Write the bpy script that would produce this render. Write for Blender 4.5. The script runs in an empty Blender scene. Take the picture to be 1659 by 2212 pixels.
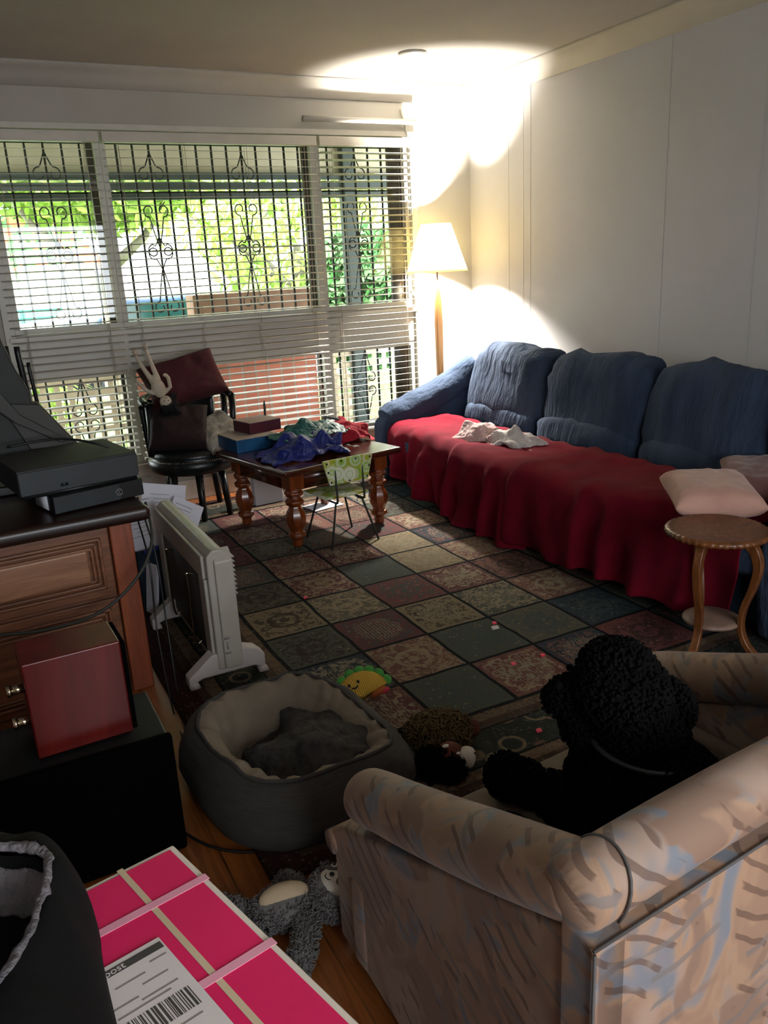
import bpy, math, random
from mathutils import Vector, Matrix, Quaternion, noise
random.seed(7)
R = math.radians
S = bpy.context.scene
COL = S.collection
# ------------------------------------------------------------------ camera
cd = bpy.data.cameras.new('camera'); cam = bpy.data.objects.new('camera', cd); COL.objects.link(cam)
pitch, roll, yaw = 0.294753406, -0.0526005918, 0.465270953
cy, sy = math.cos(yaw), math.sin(yaw)
fw = Vector((sy*math.cos(pitch), cy*math.cos(pitch), -math.sin(pitch)))
ri = Vector((cy, -sy, 0)); up = ri.cross(fw)
r2 = ri*math.cos(roll)+up*math.sin(roll); u2 = -ri*math.sin(roll)+up*math.cos(roll)
mw = Matrix((( r2.x, u2.x, -fw.x, 0), (r2.y, u2.y, -fw.y, 0), (r2.z, u2.z, -fw.z, 1.5), (0, 0, 0, 1)))
cam.matrix_world = mw
cd.sensor_fit = 'VERTICAL'; cd.sensor_height = 36; cd.lens = 1757.85*36/2212
cd.clip_start = 0.02; cd.clip_end = 300
S.camera = cam
# ------------------------------------------------------------------ world, sun, exposure
SKY, SUN, EXPO, LAMP = 12.0, 22.0, 0.12, 1000.0
w = bpy.data.worlds.new('world'); S.world = w; w.use_nodes = True
bg = w.node_tree.nodes['Background']; bg.inputs[0].default_value = (0.90, 0.95, 1.0, 1); bg.inputs[1].default_value = SKY
sl = bpy.data.lights.new('sun', 'SUN'); sl.energy = SUN; sl.angle = R(2); sl.color = (1, .95, .86)
so = bpy.data.objects.new('sun', sl); COL.objects.link(so); so.rotation_euler = (R(38), 0, R(-28)); so.location = (0, -5, 9)
vs = S.view_settings; vs.view_transform = 'Standard'; vs.look = 'None'; vs.gamma = 1; vs.use_curve_mapping = False; vs.exposure = EXPO
try:
    S.cycles.use_denoising = True; S.cycles.max_bounces = 9; S.cycles.diffuse_bounces = 5; S.cycles.transparent_max_bounces = 24
    S.cycles.sample_clamp_indirect = 6
except Exception: pass
WY, WX, ZC = 5.52, 3.64, 2.70          # window wall, right wall, ceiling
x0_ = -1.6
def portal(n, loc, rot, sx, sy_):
    l = bpy.data.lights.new(n, 'AREA'); l.shape = 'RECTANGLE'; l.size = sx; l.size_y = sy_
    o = bpy.data.objects.new(n, l); COL.objects.link(o); o.location = loc; o.rotation_euler = rot
    l.cycles.is_portal = True
portal('window_portal', (1.72, WY+.06, 1.34), (R(-90), 0, 0), 2.9, 2.1)
portal('rear_portal', (1.0, -1.78, 1.6), (R(90), 0, 0), 2.4, 1.3)

# ------------------------------------------------------------------ materials
def lin(h):
    h = h.lstrip('#'); c = [int(h[i:i+2], 16)/255 for i in (0, 2, 4)]
    return tuple(x/12.92 if x <= .04045 else ((x+.055)/1.055)**2.4 for x in c)+(1,)
class N:
    def __init__(s, name):
        s.m = bpy.data.materials.new(name); s.m.use_nodes = True; s.t = s.m.node_tree; s.n = s.t.nodes; s.l = s.t.links
        s.b = s.n['Principled BSDF']; s.out = s.n['Material Output']
    def node(s, typ, ins=None, **kw):
        n = s.n.new(typ)
        for k, v in kw.items(): setattr(n, k, v)
        for k, v in (ins or {}).items(): s.put(n.inputs[k], v)
        return n
    def put(s, sock, v):
        if hasattr(v, 'node') or hasattr(v, 'is_output'): s.l.new(v, sock)
        elif isinstance(v, bpy.types.Node): s.l.new(v.outputs[0], sock)
        else: sock.default_value = v
    def math(s, op, a, b=0.0, c=None):
        n = s.n.new('ShaderNodeMath'); n.operation = op; s.put(n.inputs[0], a); s.put(n.inputs[1], b)
        if c is not None: s.put(n.inputs[2], c)
        return n.outputs[0]
    def mix(s, f, a, b, mode='MIX'):
        n = s.n.new('ShaderNodeMix'); n.data_type = 'RGBA'; n.blend_type = mode
        s.put(n.inputs[0], f); s.put(n.inputs[6], a); s.put(n.inputs[7], b); return n.outputs[2]
    def ramp(s, f, stops, const=False):
        n = s.n.new('ShaderNodeValToRGB'); r = n.color_ramp; r.interpolation = 'CONSTANT' if const else 'LINEAR'
        while len(r.elements) < len(stops): r.elements.new(0.5)
        for e, (p, c) in zip(r.elements, stops): e.position = p; e.color = lin(c) if isinstance(c, str) else (c, c, c, 1)
        s.put(n.inputs[0], f); return n.outputs[0]
    def coord(s, scale=(1, 1, 1), rot=(0, 0, 0), kind='Object'):
        t = s.n.new('ShaderNodeTexCoord'); mp = s.n.new('ShaderNodeMapping'); s.l.new(t.outputs[kind], mp.inputs[0])
        mp.inputs[3].default_value = scale; mp.inputs[2].default_value = rot; return mp.outputs[0]
    def noise(s, v, scale, detail=4, dist=0, rough=.55):
        n = s.node('ShaderNodeTexNoise'); s.put(n.inputs['Vector'], v); n.inputs['Scale'].default_value = scale
        n.inputs['Detail'].default_value = detail; n.inputs['Distortion'].default_value = dist; n.inputs['Roughness'].default_value = rough
        return n
    def bump(s, h, strength=.3, dist=.01):
        n = s.node('ShaderNodeBump'); n.inputs['Strength'].default_value = strength; n.inputs['Distance'].default_value = dist
        s.put(n.inputs['Height'], h); s.l.new(n.outputs[0], s.b.inputs['Normal'])
    def fin(s, col=None, rough=.6, metal=0, spec=.5, sheen=0):
        if col is not None: s.put(s.b.inputs['Base Color'], col)
        s.put(s.b.inputs['Roughness'], rough); s.b.inputs['Metallic'].default_value = metal
        s.b.inputs['Specular IOR Level'].default_value = spec
        if sheen: s.b.inputs['Sheen Weight'].default_value = sheen; s.b.inputs['Sheen Roughness'].default_value = .5
        return s.m
def M(name, c, c2=None, rough=.6, vs_=6, bump=0, bs=80, metal=0, spec=.4, sheen=0, bd=.004, stretch=(1, 1, 1), detail=5):
    a = N(name); co = a.coord(stretch); c = lin(c); c2 = lin(c2) if c2 else tuple(x*.75 for x in c[:3])+(1,)
    nz = a.noise(co, vs_, detail); f = a.ramp(nz.outputs[0], [(.35, 0.0), (.65, 1.0)])
    if bump: a.bump(a.noise(co, bs, 4).outputs[0], bump, bd)
    return a.fin(a.mix(f, c, c2), rough, metal, spec, sheen)
def wood(name, c1, c2, c3, axis='z', rough=.4, scale=1, coat=0):
    a = N(name); st = {'x': (1.2, 14, 14), 'y': (14, 1.2, 14), 'z': (14, 14, 1.2)}[axis]
    co = a.coord(tuple(v*scale for v in st)); nz = a.noise(co, 2.2, 7, 1.2, .62)
    col = a.ramp(nz.outputs[0], [(.3, c1), (.52, c2), (.72, c3)]); a.bump(nz.outputs[0], .12, .003)
    if coat: a.b.inputs['Coat Weight'].default_value = coat; a.b.inputs['Coat Roughness'].default_value = .15
    return a.fin(col, rough)
mt = {}
mt['ceil'] = M('ceiling_paint', '#a39e94', '#9d988e', rough=.9, bump=.1, bs=60, vs_=1.5)
mt['wall'] = M('wall_paint', '#a9a6a3', '#a39f9c', rough=.8, vs_=1.2, bump=.05)
mt['wallw'] = M('window_wall_paint', '#a8a398', '#a09b90', rough=.75, vs_=1.2, bump=.05)
mt['white'] = M('white_gloss_paint', '#bdb8ac', '#b4afa2', rough=.4)
mt['blind'] = M('blind_aluminium', '#b9b3a5', '#b0aa9c', rough=.45)
mt['cord'] = M('blind_cord', '#a89f90', rough=.8)
mt['dkframe'] = M('brown_window_frame', '#4a4034', '#3b332a', rough=.6)
mt['iron'] = M('black_iron', '#1b1d1b', '#262825', rough=.55)
mt['black'] = M('black_plastic', '#121314', '#0d0e0f', rough=.42)
mt['black2'] = M('charcoal_plastic', '#23282b', '#1d2124', rough=.5, bump=.1, bs=400)
mt['tvp'] = M('dusty_television_casing', '#191a1b', '#232422', rough=.65, bump=.1, bs=200, vs_=3)
mt['tvl'] = M('grey_television_screen_casing', '#35352f', '#2b2b27', rough=.6, vs_=4)
mt['darkfab'] = M('black_speaker_cloth', '#030303', '#040404', rough=1, spec=.03, bump=.3, bs=600)
mt['subtop'] = M('black_speaker_top', '#0d1010', '#0a0c0c', rough=.6, spec=.25)
mt['red_lac'] = wood('red_cherry_veneer', '#420d0b', '#54120f', '#661a15', 'z', .28, .35)
mt['leather'] = M('black_leather', '#0d1010', '#141718', rough=.32, bump=.25, bs=90)
mt['blacklac'] = M('black_lacquered_wood', '#0c0b0b', '#151210', rough=.35)
mt['darkwood'] = wood('dark_walnut_wood', '#160d0a', '#22120c', '#2e1a11', 'x', .35)
mt['pine'] = wood('red_pine_cabinet_wood', '#4a2a1a', '#6a3f26', '#7c4e32', 'x', .45)
mt['panel'] = wood('pale_pine_panel', '#6a4630', '#835a40', '#94694c', 'x', .4)
mt['pinev'] = wood('orange_pine_post_wood', '#5c2a16', '#7a3a1e', '#8c4a28', 'z', .45)
mt['table'] = wood('stained_table_wood', '#2a0f07', '#3f190b', '#52230f', 'x', .22, .7, .4)
mt['tleg'] = wood('stained_turned_leg_wood', '#4a1e0a', '#6c300f', '#83431a', 'z', .28, .6, .4)
mt['lampw'] = wood('honey_lamp_wood', '#a06e35', '#b98448', '#cb9a5c', 'z', .4, .8)
mt['carved'] = wood('carved_table_wood', '#45250f', '#613818', '#774926', 'z', .35, 1)
mt['blue'] = M('blue_suede', '#333e50', '#273243', rough=.95, vs_=4, bump=.7, bs=11, bd=.03, spec=.15, stretch=(1, 2.2, .6))
mt['bluebase'] = M('navy_suede_base', '#1b2a38', '#15222e', rough=.9, bump=.3, bs=60)
mt['red'] = M('crimson_fleece', '#640a1c', '#540817', rough=1, vs_=5, bump=.35, bs=180, spec=.1)
mt['redt'] = M('red_towel', '#9b1526', '#7f0f1e', rough=1, bump=.7, bs=260)
mt['maroon'] = M('maroon_velvet', '#3e0611', '#32050d', rough=.9, bump=.3, bs=200)
mt['maroond'] = M('dark_maroon_cloth', '#1c0608', '#160406', rough=.9, bump=.3, bs=200)
mt['silver'] = M('silvery_satin', '#a69d90', '#6b645c', rough=.3, vs_=5, stretch=(4, 4, 1), bump=.25, bs=12, sheen=0, detail=2)
mt['pink'] = M('salmon_velvet', '#b38a7a', '#a37a6c', rough=.8, bump=.2, sheen=.2)
mt['brownp'] = M('brown_velour', '#694440', '#583733', rough=.85, bump=.3, sheen=.2)
mt['whitet'] = M('off_white_towelling', '#bdb6b0', '#aaa29c', rough=1, bump=.8, bs=220)
mt['pinkt'] = M('pale_pink_towelling', '#b99e99', '#a58b86', rough=1, bump=.8, bs=220)
mt['teal'] = M('teal_nylon', '#0e5350', '#0a4644', rough=.5, bump=.25, bs=40)
mt['navyj'] = M('royal_blue_nylon', '#16256f', '#0f1b58', rough=.55, bump=.3, bs=40)
mt['paper'] = M('white_paper', '#c4c3cc', '#bdbcc4', rough=.7)
mt['wcard'] = M('white_cardboard', '#b9bac2', '#b1b2ba', rough=.6)
mt['bluebox'] = M('blue_box_card', '#15507a', '#123f66', rough=.4, vs_=14)
mt['boxlid'] = M('pale_box_lid', '#9d8f86', '#94867d', rough=.5)
mt['winebox'] = M('wine_box_card', '#511b2b', '#451524', rough=.45)
mt['heater'] = M('cream_heater_metal', '#a29c92', '#989287', rough=.4, bump=.05)
mt['heaterd'] = M('dark_heater_panel', '#28221f', '#201b19', rough=.55)
mt['foot'] = M('white_heater_foot', '#b3aaa6', '#a79f9a', rough=.45)
mt['chrome'] = M('bright_metal', '#c9b9a0', '#a89a84', rough=.2, metal=1)
mt['bedout'] = M('grey_corduroy', '#3b3835', '#302e2b', rough=.95, stretch=(1, 1, 18), vs_=20, bump=.5, bs=60)
mt['bedin'] = M('taupe_suede', '#7a6e5e', '#6b6052', rough=.9, bump=.3, bs=40)
mt['blanket'] = M('charcoal_plush', '#45423f', '#302e2c', rough=1, vs_=30, bump=1, bs=160, bd=.01)
mt['fur'] = M('black_fur', '#050505', '#090808', rough=1, spec=.1, vs_=30)
mt['collar'] = M('grey_collar', '#26292d', rough=.4)
mt['gfur'] = M('grey_plush', '#7a7775', '#646160', rough=1, vs_=40, bump=.8, bs=200)
mt['cream'] = M('cream_felt', '#c6b294', '#b8a488', rough=.95)
mt['whitef'] = M('white_felt', '#d6cfc3', rough=.95)
mt['mask'] = M('grey_felt', '#5d5955', rough=.95)
mt['yel'] = N('yellow_corduroy')
_a = mt['yel']; _w = _a.node('ShaderNodeTexWave'); _a.put(_w.inputs['Vector'], _a.coord()); _w.inputs['Scale'].default_value = 45
_a.bump(_w.outputs[1], .8, .003); mt['yel'] = _a.fin(_a.mix(_w.outputs[1], lin('#c09428'), lin('#dcb248')), .9)
mt['green'] = M('green_felt', '#4f9a44', '#43883a', rough=.9)
mt['orange'] = M('orange_felt', '#b5602c', rough=.9)
mt['hotpink'] = M('hot_pink_plastic', '#d8405a', '#c8304a', rough=.6)
mt['brownf'] = M('brown_plush', '#65382a', '#522c21', rough=1, bump=.6, bs=220)
mt['shag'] = M('shaggy_tan_plush', '#6e5c3a', '#4c3c20', rough=1, vs_=60)
mt['doll'] = M('pale_doll_cloth', '#b3a592', '#a89a88', rough=.8)
mt['hair'] = M('black_doll_hair', '#0a0707', rough=.8)
mt['jacket'] = M('black_softshell', '#060607', '#0a0a0b', rough=.95, spec=.15, bump=.2, bs=300)
mt['fleece'] = M('grey_fleece', '#6a6466', '#3e3f45', rough=1, vs_=14, bump=1, bs=90, bd=.01)
mt['pinkbox'] = M('hot_pink_satchel', '#df2560', '#d4215a', rough=.35, vs_=3)
mt['boxw'] = M('white_satchel_edge', '#dcd2c4', '#d2c8b9', rough=.5)
mt['tape'] = M('pale_pink_tape', '#e8a3b6', '#e098ac', rough=.3)
mt['tapec'] = M('cream_tape', '#d2bda0', '#c6b193', rough=.35)
mt['label'] = M('paper_label', '#d8cfcb', '#d0c7c3', rough=.5)
mt['ink'] = M('grey_ink', '#4a4644', rough=.6)
mt['ink2'] = M('light_grey_ink', '#8d8683', rough=.6)
mt['brick'] = None
mt['bulb'] = N('glowing_bulb'); _a = mt['bulb']
_e = _a.node('ShaderNodeEmission'); _e.inputs[0].default_value = (1, .86, .62, 1); _e.inputs[1].default_value = 40
_a.l.new(_e.outputs[0], _a.out.inputs[0]); mt['bulb'] = _a.m
def shade_mat():
    a = N('cream_lamp_shade_fabric'); d = a.node('ShaderNodeBsdfDiffuse'); t = a.node('ShaderNodeBsdfTranslucent')
    d.inputs[0].default_value = lin('#f3ecd0'); t.inputs[0].default_value = lin('#fdf3cc')
    m = a.node('ShaderNodeMixShader'); m.inputs[0].default_value = .8
    a.l.new(d.outputs[0], m.inputs[1]); a.l.new(t.outputs[0], m.inputs[2]); a.l.new(m.outputs[0], a.out.inputs[0]); return a.m
mt['shade'] = shade_mat()
def glass_mat():
    a = N('window_glass'); t = a.node('ShaderNodeBsdfTransparent'); g = a.node('ShaderNodeBsdfGlossy'); g.inputs['Roughness'].default_value = .02
    t.inputs[0].default_value = (.96, .98, .96, 1); m = a.node('ShaderNodeMixShader'); m.inputs[0].default_value = .04
    a.l.new(t.outputs[0], m.inputs[1]); a.l.new(g.outputs[0], m.inputs[2]); a.l.new(m.outputs[0], a.out.inputs[0]); return a.m
mt['glass'] = glass_mat()
def floor_mat():
    a = N('polished_pine_floorboards'); co = a.coord((1, 1, 1), (0, 0, R(90)))
    b = a.node('ShaderNodeTexBrick'); a.put(b.inputs['Vector'], co)
    b.inputs['Color1'].default_value = lin('#7c431a'); b.inputs['Color2'].default_value = lin('#5c2c10'); b.inputs['Mortar'].default_value = lin('#1a0c06')
    b.inputs['Scale'].default_value = 1; b.inputs['Mortar Size'].default_value = .0025; b.inputs['Brick Width'].default_value = 2.3
    b.inputs['Row Height'].default_value = .13; b.offset = .37; b.inputs['Bias'].default_value = .1
    g = a.noise(a.coord((16, 1.0, 16)), 2, 7, 1.4, .6)
    k = a.noise(a.coord(), 3.4, 1)
    col = a.mix(a.ramp(g.outputs[0], [(.35, 0.0), (.7, .55)]), b.outputs[0], lin('#a8662c'))
    v = a.node('ShaderNodeTexVoronoi'); a.put(v.inputs['Vector'], a.coord((4, 2.2, 4))); v.inputs['Scale'].default_value = 1
    col = a.mix(a.ramp(v.outputs[0], [(.02, .9), (.05, 0.0)]), col, lin('#2a0f06'))
    a.bump(b.outputs[1], .2, .002)
    a.b.inputs['Coat Weight'].default_value = .3; a.b.inputs['Coat Roughness'].default_value = .2
    return a.fin(col, .38)
mt['floor'] = floor_mat()
def rug_mat():
    a = N('garden_panel_rug_pile'); P = .3045; Q = .3135
    t = a.node('ShaderNodeTexCoord'); sp = a.node('ShaderNodeSeparateXYZ'); a.l.new(t.outputs['Object'], sp.inputs[0])
    wob = a.noise(t.outputs['Object'], 5, 2); ws = a.math('MULTIPLY', a.math('SUBTRACT', wob.outputs[0], .5), .02)
    x = a.math('ADD', sp.outputs[0], ws); y = a.math('ADD', sp.outputs[1], ws)
    X = a.math('DIVIDE', a.math('SUBTRACT', x, .921), P); Y = a.math('DIVIDE', a.math('SUBTRACT', y, 2.075), Q)
    ix = a.math('FLOOR', X); iy = a.math('FLOOR', Y)
    fx = a.math('ABSOLUTE', a.math('SUBTRACT', a.math('SUBTRACT', X, ix), .5)); fy = a.math('ABSOLUTE', a.math('SUBTRACT', a.math('SUBTRACT', Y, iy), .5))
    m = a.math('MAXIMUM', fx, fy)
    cv = a.node('ShaderNodeCombineXYZ', {0: ix, 1: iy})
    def rnd(z):
        c = a.node('ShaderNodeCombineXYZ', {0: ix, 1: iy, 2: z}); n = a.node('ShaderNodeTexWhiteNoise'); n.noise_dimensions = '3D'; a.l.new(c.outputs[0], n.inputs[0]); return n.outputs[0]
    r1, r2_, r3 = rnd(3.3), rnd(7.7), rnd(11.1)
    ground = a.ramp(r1, [(0, '#4e5146'), (.16, '#5e2f2e'), (.32, '#7d6e50'), (.47, '#2c3942'), (.6, '#6d4638'), (.74, '#5b5646'), (.87, '#6a332e')], True)
    acc = a.ramp(r2_, [(0, '#93805f'), (.2, '#3a2a24'), (.42, '#7a4a3a'), (.6, '#97896b'), (.8, '#43504c')], True)
    det = a.noise(t.outputs['Object'], 26, 5, 1.6, .65)
    vo = a.node('ShaderNodeTexVoronoi'); a.l.new(t.outputs['Object'], vo.inputs['Vector']); vo.inputs['Scale'].default_value = 42
    vo2 = a.node('ShaderNodeTexVoronoi'); a.l.new(t.outputs['Object'], vo2.inputs['Vector']); vo2.inputs['Scale'].default_value = 58
    col = a.mix(a.math('MULTIPLY', a.ramp(det.outputs[0], [(.49, 0.0), (.53, 1.0)], False), .8), ground, acc)
    col = a.mix(a.math('MULTIPLY', a.ramp(vo.outputs[0], [(.22, 1.0), (.3, 0.0)]), .5), col, a.ramp(vo.outputs[1], [(0, '#8d7c5c'), (.35, '#5a2c2a'), (.6, '#2d3c44'), (.8, '#8c7460')], True))
    # medallion in each square: distorted radial distance
    d = a.math('SQRT', a.math('ADD', a.math('POWER', fx, 2), a.math('POWER', fy, 2)))
    d = a.math('ADD', d, a.math('MULTIPLY', a.math('SUBTRACT', a.noise(t.outputs['Object'], 12, 2).outputs[0], .5), .16))
    ring = a.ramp(d, [(0, 1.0), (.07, 1.0), (.08, 0.0), (.17, 0.0), (.18, 1.0), (.23, 1.0), (.24, 0.0)])
    ringon = a.math('MULTIPLY', ring, a.math('GREATER_THAN', r3, .45))
    col = a.mix(a.math('MULTIPLY', ringon, .75), col, acc)
    # leaf wave in other squares
    wv = a.node('ShaderNodeTexWave'); a.l.new(t.outputs['Object'], wv.inputs['Vector']); wv.inputs['Scale'].default_value = 22; wv.inputs['Distortion'].default_value = 5; wv.inputs['Detail Scale'].default_value = 2.2
    lf = a.math('MULTIPLY', a.math('GREATER_THAN', wv.outputs[1], .6), a.math('MULTIPLY', a.math('LESS_THAN', r3, .45), a.math('LESS_THAN', d, .33)))
    col = a.mix(a.math('MULTIPLY', lf, .6), col, lin('#8a8168'))
    inset = a.math('MULTIPLY', a.math('GREATER_THAN', m, .415), a.math('GREATER_THAN', r2_, .3))
    col = a.mix(a.math('MULTIPLY', inset, .75), col, ground)
    line = a.math('GREATER_THAN', m, .475)
    col = a.mix(line, col, lin('#14181a'))
    # border: distance outside the field (field x .921-2.75, y 2.075-4.9)
    dx = a.math('MAXIMUM', a.math('SUBTRACT', .921, x), a.math('SUBTRACT', x, 2.75))
    dy = a.math('MAXIMUM', a.math('SUBTRACT', 2.075, y), a.math('SUBTRACT', y, 4.9))
    dd = a.math('MAXIMUM', dx, dy); inb = a.math('GREATER_THAN', dd, 0)
    stripe = a.ramp(a.math('MULTIPLY', dd, 2.2), [(0, '#16191a'), (.02, '#6a543c'), (.12, '#4d3a2c'), (.2, '#17191a'), (.215, '#303530'), (.58, '#17191a'), (.6, '#70593f'), (.7, '#4a3626'), (.78, '#3a1516'), (.98, '#2a1010')], True)
    fl = a.node('ShaderNodeTexVoronoi'); a.l.new(t.outputs['Object'], fl.inputs['Vector']); fl.inputs['Scale'].default_value = 8.5
    flm = a.ramp(fl.outputs[0], [(.0, 1.0), (.1, 1.0), (.13, .0), (.3, 0.0), (.33, 1.0), (.4, 1.0), (.43, 0.0)])
    midz = a.math('MULTIPLY', a.math('GREATER_THAN', dd, .1), a.math('LESS_THAN', dd, .262))
    bcol = a.mix(a.math('MULTIPLY', a.math('MULTIPLY', flm, midz), .8), stripe, a.ramp(fl.outputs[1], [(0, '#8a5a48'), (.5, '#857452'), (.8, '#6e3430')], True))
    bcol = a.mix(a.math('MULTIPLY', a.ramp(vo2.outputs[0], [(.2, 1.0), (.3, 0.0)]), .45), bcol, lin('#7d6b50'))
    bcol = a.mix(a.math('MULTIPLY', a.ramp(det.outputs[0], [(.5, 0.0), (.56, 1.0)]), .4), bcol, lin('#1d1a18'))
    col = a.mix(inb, col, bcol)
    fz = a.noise(t.outputs['Object'], 300, 2)
    col = a.mix(.25, col, a.mix(fz.outputs[0], (0, 0, 0, 1), (.35, .33, .3, 1)), 'OVERLAY')
    hs = a.node('ShaderNodeHueSaturation'); hs.inputs['Saturation'].default_value = .82; hs.inputs['Value'].default_value = .82; a.put(hs.inputs['Color'], col); col = hs.outputs[0]
    a.bump(fz.outputs[0], .6, .003)
    return a.fin(col, 1, 0, .1)
mt['rug'] = rug_mat()
def chair_mat():
    a = N('peach_patterned_upholstery'); co = a.coord((1, 1, 1)); co2 = a.coord((1.6, 1.6, 1), (.3, .5, .6))
    n1 = a.noise(co2, 5.5, 2, 1.2); n2 = a.noise(co, 7, 2, .6); n3 = a.noise(a.coord((2, 2, .8), (.5, .2, .9)), 8, 1, .4)
    col = a.ramp(n1.outputs[0], [(.0, '#86705f'), (.42, '#8d7463'), (.49, '#9a7f6a'), (.55, '#857a74'), (.60, '#74747a'), (.66, '#6d737a'), (.72, '#8c7668'), (1, '#947a68')])
    col = a.mix(a.ramp(n2.outputs[0], [(.5, 0.0), (.54, 1.0)]), col, lin('#80695b'))
    n4 = a.noise(a.coord((1, 1, 1), (1, 2, 3)), 4.5, 2, .8); col = a.mix(a.ramp(n4.outputs[0], [(.52, 0.0), (.60, .8)]), col, lin('#9a8578'))
    for k_, (sc_, di, th_, c_) in enumerate(((11, 3, .80, '#5a463c'), (8, 4, .86, '#6d6765'))):
        wv = a.node('ShaderNodeTexWave'); a.put(wv.inputs['Vector'], a.coord((1, 1, .8), (.4+k_, .9, .7+k_))); wv.inputs['Scale'].default_value = sc_; wv.inputs['Distortion'].default_value = di; wv.inputs['Detail'].default_value = 1.5; wv.inputs['Detail Scale'].default_value = 1.0
        n5 = a.noise(a.coord((1, 1, 1), (k_*2, .2, .9)), 7, 2, .8)
        st = a.math('MULTIPLY', a.ramp(wv.outputs[1], [(th_, 0.0), (th_+.06, 1.0)]), a.ramp(n5.outputs[0], [(.55, 0.0), (.58, 1.0)]))
        col = a.mix(a.math('MULTIPLY', st, .75), col, lin(c_))
    hs = a.node('ShaderNodeHueSaturation'); hs.inputs['Saturation'].default_value = 1.1; hs.inputs['Value'].default_value = .92; a.put(hs.inputs['Color'], col); col = hs.outputs[0]
    f = a.noise(co, 60, 2); a.bump(f.outputs[0], .15, .002)
    return a.fin(col, .7, 0, .3, .1)
mt['chair'] = chair_mat()
mt['seat'] = M('taupe_seat_fabric', '#6c5d50', '#5d5045', rough=.9, vs_=9, bump=.2, bs=90)
def kid_mat():
    a = N('retro_circle_vinyl'); v = a.node('ShaderNodeTexVoronoi'); a.put(v.inputs['Vector'], a.coord()); v.inputs['Scale'].default_value = 13; v.inputs['Randomness'].default_value = .7
    c = a.ramp(v.outputs[0], [(0, '#c8cdb4'), (.25, '#8fae3e'), (.33, '#cdd2bb'), (.5, '#a59a1c'), (.64, '#7f9f3c')], True)
    c2 = a.ramp(v.outputs[1], [(0, '#a39a1e'), (.3, '#cfd3bf'), (.55, '#84a545'), (.8, '#b9c79a')], True)
    return a.fin(a.mix(.5, c, c2), .3)
mt['kid'] = kid_mat()
def brick_mat():
    a = N('terracotta_brick'); b = a.node('ShaderNodeTexBrick'); a.put(b.inputs['Vector'], a.coord((1, 1, 1), (R(90), 0, 0)))
    b.inputs['Color1'].default_value = lin('#a8604a'); b.inputs['Color2'].default_value = lin('#8f5240'); b.inputs['Mortar'].default_value = lin('#7c8078')
    b.inputs['Scale'].default_value = 1; b.inputs['Brick Width'].default_value = .12; b.inputs['Row Height'].default_value = .8; b.inputs['Mortar Size'].default_value = .006
    n = a.noise(a.coord(), 9, 4)
    return a.fin(a.mix(a.math('MULTIPLY', n.outputs[0], .4), b.outputs[0], lin('#6a3a2c')), .9)
mt['brick'] = brick_mat()
mt['cap'] = M('brown_timber', '#7d5d46', '#6a4c38', rough=.8, vs_=8)
mt['lat'] = M('cream_lattice', '#b5a48c', '#a89780', rough=.8)
mt['postg'] = M('dark_green_paint', '#2c3630', '#242d28', rough=.6)
mt['soffit'] = M('beige_soffit', '#a89f8a', '#a0977f', rough=.8)
mt['grass'] = M('lawn_grass', '#7f9a52', '#5f7d38', rough=1, vs_=4)
mt['road'] = M('pale_concrete', '#a9a9a6', '#9c9c99', rough=.9)
mt['leafA'] = M('lime_leaves', '#a9c25e', '#86a548', rough=.8, vs_=6)
mt['leafB'] = M('deep_leaves', '#5a8a50', '#3f6d3a', rough=.8, vs_=6)
mt['bark'] = M('grey_bark', '#7a7366', '#5c564b', rough=.95, bump=.5, bs=30)
mt['tealf'] = M('teal_fence_paint', '#2c8f86', '#26837b', rough=.7)
mt['carp'] = M('blue_car_paint', '#34476a', '#2c3e60', rough=.25)
mt['carp2'] = M('white_car_paint', '#c9ccd2', rough=.25)
mt['carg'] = M('car_glass', '#1c3a3a', rough=.1)
mt['tyre'] = M('tyre_rubber', '#222426', rough=.8)
mt['roofo'] = M('orange_roof_tile', '#c0583a', '#a84a30', rough=.8)
mt['dkbrick'] = M('dark_brown_brick', '#3a2c26', '#2c211d', rough=.9, vs_=12)

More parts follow.
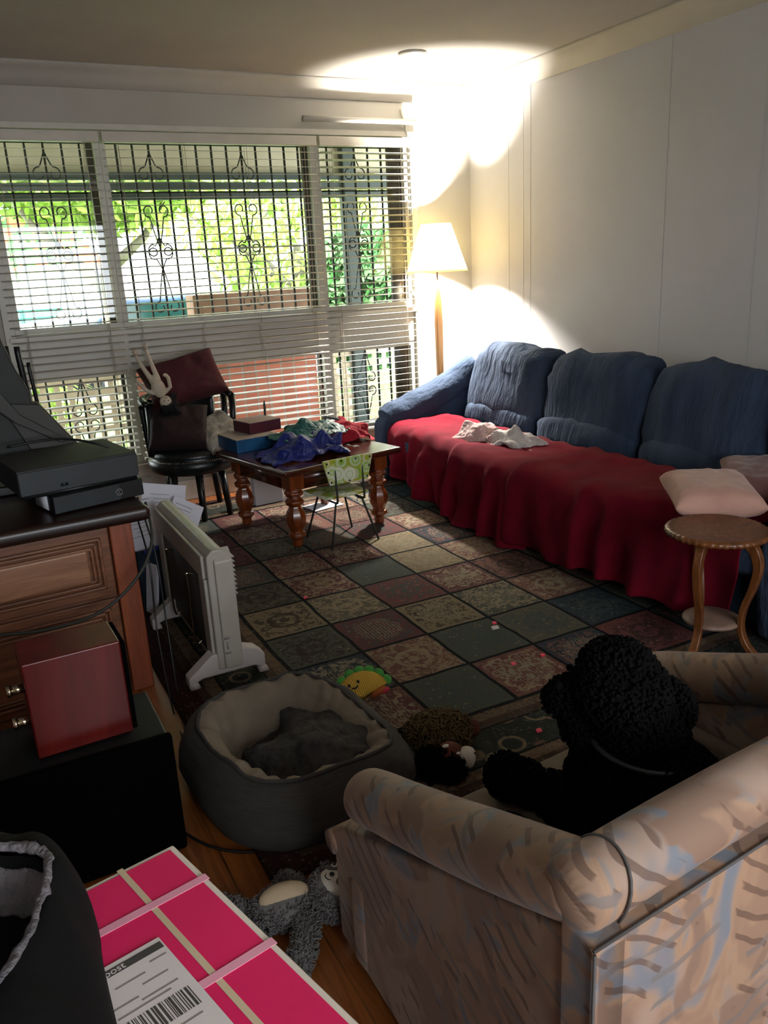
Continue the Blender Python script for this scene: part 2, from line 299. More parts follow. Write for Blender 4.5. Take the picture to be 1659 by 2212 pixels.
# ------------------------------------------------------------------ geometry helpers
WM = {}
def fb(p, s=1, o=3): return noise.fractal(Vector(p)*s, .6, 2.0, o)
class G:
    def __init__(s): s.v = []; s.f = []
    def add(s, vs_, fs):
        n = len(s.v); s.v += [Vector(q) for q in vs_]; s.f += [tuple(i+n for i in q) for q in fs]; return s
    def box(s, c, d, rot=None):
        c = Vector(c); hx, hy, hz = [q/2 for q in d]
        vs_ = [Vector((x, y, z)) for x in (-hx, hx) for y in (-hy, hy) for z in (-hz, hz)]
        if rot is not None: vs_ = [rot @ q for q in vs_]
        return s.add([q+c for q in vs_], [(0, 1, 3, 2), (4, 6, 7, 5), (0, 4, 5, 1), (2, 3, 7, 6), (0, 2, 6, 4), (1, 5, 7, 3)])
    def span(s, a, b): return s.box([(p+q)/2 for p, q in zip(a, b)], [abs(q-p) for p, q in zip(a, b)])
    def tube(s, path, r, n=10, flat=1.0, cap=True):
        path = [Vector(p) for p in path]; k = len(path)
        if not hasattr(r, '__len__'): r = [r]*k
        ts = []
        for i in range(k):
            t = path[min(i+1, k-1)]-path[max(i-1, 0)]; ts.append(t.normalized() if t.length > 1e-9 else Vector((0, 0, 1)))
        ref = Vector((0, 0, 1)) if abs(ts[0].z) < .9 else Vector((1, 0, 0))
        u = ts[0].cross(ref).normalized(); vs_ = []
        for i in range(k):
            u = (u-ts[i]*u.dot(ts[i])).normalized(); v = ts[i].cross(u)
            for j in range(n):
                a = 2*math.pi*j/n; vs_.append(path[i]+u*math.cos(a)*r[i]+v*math.sin(a)*r[i]*flat)
        fs = [(i*n+j, i*n+(j+1) % n, (i+1)*n+(j+1) % n, (i+1)*n+j) for i in range(k-1) for j in range(n)]
        if cap: fs += [tuple(range(n-1, -1, -1)), tuple((k-1)*n+j for j in range(n))]
        return s.add(vs_, fs)
    def lathe(s, prof, n=24, c=(0, 0, 0), sx=1, sy=1, rip=0, rn=0):
        vs_ = []
        for r, z in prof:
            for j in range(n):
                a = 2*math.pi*j/n; rr = r*(1+rip*math.cos(rn*a)); vs_.append((c[0]+rr*math.cos(a)*sx, c[1]+rr*math.sin(a)*sy, c[2]+z))
        k = len(prof); fs = [(i*n+j, i*n+(j+1) % n, (i+1)*n+(j+1) % n, (i+1)*n+j) for i in range(k-1) for j in range(n)]
        fs += [tuple(range(n-1, -1, -1)), tuple((k-1)*n+j for j in range(n))]
        return s.add(vs_, fs)
    def ell(s, c, r, nu=20, nv=14, rot=None, p=1.0):
        c = Vector(c); vs_ = []; f = lambda q: math.copysign(abs(q)**p, q)
        for i in range(nv+1):
            th = math.pi*i/nv
            for j in range(nu):
                a = 2*math.pi*j/nu; q = Vector((r[0]*f(math.sin(th))*f(math.cos(a)), r[1]*f(math.sin(th))*f(math.sin(a)), r[2]*f(math.cos(th))))
                if rot is not None: q = rot @ q
                vs_.append(q+c)
        fs = [(i*nu+j, (i+1)*nu+j, (i+1)*nu+(j+1) % nu, i*nu+(j+1) % nu) for i in range(nv) for j in range(nu)]
        return s.add(vs_, fs)
    def prism(s, pts, ax, a, b):
        def mk(p, t): return {0: (t, p[0], p[1]), 1: (p[0], t, p[1]), 2: (p[0], p[1], t)}[ax]
        n = len(pts); vs_ = [mk(p, a) for p in pts]+[mk(p, b) for p in pts]
        return s.add(vs_, [tuple(range(n-1, -1, -1)), tuple(range(n, 2*n))]+[(i, (i+1) % n, n+(i+1) % n, n+i) for i in range(n)])
    def grid(s, fn, nu, nv):
        vs_ = [fn(i/nu, j/nv) for i in range(nu+1) for j in range(nv+1)]; m = nv+1
        return s.add(vs_, [(i*m+j, (i+1)*m+j, (i+1)*m+j+1, i*m+j+1) for i in range(nu) for j in range(nv)])
    def pillow(s, c, w, d, h, rot=None, n=16, pinch=.12, seed=0, wr=.01):
        c = Vector(c)
        def P(u, v, sg):
            x, y = 2*u-1, 2*v-1; e = max(0, (1-x**4))*max(0, (1-y**4)); t = e**.42
            k = 1-pinch*(1-abs(x)**2*1)*(abs(y)**4); k2 = 1-pinch*(1-abs(y)**2)*(abs(x)**4)
            q = Vector((x*w/2*k2, y*d/2*k, sg*h/2*t)); q += Vector((0, 0, 1))*fb((x+seed, y, sg), 2.5)*wr*t
            return c+(rot @ q if rot is not None else q)
        s.grid(lambda u, v: P(u, v, 1), n, n); s.grid(lambda u, v: P(v, u, -1), n, n); return s
    def move(s, fn): s.v = [Vector(fn(q)) for q in s.v]; return s
    def obj(s, name, mat, parent=None, label=None, bevel=0, sub=0, smooth=True, solid=0, w=False, keep=False, remesh=0, weld=False, disp=0, ds=1):
        me = bpy.data.meshes.new(name); vs_ = s.v; loc = Vector((0, 0, 0))
        if parent is not None:
            if w: inv = WM[parent.name].inverted(); vs_ = [inv @ q for q in vs_]
        elif not keep:
            xs = [q.x for q in vs_]; ys = [q.y for q in vs_]; zs = [q.z for q in vs_]
            loc = Vector(((min(xs)+max(xs))/2, (min(ys)+max(ys))/2, min(zs))); vs_ = [q-loc for q in vs_]
        me.from_pydata([tuple(q) for q in vs_], [], s.f); me.validate(); me.update()
        me.materials.append(mat)
        if smooth: me.polygons.foreach_set('use_smooth', [True]*len(me.polygons))
        o = bpy.data.objects.new(name, me); COL.objects.link(o); o.location = loc
        if parent is not None: o.parent = parent; WM[o.name] = WM[parent.name]
        else: WM[o.name] = Matrix.Translation(loc)
        if weld: o.modifiers.new('weld', 'WELD').merge_threshold = .0004
        if remesh: mo = o.modifiers.new('remesh', 'REMESH'); mo.mode = 'VOXEL'; mo.voxel_size = remesh; mo.use_smooth_shade = True
        if disp:
            tx = bpy.data.textures.new(name+'_lumps', 'CLOUDS'); tx.noise_scale = ds; mo = o.modifiers.new('lumps', 'DISPLACE'); mo.texture = tx; mo.strength = disp
        if solid: mo = o.modifiers.new('thick', 'SOLIDIFY'); mo.thickness = solid; mo.offset = 0
        if bevel:
            mo = o.modifiers.new('bevel', 'BEVEL'); mo.width = bevel; mo.segments = 3; mo.limit_method = 'ANGLE'; mo.angle_limit = R(35)
            if smooth: o.modifiers.new('wn', 'WEIGHTED_NORMAL')
        if sub: mo = o.modifiers.new('subdiv', 'SUBSURF'); mo.levels = mo.render_levels = sub
        if label: o['label'] = label
        return o
def tag(o, label, cat, group=None, kind=None):
    o['label'] = label; o['category'] = cat
    if group: o['group'] = group
    if kind: o['kind'] = kind
    return o
def thing(name, label, cat, loc=(0, 0, 0), rz=0, group=None):
    o = bpy.data.objects.new(name, None); COL.objects.link(o); o.location = loc; o.rotation_euler = (0, 0, rz)
    o.empty_display_size = .1; WM[o.name] = Matrix.Translation(Vector(loc)) @ Matrix.Rotation(rz, 4, 'Z')
    return tag(o, label, cat, group)
def struct(o): o['kind'] = 'structure'; return o
def rotm(x=0, y=0, z=0): return (Matrix.Rotation(R(z), 3, 'Z') @ Matrix.Rotation(R(y), 3, 'Y') @ Matrix.Rotation(R(x), 3, 'X'))
def spl(pts, n=8):
    pts = [Vector(p) for p in pts]; out = []
    for i in range(len(pts)-1):
        p0, p1, p2, p3 = pts[max(i-1, 0)], pts[i], pts[i+1], pts[min(i+2, len(pts)-1)]
        for k in range(n):
            t = k/n; out.append(.5*((2*p1)+(p2-p0)*t+(2*p0-5*p1+4*p2-p3)*t*t+(3*p1-p0-3*p2+p3)*t**3))
    out.append(pts[-1]); return out
def tufts(g, pts, ln, wd, seed=1, curl=1.0):
    rr = random.Random(seed)
    for p, n in pts:
        t = n.orthogonal().normalized(); t = Quaternion(n, rr.uniform(0, 6.28)) @ t
        l = ln*rr.uniform(.6, 1.25); path = [p-n*l*.3, p+n*l*.35, p+n*l*.75+t*l*.25*curl, p+n*l*.8+t*l*.8*curl]
        g.tube(path, [wd*.7, wd, wd*.8, wd*.25], 4)
def ellpts(els, dens, seed=2):
    rr = random.Random(seed); out = []
    for i, (c, r, rot) in enumerate(els):
        c = Vector(c); A = 4*math.pi*((r[0]*r[1])**1.6+(r[0]*r[2])**1.6+(r[1]*r[2])**1.6)**(1/1.6)/3**(1/1.6)
        for k in range(int(A*dens)):
            d = Vector((rr.gauss(0, 1), rr.gauss(0, 1), rr.gauss(0, 1))).normalized(); q = Vector((d.x*r[0], d.y*r[1], d.z*r[2]))
            n = Vector((d.x/r[0], d.y/r[1], d.z/r[2])).normalized()
            if rot is not None: q = rot @ q; n = rot @ n
            p = c+q; ok = True
            for j, (c2, r_2, rot2) in enumerate(els):
                if j == i: continue
                e = p-Vector(c2)
                if rot2 is not None: e = rot2.transposed() @ e
                if (e.x/r_2[0])**2+(e.y/r_2[1])**2+(e.z/r_2[2])**2 < .93: ok = False; break
            if ok: out.append((p, n))
    return out

# folded cloth shapes: grid steps in plain numbers, each the difference from its neighbours
BAKED = {
'navy': (38, 30, 0.002, [
-102,-1,-3,-5,-5,-3,1,6,4,1,-6,-3,-4,-2,0,-1,6,8,2,-2,0,1,0,2,9,14,-3,1,6,-10,-5,10,-1,0,-2,1,0,-1,-1,0,-2,1,0,-2,2,1,0,0,1,-8,-1,-1,-2,-1,-1,-3,-1,14,2,-14,-1,-1,9,0,-1,2,-2,-1,2,-1,-5,-1,3,-1,0,-1,2,3,-1,-7,5,1,0,-1,-2,-2,-1,-2,0,-2,0,-1,-2,1,3,2,0,3,2,-3,0,-2,0,-1,-1,5,2,-2,0,-2,-1,1,1,0,0,0,-1,0,0,-1,1,0,-2,-1,3,-4,-1,4,1,3,1,-5,2,1,3,5,2,0,-1,-4,-4,0,1,2,-1,0,1,1,-1,0,
1,1,0,2,-1,3,-1,0,3,-1,1,0,1,1,3,3,2,-2,-4,-2,-4,2,2,1,0,1,0,-1,1,0,0,0,3,2,2,0,2,2,3,-1,6,0,0,-1,1,-1,-8,-8,-3,1,2,8,3,1,-3,3,2,0,0,-1,-1,-6,3,2,5,2,1,4,3,4,1,0,-1,-2,-2,-6,-6,-1,2,3,1,5,-1,-4,2,6,-2,1,2,-1,-1,-2,0,-7,1,-1,1,7,6,3,0,0,-7,-4,-1,1,1,0,3,3,1,0,-7,1,7,-1,-1,-3,0,5,1,-4,1,-3,-9,3,0,4,3,6,-4,-1,-3,0,0,-1,0,4,4,2,-2,-1,1,3,-1,-6,0,2,3,1,
-11,10,-3,3,0,1,-15,0,7,10,6,-1,-6,-2,3,4,1,1,0,-1,1,3,1,-1,-2,1,-1,-5,-1,1,-7,7,-1,4,0,-1,2,4,1,-1,0,9,1,1,-1,0,-1,3,1,0,0,-2,-1,-2,-1,1,-3,2,-2,-9,5,1,1,2,0,1,1,0,0,1,2,-3,10,0,0,1,-1,-1,-2,0,-2,1,0,-1,-1,3,-1,0,-2,2,1,-9,3,5,-1,-1,2,0,0,0,2,-2,-3,7,0,-2,0,1,0,-2,-2,0,0,4,3,0,-4,0,2,0,-1,2,0,-1,0,-10,11,-3,1,0,0,-1,-3,-8,2,-1,3,3,-1,-3,1,0,1,0,-1,2,5,2,-2,-1,
0,0,-1,0,3,-9,5,0,-1,-2,0,1,2,0,1,8,-1,0,-1,-2,0,0,1,0,0,-1,-2,2,2,2,-1,0,0,3,0,-4,2,2,-2,-2,0,0,2,1,1,-2,8,0,-2,-1,0,1,0,0,1,0,-1,-2,-3,1,4,1,1,0,-2,1,1,2,-2,-2,0,1,1,3,-1,-2,-2,6,-1,0,2,2,0,2,-2,-1,0,-1,2,-1,-1,-3,0,0,1,1,0,2,-1,-1,0,1,-1,4,-1,-1,-3,-2,-8,6,7,6,3,0,1,-1,-1,0,0,-2,-2,0,1,2,-1,-1,-1,-2,-1,0,0,2,1,0,0,-1,-3,-3,-1,5,1,1,5,4,1,-5,2,-3,-2,1,
1,2,0,2,-4,0,-1,0,2,-1,-1,-1,-1,0,0,-2,-4,-5,3,2,6,0,1,-3,-15,2,10,-4,6,4,0,-1,1,-1,-3,9,-1,2,1,1,-3,-1,-1,-1,-3,-4,-7,-3,8,2,0,9,-1,-1,-13,-2,0,2,12,1,0,0,0,0,0,0,-9,-2,-3,-1,2,4,7,-2,4,1,3,1,-1,-5,-2,2,10,-3,-2,-6,5,1,2,-1,1,-1,2,0,0,1,-2,0,3,-2,-1,-6,8,-4,9,-2,-1,-3,-3,0,-3,4,2,9,-2,-5,8,4,-4,-1,-1,-2,1,0,2,0,-1,3,2,-1,2,-2,3,-2,5,-4,-3,-3,-2,-3,-5,6,2,5,-7,12,8,2,-1,1,
-8,-2,1,0,1,-1,0,0,0,0,1,3,3,2,0,-4,-1,-2,-4,-4,-2,8,2,0,-2,5,2,4,5,0,-6,-4,-2,-1,2,0,0,-1,3,2,-1,-1,-1,0,-4,2,2,-2,-4,-2,-1,10,1,-2,-1,1,7,2,1,0,-2,-6,1,6,0,-4,0,0,5,1,-4,3,1,-2,-4,4,-13,1,1,0,0,5,-2,5,-3,-6,11,8,-2,-2,-2,-6,4,8,-1,1,1,-4,2,-4,5,9,1,-1,-2,-4,-11,8,-11,1,2,4,1,1,-10,3,12,-2,5,-5,-4,-2,1,10,-1,1,-2,-2,5,0,0,-7,3,0,3,-1,2,-1,-4,4,-2,3,2,3,-4,4,1,-3,-4,-2,
-4,-5,1,13,3,-1,-4,4,-2,7,0,-8,-9,1,1,-4,5,-3,11,3,0,-2,-1,5,3,1,-3,-3,-4,-5,6,-3,3,0,-1,-1,-3,-2,-2,12,1,3,4,-6,-22,-5,2,0,15,7,-1,-2,0,-1,-5,-3,11,-1,-3,3,-2,11,-4,-7,6,1,1,1,-1,0,0,0,2,2,5,0,-4,-2,3,-4,-7,1,-1,1,1,0,1,-7,2,7,-2,-1,-2,1,8,-1,1,-1,-1,2,-2,-3,-2,2,3,4,2,0,-1,-2,-1,-1,-3,3,-1,0,1,0,-1,2,0,0,1,1,7,1,-2,-1,-1,1,-1,-2,-9,-6,0,7,5,1,3,0,-3,2,2,0,0,1,1,-1,-1,0,
2,-2,2,0,7,2,-2,-2,-1,-2,2,-1,3,7,-11,-14,-1,7,7,-4,4,-2,1,2,5,0,0,-1,0,-2,2,-1,-1,-3,0,6,-3,-1,2,-1,2,-1,-1,-5,1,11,-1,-14,-4,5,4,-1,13,-3,-7,-8,0,2,1,4,5,-2,0,1,-1,1,5,-4,0,0,4,0,-5,-1,4,1,1,2,1,-7,-3,7,2,1,-1,1,0,-1,-3,-2,1,-2,5,2,2,2,-1,6,1,-3,-1,-2,1,3,3,-2,-4,-6,5,5,0,1,-1,-4,-1,4,0,-1,-1,-1,3,-3,6,1,2,1,0,0,-3,2,4,1,0,0,5,3,2,-4,-6,1,-1,2,-1,0,2,-10,3,1,3,-1,
3,-4,7,1,0,-2,0,0,0,-43,5,6,-8,-10,-7,-4,-2,7,12,15,11,7,3,5,5,6,6,-6,9,8,8,5,4,2,2,11,-4,-1,2,3,-6,-1,0,13,1,0,-1,1,-2,1,-1,-1,-9,2,1,0,-1,1,9,0,-1,-2,1,0,0,-1,-11,8,5,2,0,-7,1,0,2,12,1,1,0,1,-2,-4,-2,3,-7,-1,2,-1,-3,6,-1,-1,1,-2,-1,1,4,0,0,2,0,1,-6,0,0,-1,3,11,4,-1,-1,-5,-4,-7,1,7,1,-1,1,0,-3,-2,1,0,2,-2,1,0,4,-5,1,4,1,2,-4,1,-3,-2,0,3,6,-1,-3,-2,3,2,0,-1,-1,0,
0,-1,-1,-1,0,1,2,-1,0,-1,-1,-4,1,4,-3,5,0,2,-2,-4,1,0,0,2,1,0,-2,-2,0,-1,2,2,-1,-1,0,-2,0,2,0,0,-2,2,-4,0,0,7,3,-10,0,0,0,0,0,1,-1,-5,-6,0,2,3,5,2,-1,3,-6,-1,2,0,0,0,0,-2,-1,3,0,-1,10,-15,10,2,1,-4,-1,-2,-5,-7,0,3,3,2,0,0,1,3,-2,6,-8,0,1,1,0,1,1,-5,-1,-2,4,-7,11,0,0,-4,1,-6,-5,1,2,3,3,1,0,-2,1,0,2,3,1,3,-12,2,-1,1,-5,5,7,-5,1,-2,1,2,0,-1,2,1,0,0,-4,3,0,-2,
-1,0,3,0,-1,-1,-2,-4,4,6,-8,0,2,1,-2,7,0,-3,-4,-3,0,0,-1,-3,-2,4,7,7,1,0,-3,2,0,-2,-2,-2,-3,2,5,-3,-7,8,-7,3,3,-1,-7,9,-3,-4,-7,-2,0,-3,6,7,3,-1,-3,1,2,6,-1,-1,-2,-2,-2,1,-2,-3,3,-1,-1,1,4,0,-5,-1,0,0,0,-7,-1,0,3,2,1,1,1,3,0,-1,0,0,-1,1,-2,0,-1,2,1,-7,5,1,2,-1,1,2,-3,-5,1,-2,-5,1,0,4,2,0,-5,-1,0,0,0,1,1,0,0,1,0,0,-3,2,6,2,-12,9,0,-1,-1,-1,-1,-4,1,2,0,2,2,-3,-8,1,
0,0,0,1,-3,-1,3,0,0,1,0,2,-1,0,-5,9,2,-2,-2,-3,1,1,3,3,7,0,1,-6,-7,1,1,0,0,1,-1,2,-2,-2,1,1,-1,1,-3,1,-2,10,2,-1,-5,-2,-1,1,5,2,-2,14,-3,-11,-1,-1,2,-1,1,1,-1,0,0,2,-1,-3,0,0,-1,2,0,3,2,-1,-5,0,-3,0,11,-2,0,-6,-10,4,4,1,5,1,-1,0,0,0,0,-2,-1,0,2,0,0,-1,-1,-1,1,-1,-2,-1,-1,-3,8,0,2,-3,-4,-9,-1,8,2,3,3,-2,0,0,-1,1,0,0,0,0,-1,0,-1,0,-5,1,0,-1,-1,0,1,6,-2,-1,-5,0,-3,0,
3,2,0,-1,7,-3,-1,0,-1,1,0,0,0,-4,0,0,0,5,-12,1,1,1,-1,4,0,-1,-8,1,11,-1,1,2,-4,-7,-1,-3,8,3,3,0,1,0,2,2,-2,1,1,-3,-5,6,-12,1,2,1,4,-4,-2,10,-1,5,2,0,1,-7,-1,2,-2,3,4,-3,0,0,-1,1,0,3,-2,0,4,-1,2,-1,-4,0,2,1,1,-2,-3,6,-5,5,-1,-4,5,-7,-3,7,2,-6,-1,0,0,-1,-4,0,5,2,-2,0,-3,0,6,5,1,0,-2,-2,2,-2,-6,-1,9,-7,-9,-1,16,1,-2,-8,-3,1,0,0,1,0,-4,-1,0,3,-6,6,3,9,1,-2,-2,0,-7,-2,
5,8,-3,6,-2,-6,0,0,3,-2,-2,1,1,0,0,1,1,-1,-1,0,-1,5,1,3,1,-2,-3,-3,-4,2,9,2,-4,-4,1,-5,-6,-1,3,6,4,0,1,-3,0,0,-1,1,3,-1,-1,0,0,5,-2,-3,-2,-3,0,-1,16,-6,-3,-3,-1,-6,-1,1,1,2,1,8,-2,-9,7,-2,0,1,1,-3,1,0,0,0,-4,3,-3,-1,1,-1,13,-4,-3,-5,-3,8,-6,4,3,1,-4,6,2,6,-1,-18,7,0,2,-2,1,0,-1,0,-4,-4,1,2,0,2,7,-4,-4,-4,-3,10,1,2,2,4,1,-4,1,0,-3,4,-5,-3,-1,0,8,1,-4,-6,-1,-1,0,0,2,0,
1,-2,-1,-7,3,7,0,2,8,3,-1,-7,3,-7,-3,3,-4,2,3,0,-1,-5,-2,5,-1,0,-2,11,1,0,-1,-1,-7,-4,5,1,-2,-1,0,12,1,-2,-4,-9,-7,-4,0,2,11,0,1,-2,0,4,-6,7,1,9,-5,-1,-1,-2,0,4,-2,-8,-1,-2,1,-6,2,3,-6,-1,-6,-3,-1,1,7,6,-2,1,0,-3,1,6,1,-2,0,2,-1,-4,4,0,-2,-2,-6,1,9,2,4,-5,4,-5,-4,0,-1,2,5,4,0,0,0,1,1,-1,-1,0,1,-1,-2,-1,4,0,-1,-1,-3,1,10,1,-3,0,9,-20,1,1,4,5,1,2,2,-2,-3,2,-1,-1,-4,2,1,0,
-1,-2,-1,0,0,0,0,-3,13,0,-4,1,0,-13,1,4,5,9,3,1,0,-3,-5,0,-2,3,-4,2,-3,2,0,0,-2,-6,-1,1,1,2,3,5,-3,0,-2,1,-11,3,6,9,4,1,-1,-3,-16,-2,0,4,5,6,-6,2,1,0,-13,-5,2,1,1,2,2,9,-4,-5,-2,3,0,-3,6,5,4,0,-2,-5,-4,2,-1,-3,-3,-1,5,6,-4,0,-6,-1,0,-2,0,0,2,1,0,-4,-1,-1,-1,0,3,6,3,-2,-2,-5,-2,-4,12,1,-4,-5,0,-1,-2,2,-1,3,2,-1,1,-6,1,2,6,-11,-6,-3,-1,0,1,13,0,-3,-5,-5,1,-4,-3,2,12,4,-3,-4,
-2,-7,-1,-1,6,10,-1,-3,0,-3,0,-4,-1,-2,-6,0,0,0,6,0,2,-2,1,0,0,-1,8,-9,1,2,4,-4,-3,4,0,-4,9,-4,-3,0,-1,0,1,2,-4,0,6,4,-4,-1,0,-2,8,-6,-1,0,2,-1,3,-3,5,-9,2,4,2,-6,6,1,-1,0,-5,1,3,0,1,7,0,-5,-8,-1,0,0,0,-5,12,0,-1,-2,-2,1,-3,-4,4,7,0,-8,0,6,-7,2,-2,2,4,0,1,-2,0,0,-4,-1,0,6,-1,-3,0,-9,4,5,1,-7,3,3,-1,-3,-5,0,2,7,-3,0,-1,3,2,-2,1,1,-1,-2,-4,1,2,1,-3,7,1,-7,4,-2,-6,-2,
3,4,5,-6,2,2,0,1,1,-5,-3,7,3,0,-4,-1,0,2,-6,0,-1,0,4,4,-10,-1,9,2,-5,1,0,-1,-1,-1,8,7,0,-2,-2,-3,-4,-4,-4,2,7,3,-3,1,-2,-2,-2,0,3,0,-7,4,12,2,-7,0,-1,2,2,4,3,-4,-3,-2,1,1,-4,-4,7,0,-5,-5,3,3,0,-8,2,1,6,-2,0,0,8,-2,-1,0,5,3,2,0,-6,-2,2,-1,0,-5,-7,-2,13,-7,0,5,-4,-1,1,-1,2,-7,8,0,1,-1,3,0,0,1,7,1,-2,-5,-1,2,0,-2,-3,-5,-4,1,8,-3,5,3,-8,6,-2,2,-3,-1,1,0,-5,-1,9,-1,-3,0,
0,1,-1,1,1,-5,3,1,-5,-2,0,5,8,4,-1,0,-7,4,-7,7,1,-2,3,1,-10,5,7,-8,-1,-5,-4,0,0,2,-3,-1,5,-1,0,0,2,5,7,-4,-2,-6,0,6,3,2,-10,7,2,3,2,-3,-3,1,-4,1,-2,-1,0,-8,-2,6,6,3,-5,-4,6,4,4,-6,3,-5,5,1,-1,0,0,-2,1,1,1,2,1,-1,-8,0,1,-1,0,-1,3,0,-2,0,-2,4,2,1,1,-6,3,0,1,-1,-3,-6,2,1,8,1,-1,0,0,1,-4,0,1,-1,2,2,-6,3,4,5,1,1,0,-3,-5,-4,7,0,-1,0,0,-4,1,0,-3,8,-3,1,-1,-1,-1,-2,
-3,0,5,0,-10,7,7,4,1,1,0,-1,0,-2,-5,-8,-1,0,0,0,7,1,-7,10,-2,-4,2,-2,-2,-3,-2,0,1,-5,0,8,6,1,1,0,-1,0,0,2,1,0,-2,-2,0,0,-1,-7,1,6,1,-4,-5,2,-3,-3,-2,1,1,6,1,4,3,-3,-2,-1,-1,-1,-1,1,1,5,2,1,-2,-2,-2,0,4,1,-1,-3,-2,2,-4,-4,-3,2,0,5,2,12,-3,-3,-7,-4,-2,1,-3,-1,0,1,4,4,3,3,-1,1,0,-2,1,-2,-1,1,-3,-4,-1,-2,2,5,5,1,-6,8,1,-5,-4,-4,0,1,-1,2,0,-1,-1,1,2,6,0,1,1,-4,0,-2,-1,-2,
0,-1,6,3,4,3,2,-7,3,7,-2,-7,1,-3,5,2,-7,2,-2,3,2,2,-9,0,-1,2,5,-1,0,-4,-1,2,4,6,6,-2,2,3,-1,1,2,-13,13,-8,4,-6,1,7,-1,-1,-2,-2,-3,8,0,1,5,-5,6,-6,-1,1,-2,8,2,2,3,-3,-11,5,-3,-3,-1,-1,1,1,4,-2,4,0,-1,-5,2,0,5,-1,-1,-7,9,-12,4,8,-4,2,-1,2,2,0,-10,-2,7,-5,-6,9,-11,8,-4,-1,12,2,0,-1,-1,-9,-3,-6,6,-2,0,-2,6,12,-11,5,1,2,0,-9,-5,-1,-1,1,1,1,1,-3,-2,-1,9,2,1,0,0,0,0,-3,-5,-6,2,6,
3,7,-13,8,0,-2,-7,-6,-3,-4,6,7,-3,1,0,15,3,-8,-1,-3,-2,-1,1,0,2,1,0,1,1,-1,-3,0,-1,6,-3,-4,-5,-5,-4,1,5,1,0,-3,1,2,-1,5,2,-6,-6,-4,0,1,0,-1,2,4,0,0,2,1,-3,-1,1,-1,-3,-4,-1,8,-1,1,2,4,-2,1,0,-1,-2,-2,0,-5,-2,-2,2,0,2,-1,-4,2,2,2,0,7,-6,-1,-2,-2,1,5,1,6,5,-3,-5,-1,-2,0,-2,0,-1,11,-1,-11,0,-3,2,-3,-1,9,1,2,-2,-4,-3,4,-6,0,2,5,2,4,4,-7,-2,0,-3,-3,-1,1,-1,5,-1,8,-3,-8,7,1,-2,1,
-3,-6,2,0,8,-1,-6,1,0,2,2,4,0,-5,3,-1,-6,1,-6,0,-5,5,3,-2,-3,6,9,-3,3,6,-7,-6,6,-7,7,-7,-6,5,4,6,2,0,-3,-1,-2,-5,-2,-1,-1,7,-9,1,3,1,0,2,-3,3,3,0,-4,11,0,-8,1,-2,-1,2,2,3,1,1,-2,-3,-5,-3,-2,4,0,-1,-2,9,-5,-2,-2,-2,2,7,-4,0,2,5,-7,6,5,0,-8,6,0,-1,1,-1,-3,-1,-3,-4,-3,3,-2,4,2,4,-7,0,1,2,0,-4,-1,-4,-1,2,3,5,-2,-1,0,4,-3,2,3,-3,-4,-1,-2,0,-3,4,5,5,-1,5,-6,-2,3,0,-1,1,1,-8,
-4,1,0,2,2,1,0,-1,-2,0,0,-2,-1,1,0,0,3,-1,8,6,-8,-1,-4,0,0,4,-1,-1,1,-2,-4,1,-12,3,5,1,1,0,-1,-3,-3,-2,3,0,-1,2,3,1,10,0,-4,8,0,-3,0,6,-1,-4,2,-2,-2,6,1,-4,-12,-1,7,-2,0,-1,9,4,-3,-9,-1,1,1,3,5,2,-2,-4,-5,1,0,3,-4,0,1,0,-5,0,9,-1,2,1,-13,-4,5,-1,4,2,-1,-2,0,-2,-1,2,6,5,1,2,0,0,-1,3,-1,2,0,-2,-6,2,1,0,4,-3,-5,7,-5,3,3,3,-12,4,-1,3,5,0,-6,-1,-3,1,-1,0,0,0,-4,-1,-1,1,
5,5,0,-2,-7,-4,7,0,-2,2,0,3,-1,9,-10,0,4,-1,-7,11,-10,-1,-2,2,0,0,1]),
'teal': (32, 26, 0.002, [
-73,-3,1,2,-2,3,-4,2,1,-2,-5,-3,-1,-3,-1,1,1,1,4,2,0,-2,-2,0,1,5,6,7,1,-2,-3,1,-6,0,-5,1,-2,2,0,0,3,7,0,1,0,-1,2,1,1,0,-1,0,-2,-1,10,-2,-3,-1,0,0,0,-1,-5,1,-1,1,3,4,-1,1,-1,0,-1,0,2,0,1,1,-1,-1,-1,10,-1,-3,-1,-1,0,0,1,-1,0,1,2,0,0,-1,1,0,-1,-1,-2,1,1,1,1,0,-1,-2,6,-2,-1,1,1,0,0,0,0,2,1,0,2,-3,1,-1,-1,0,0,-2,-2,2,1,-1,2,-2,0,-2,2,-1,3,3,1,2,-1,1,-2,1,2,-5,7,-8,
2,0,1,-1,0,0,0,-1,0,-2,2,0,-4,0,9,-1,-3,1,0,3,2,0,-1,-1,4,-5,4,-5,-5,2,4,1,0,-1,1,-2,0,1,1,-2,6,0,1,-1,1,1,-1,1,1,0,1,-9,2,-2,-1,7,-1,0,1,-1,-2,0,3,1,-1,0,7,-3,1,-1,1,1,1,0,-2,0,2,-6,0,-5,-1,8,3,-1,0,-1,-2,4,1,1,0,-1,-2,5,0,-1,1,0,-2,2,1,-1,0,-1,0,3,-4,5,-1,-2,2,-1,-2,2,-1,0,-4,-3,4,1,6,-1,0,0,-1,1,-1,-3,4,0,1,1,0,4,-1,-1,0,-2,-2,1,1,-6,-4,0,1,-3,0,5,1,-1,
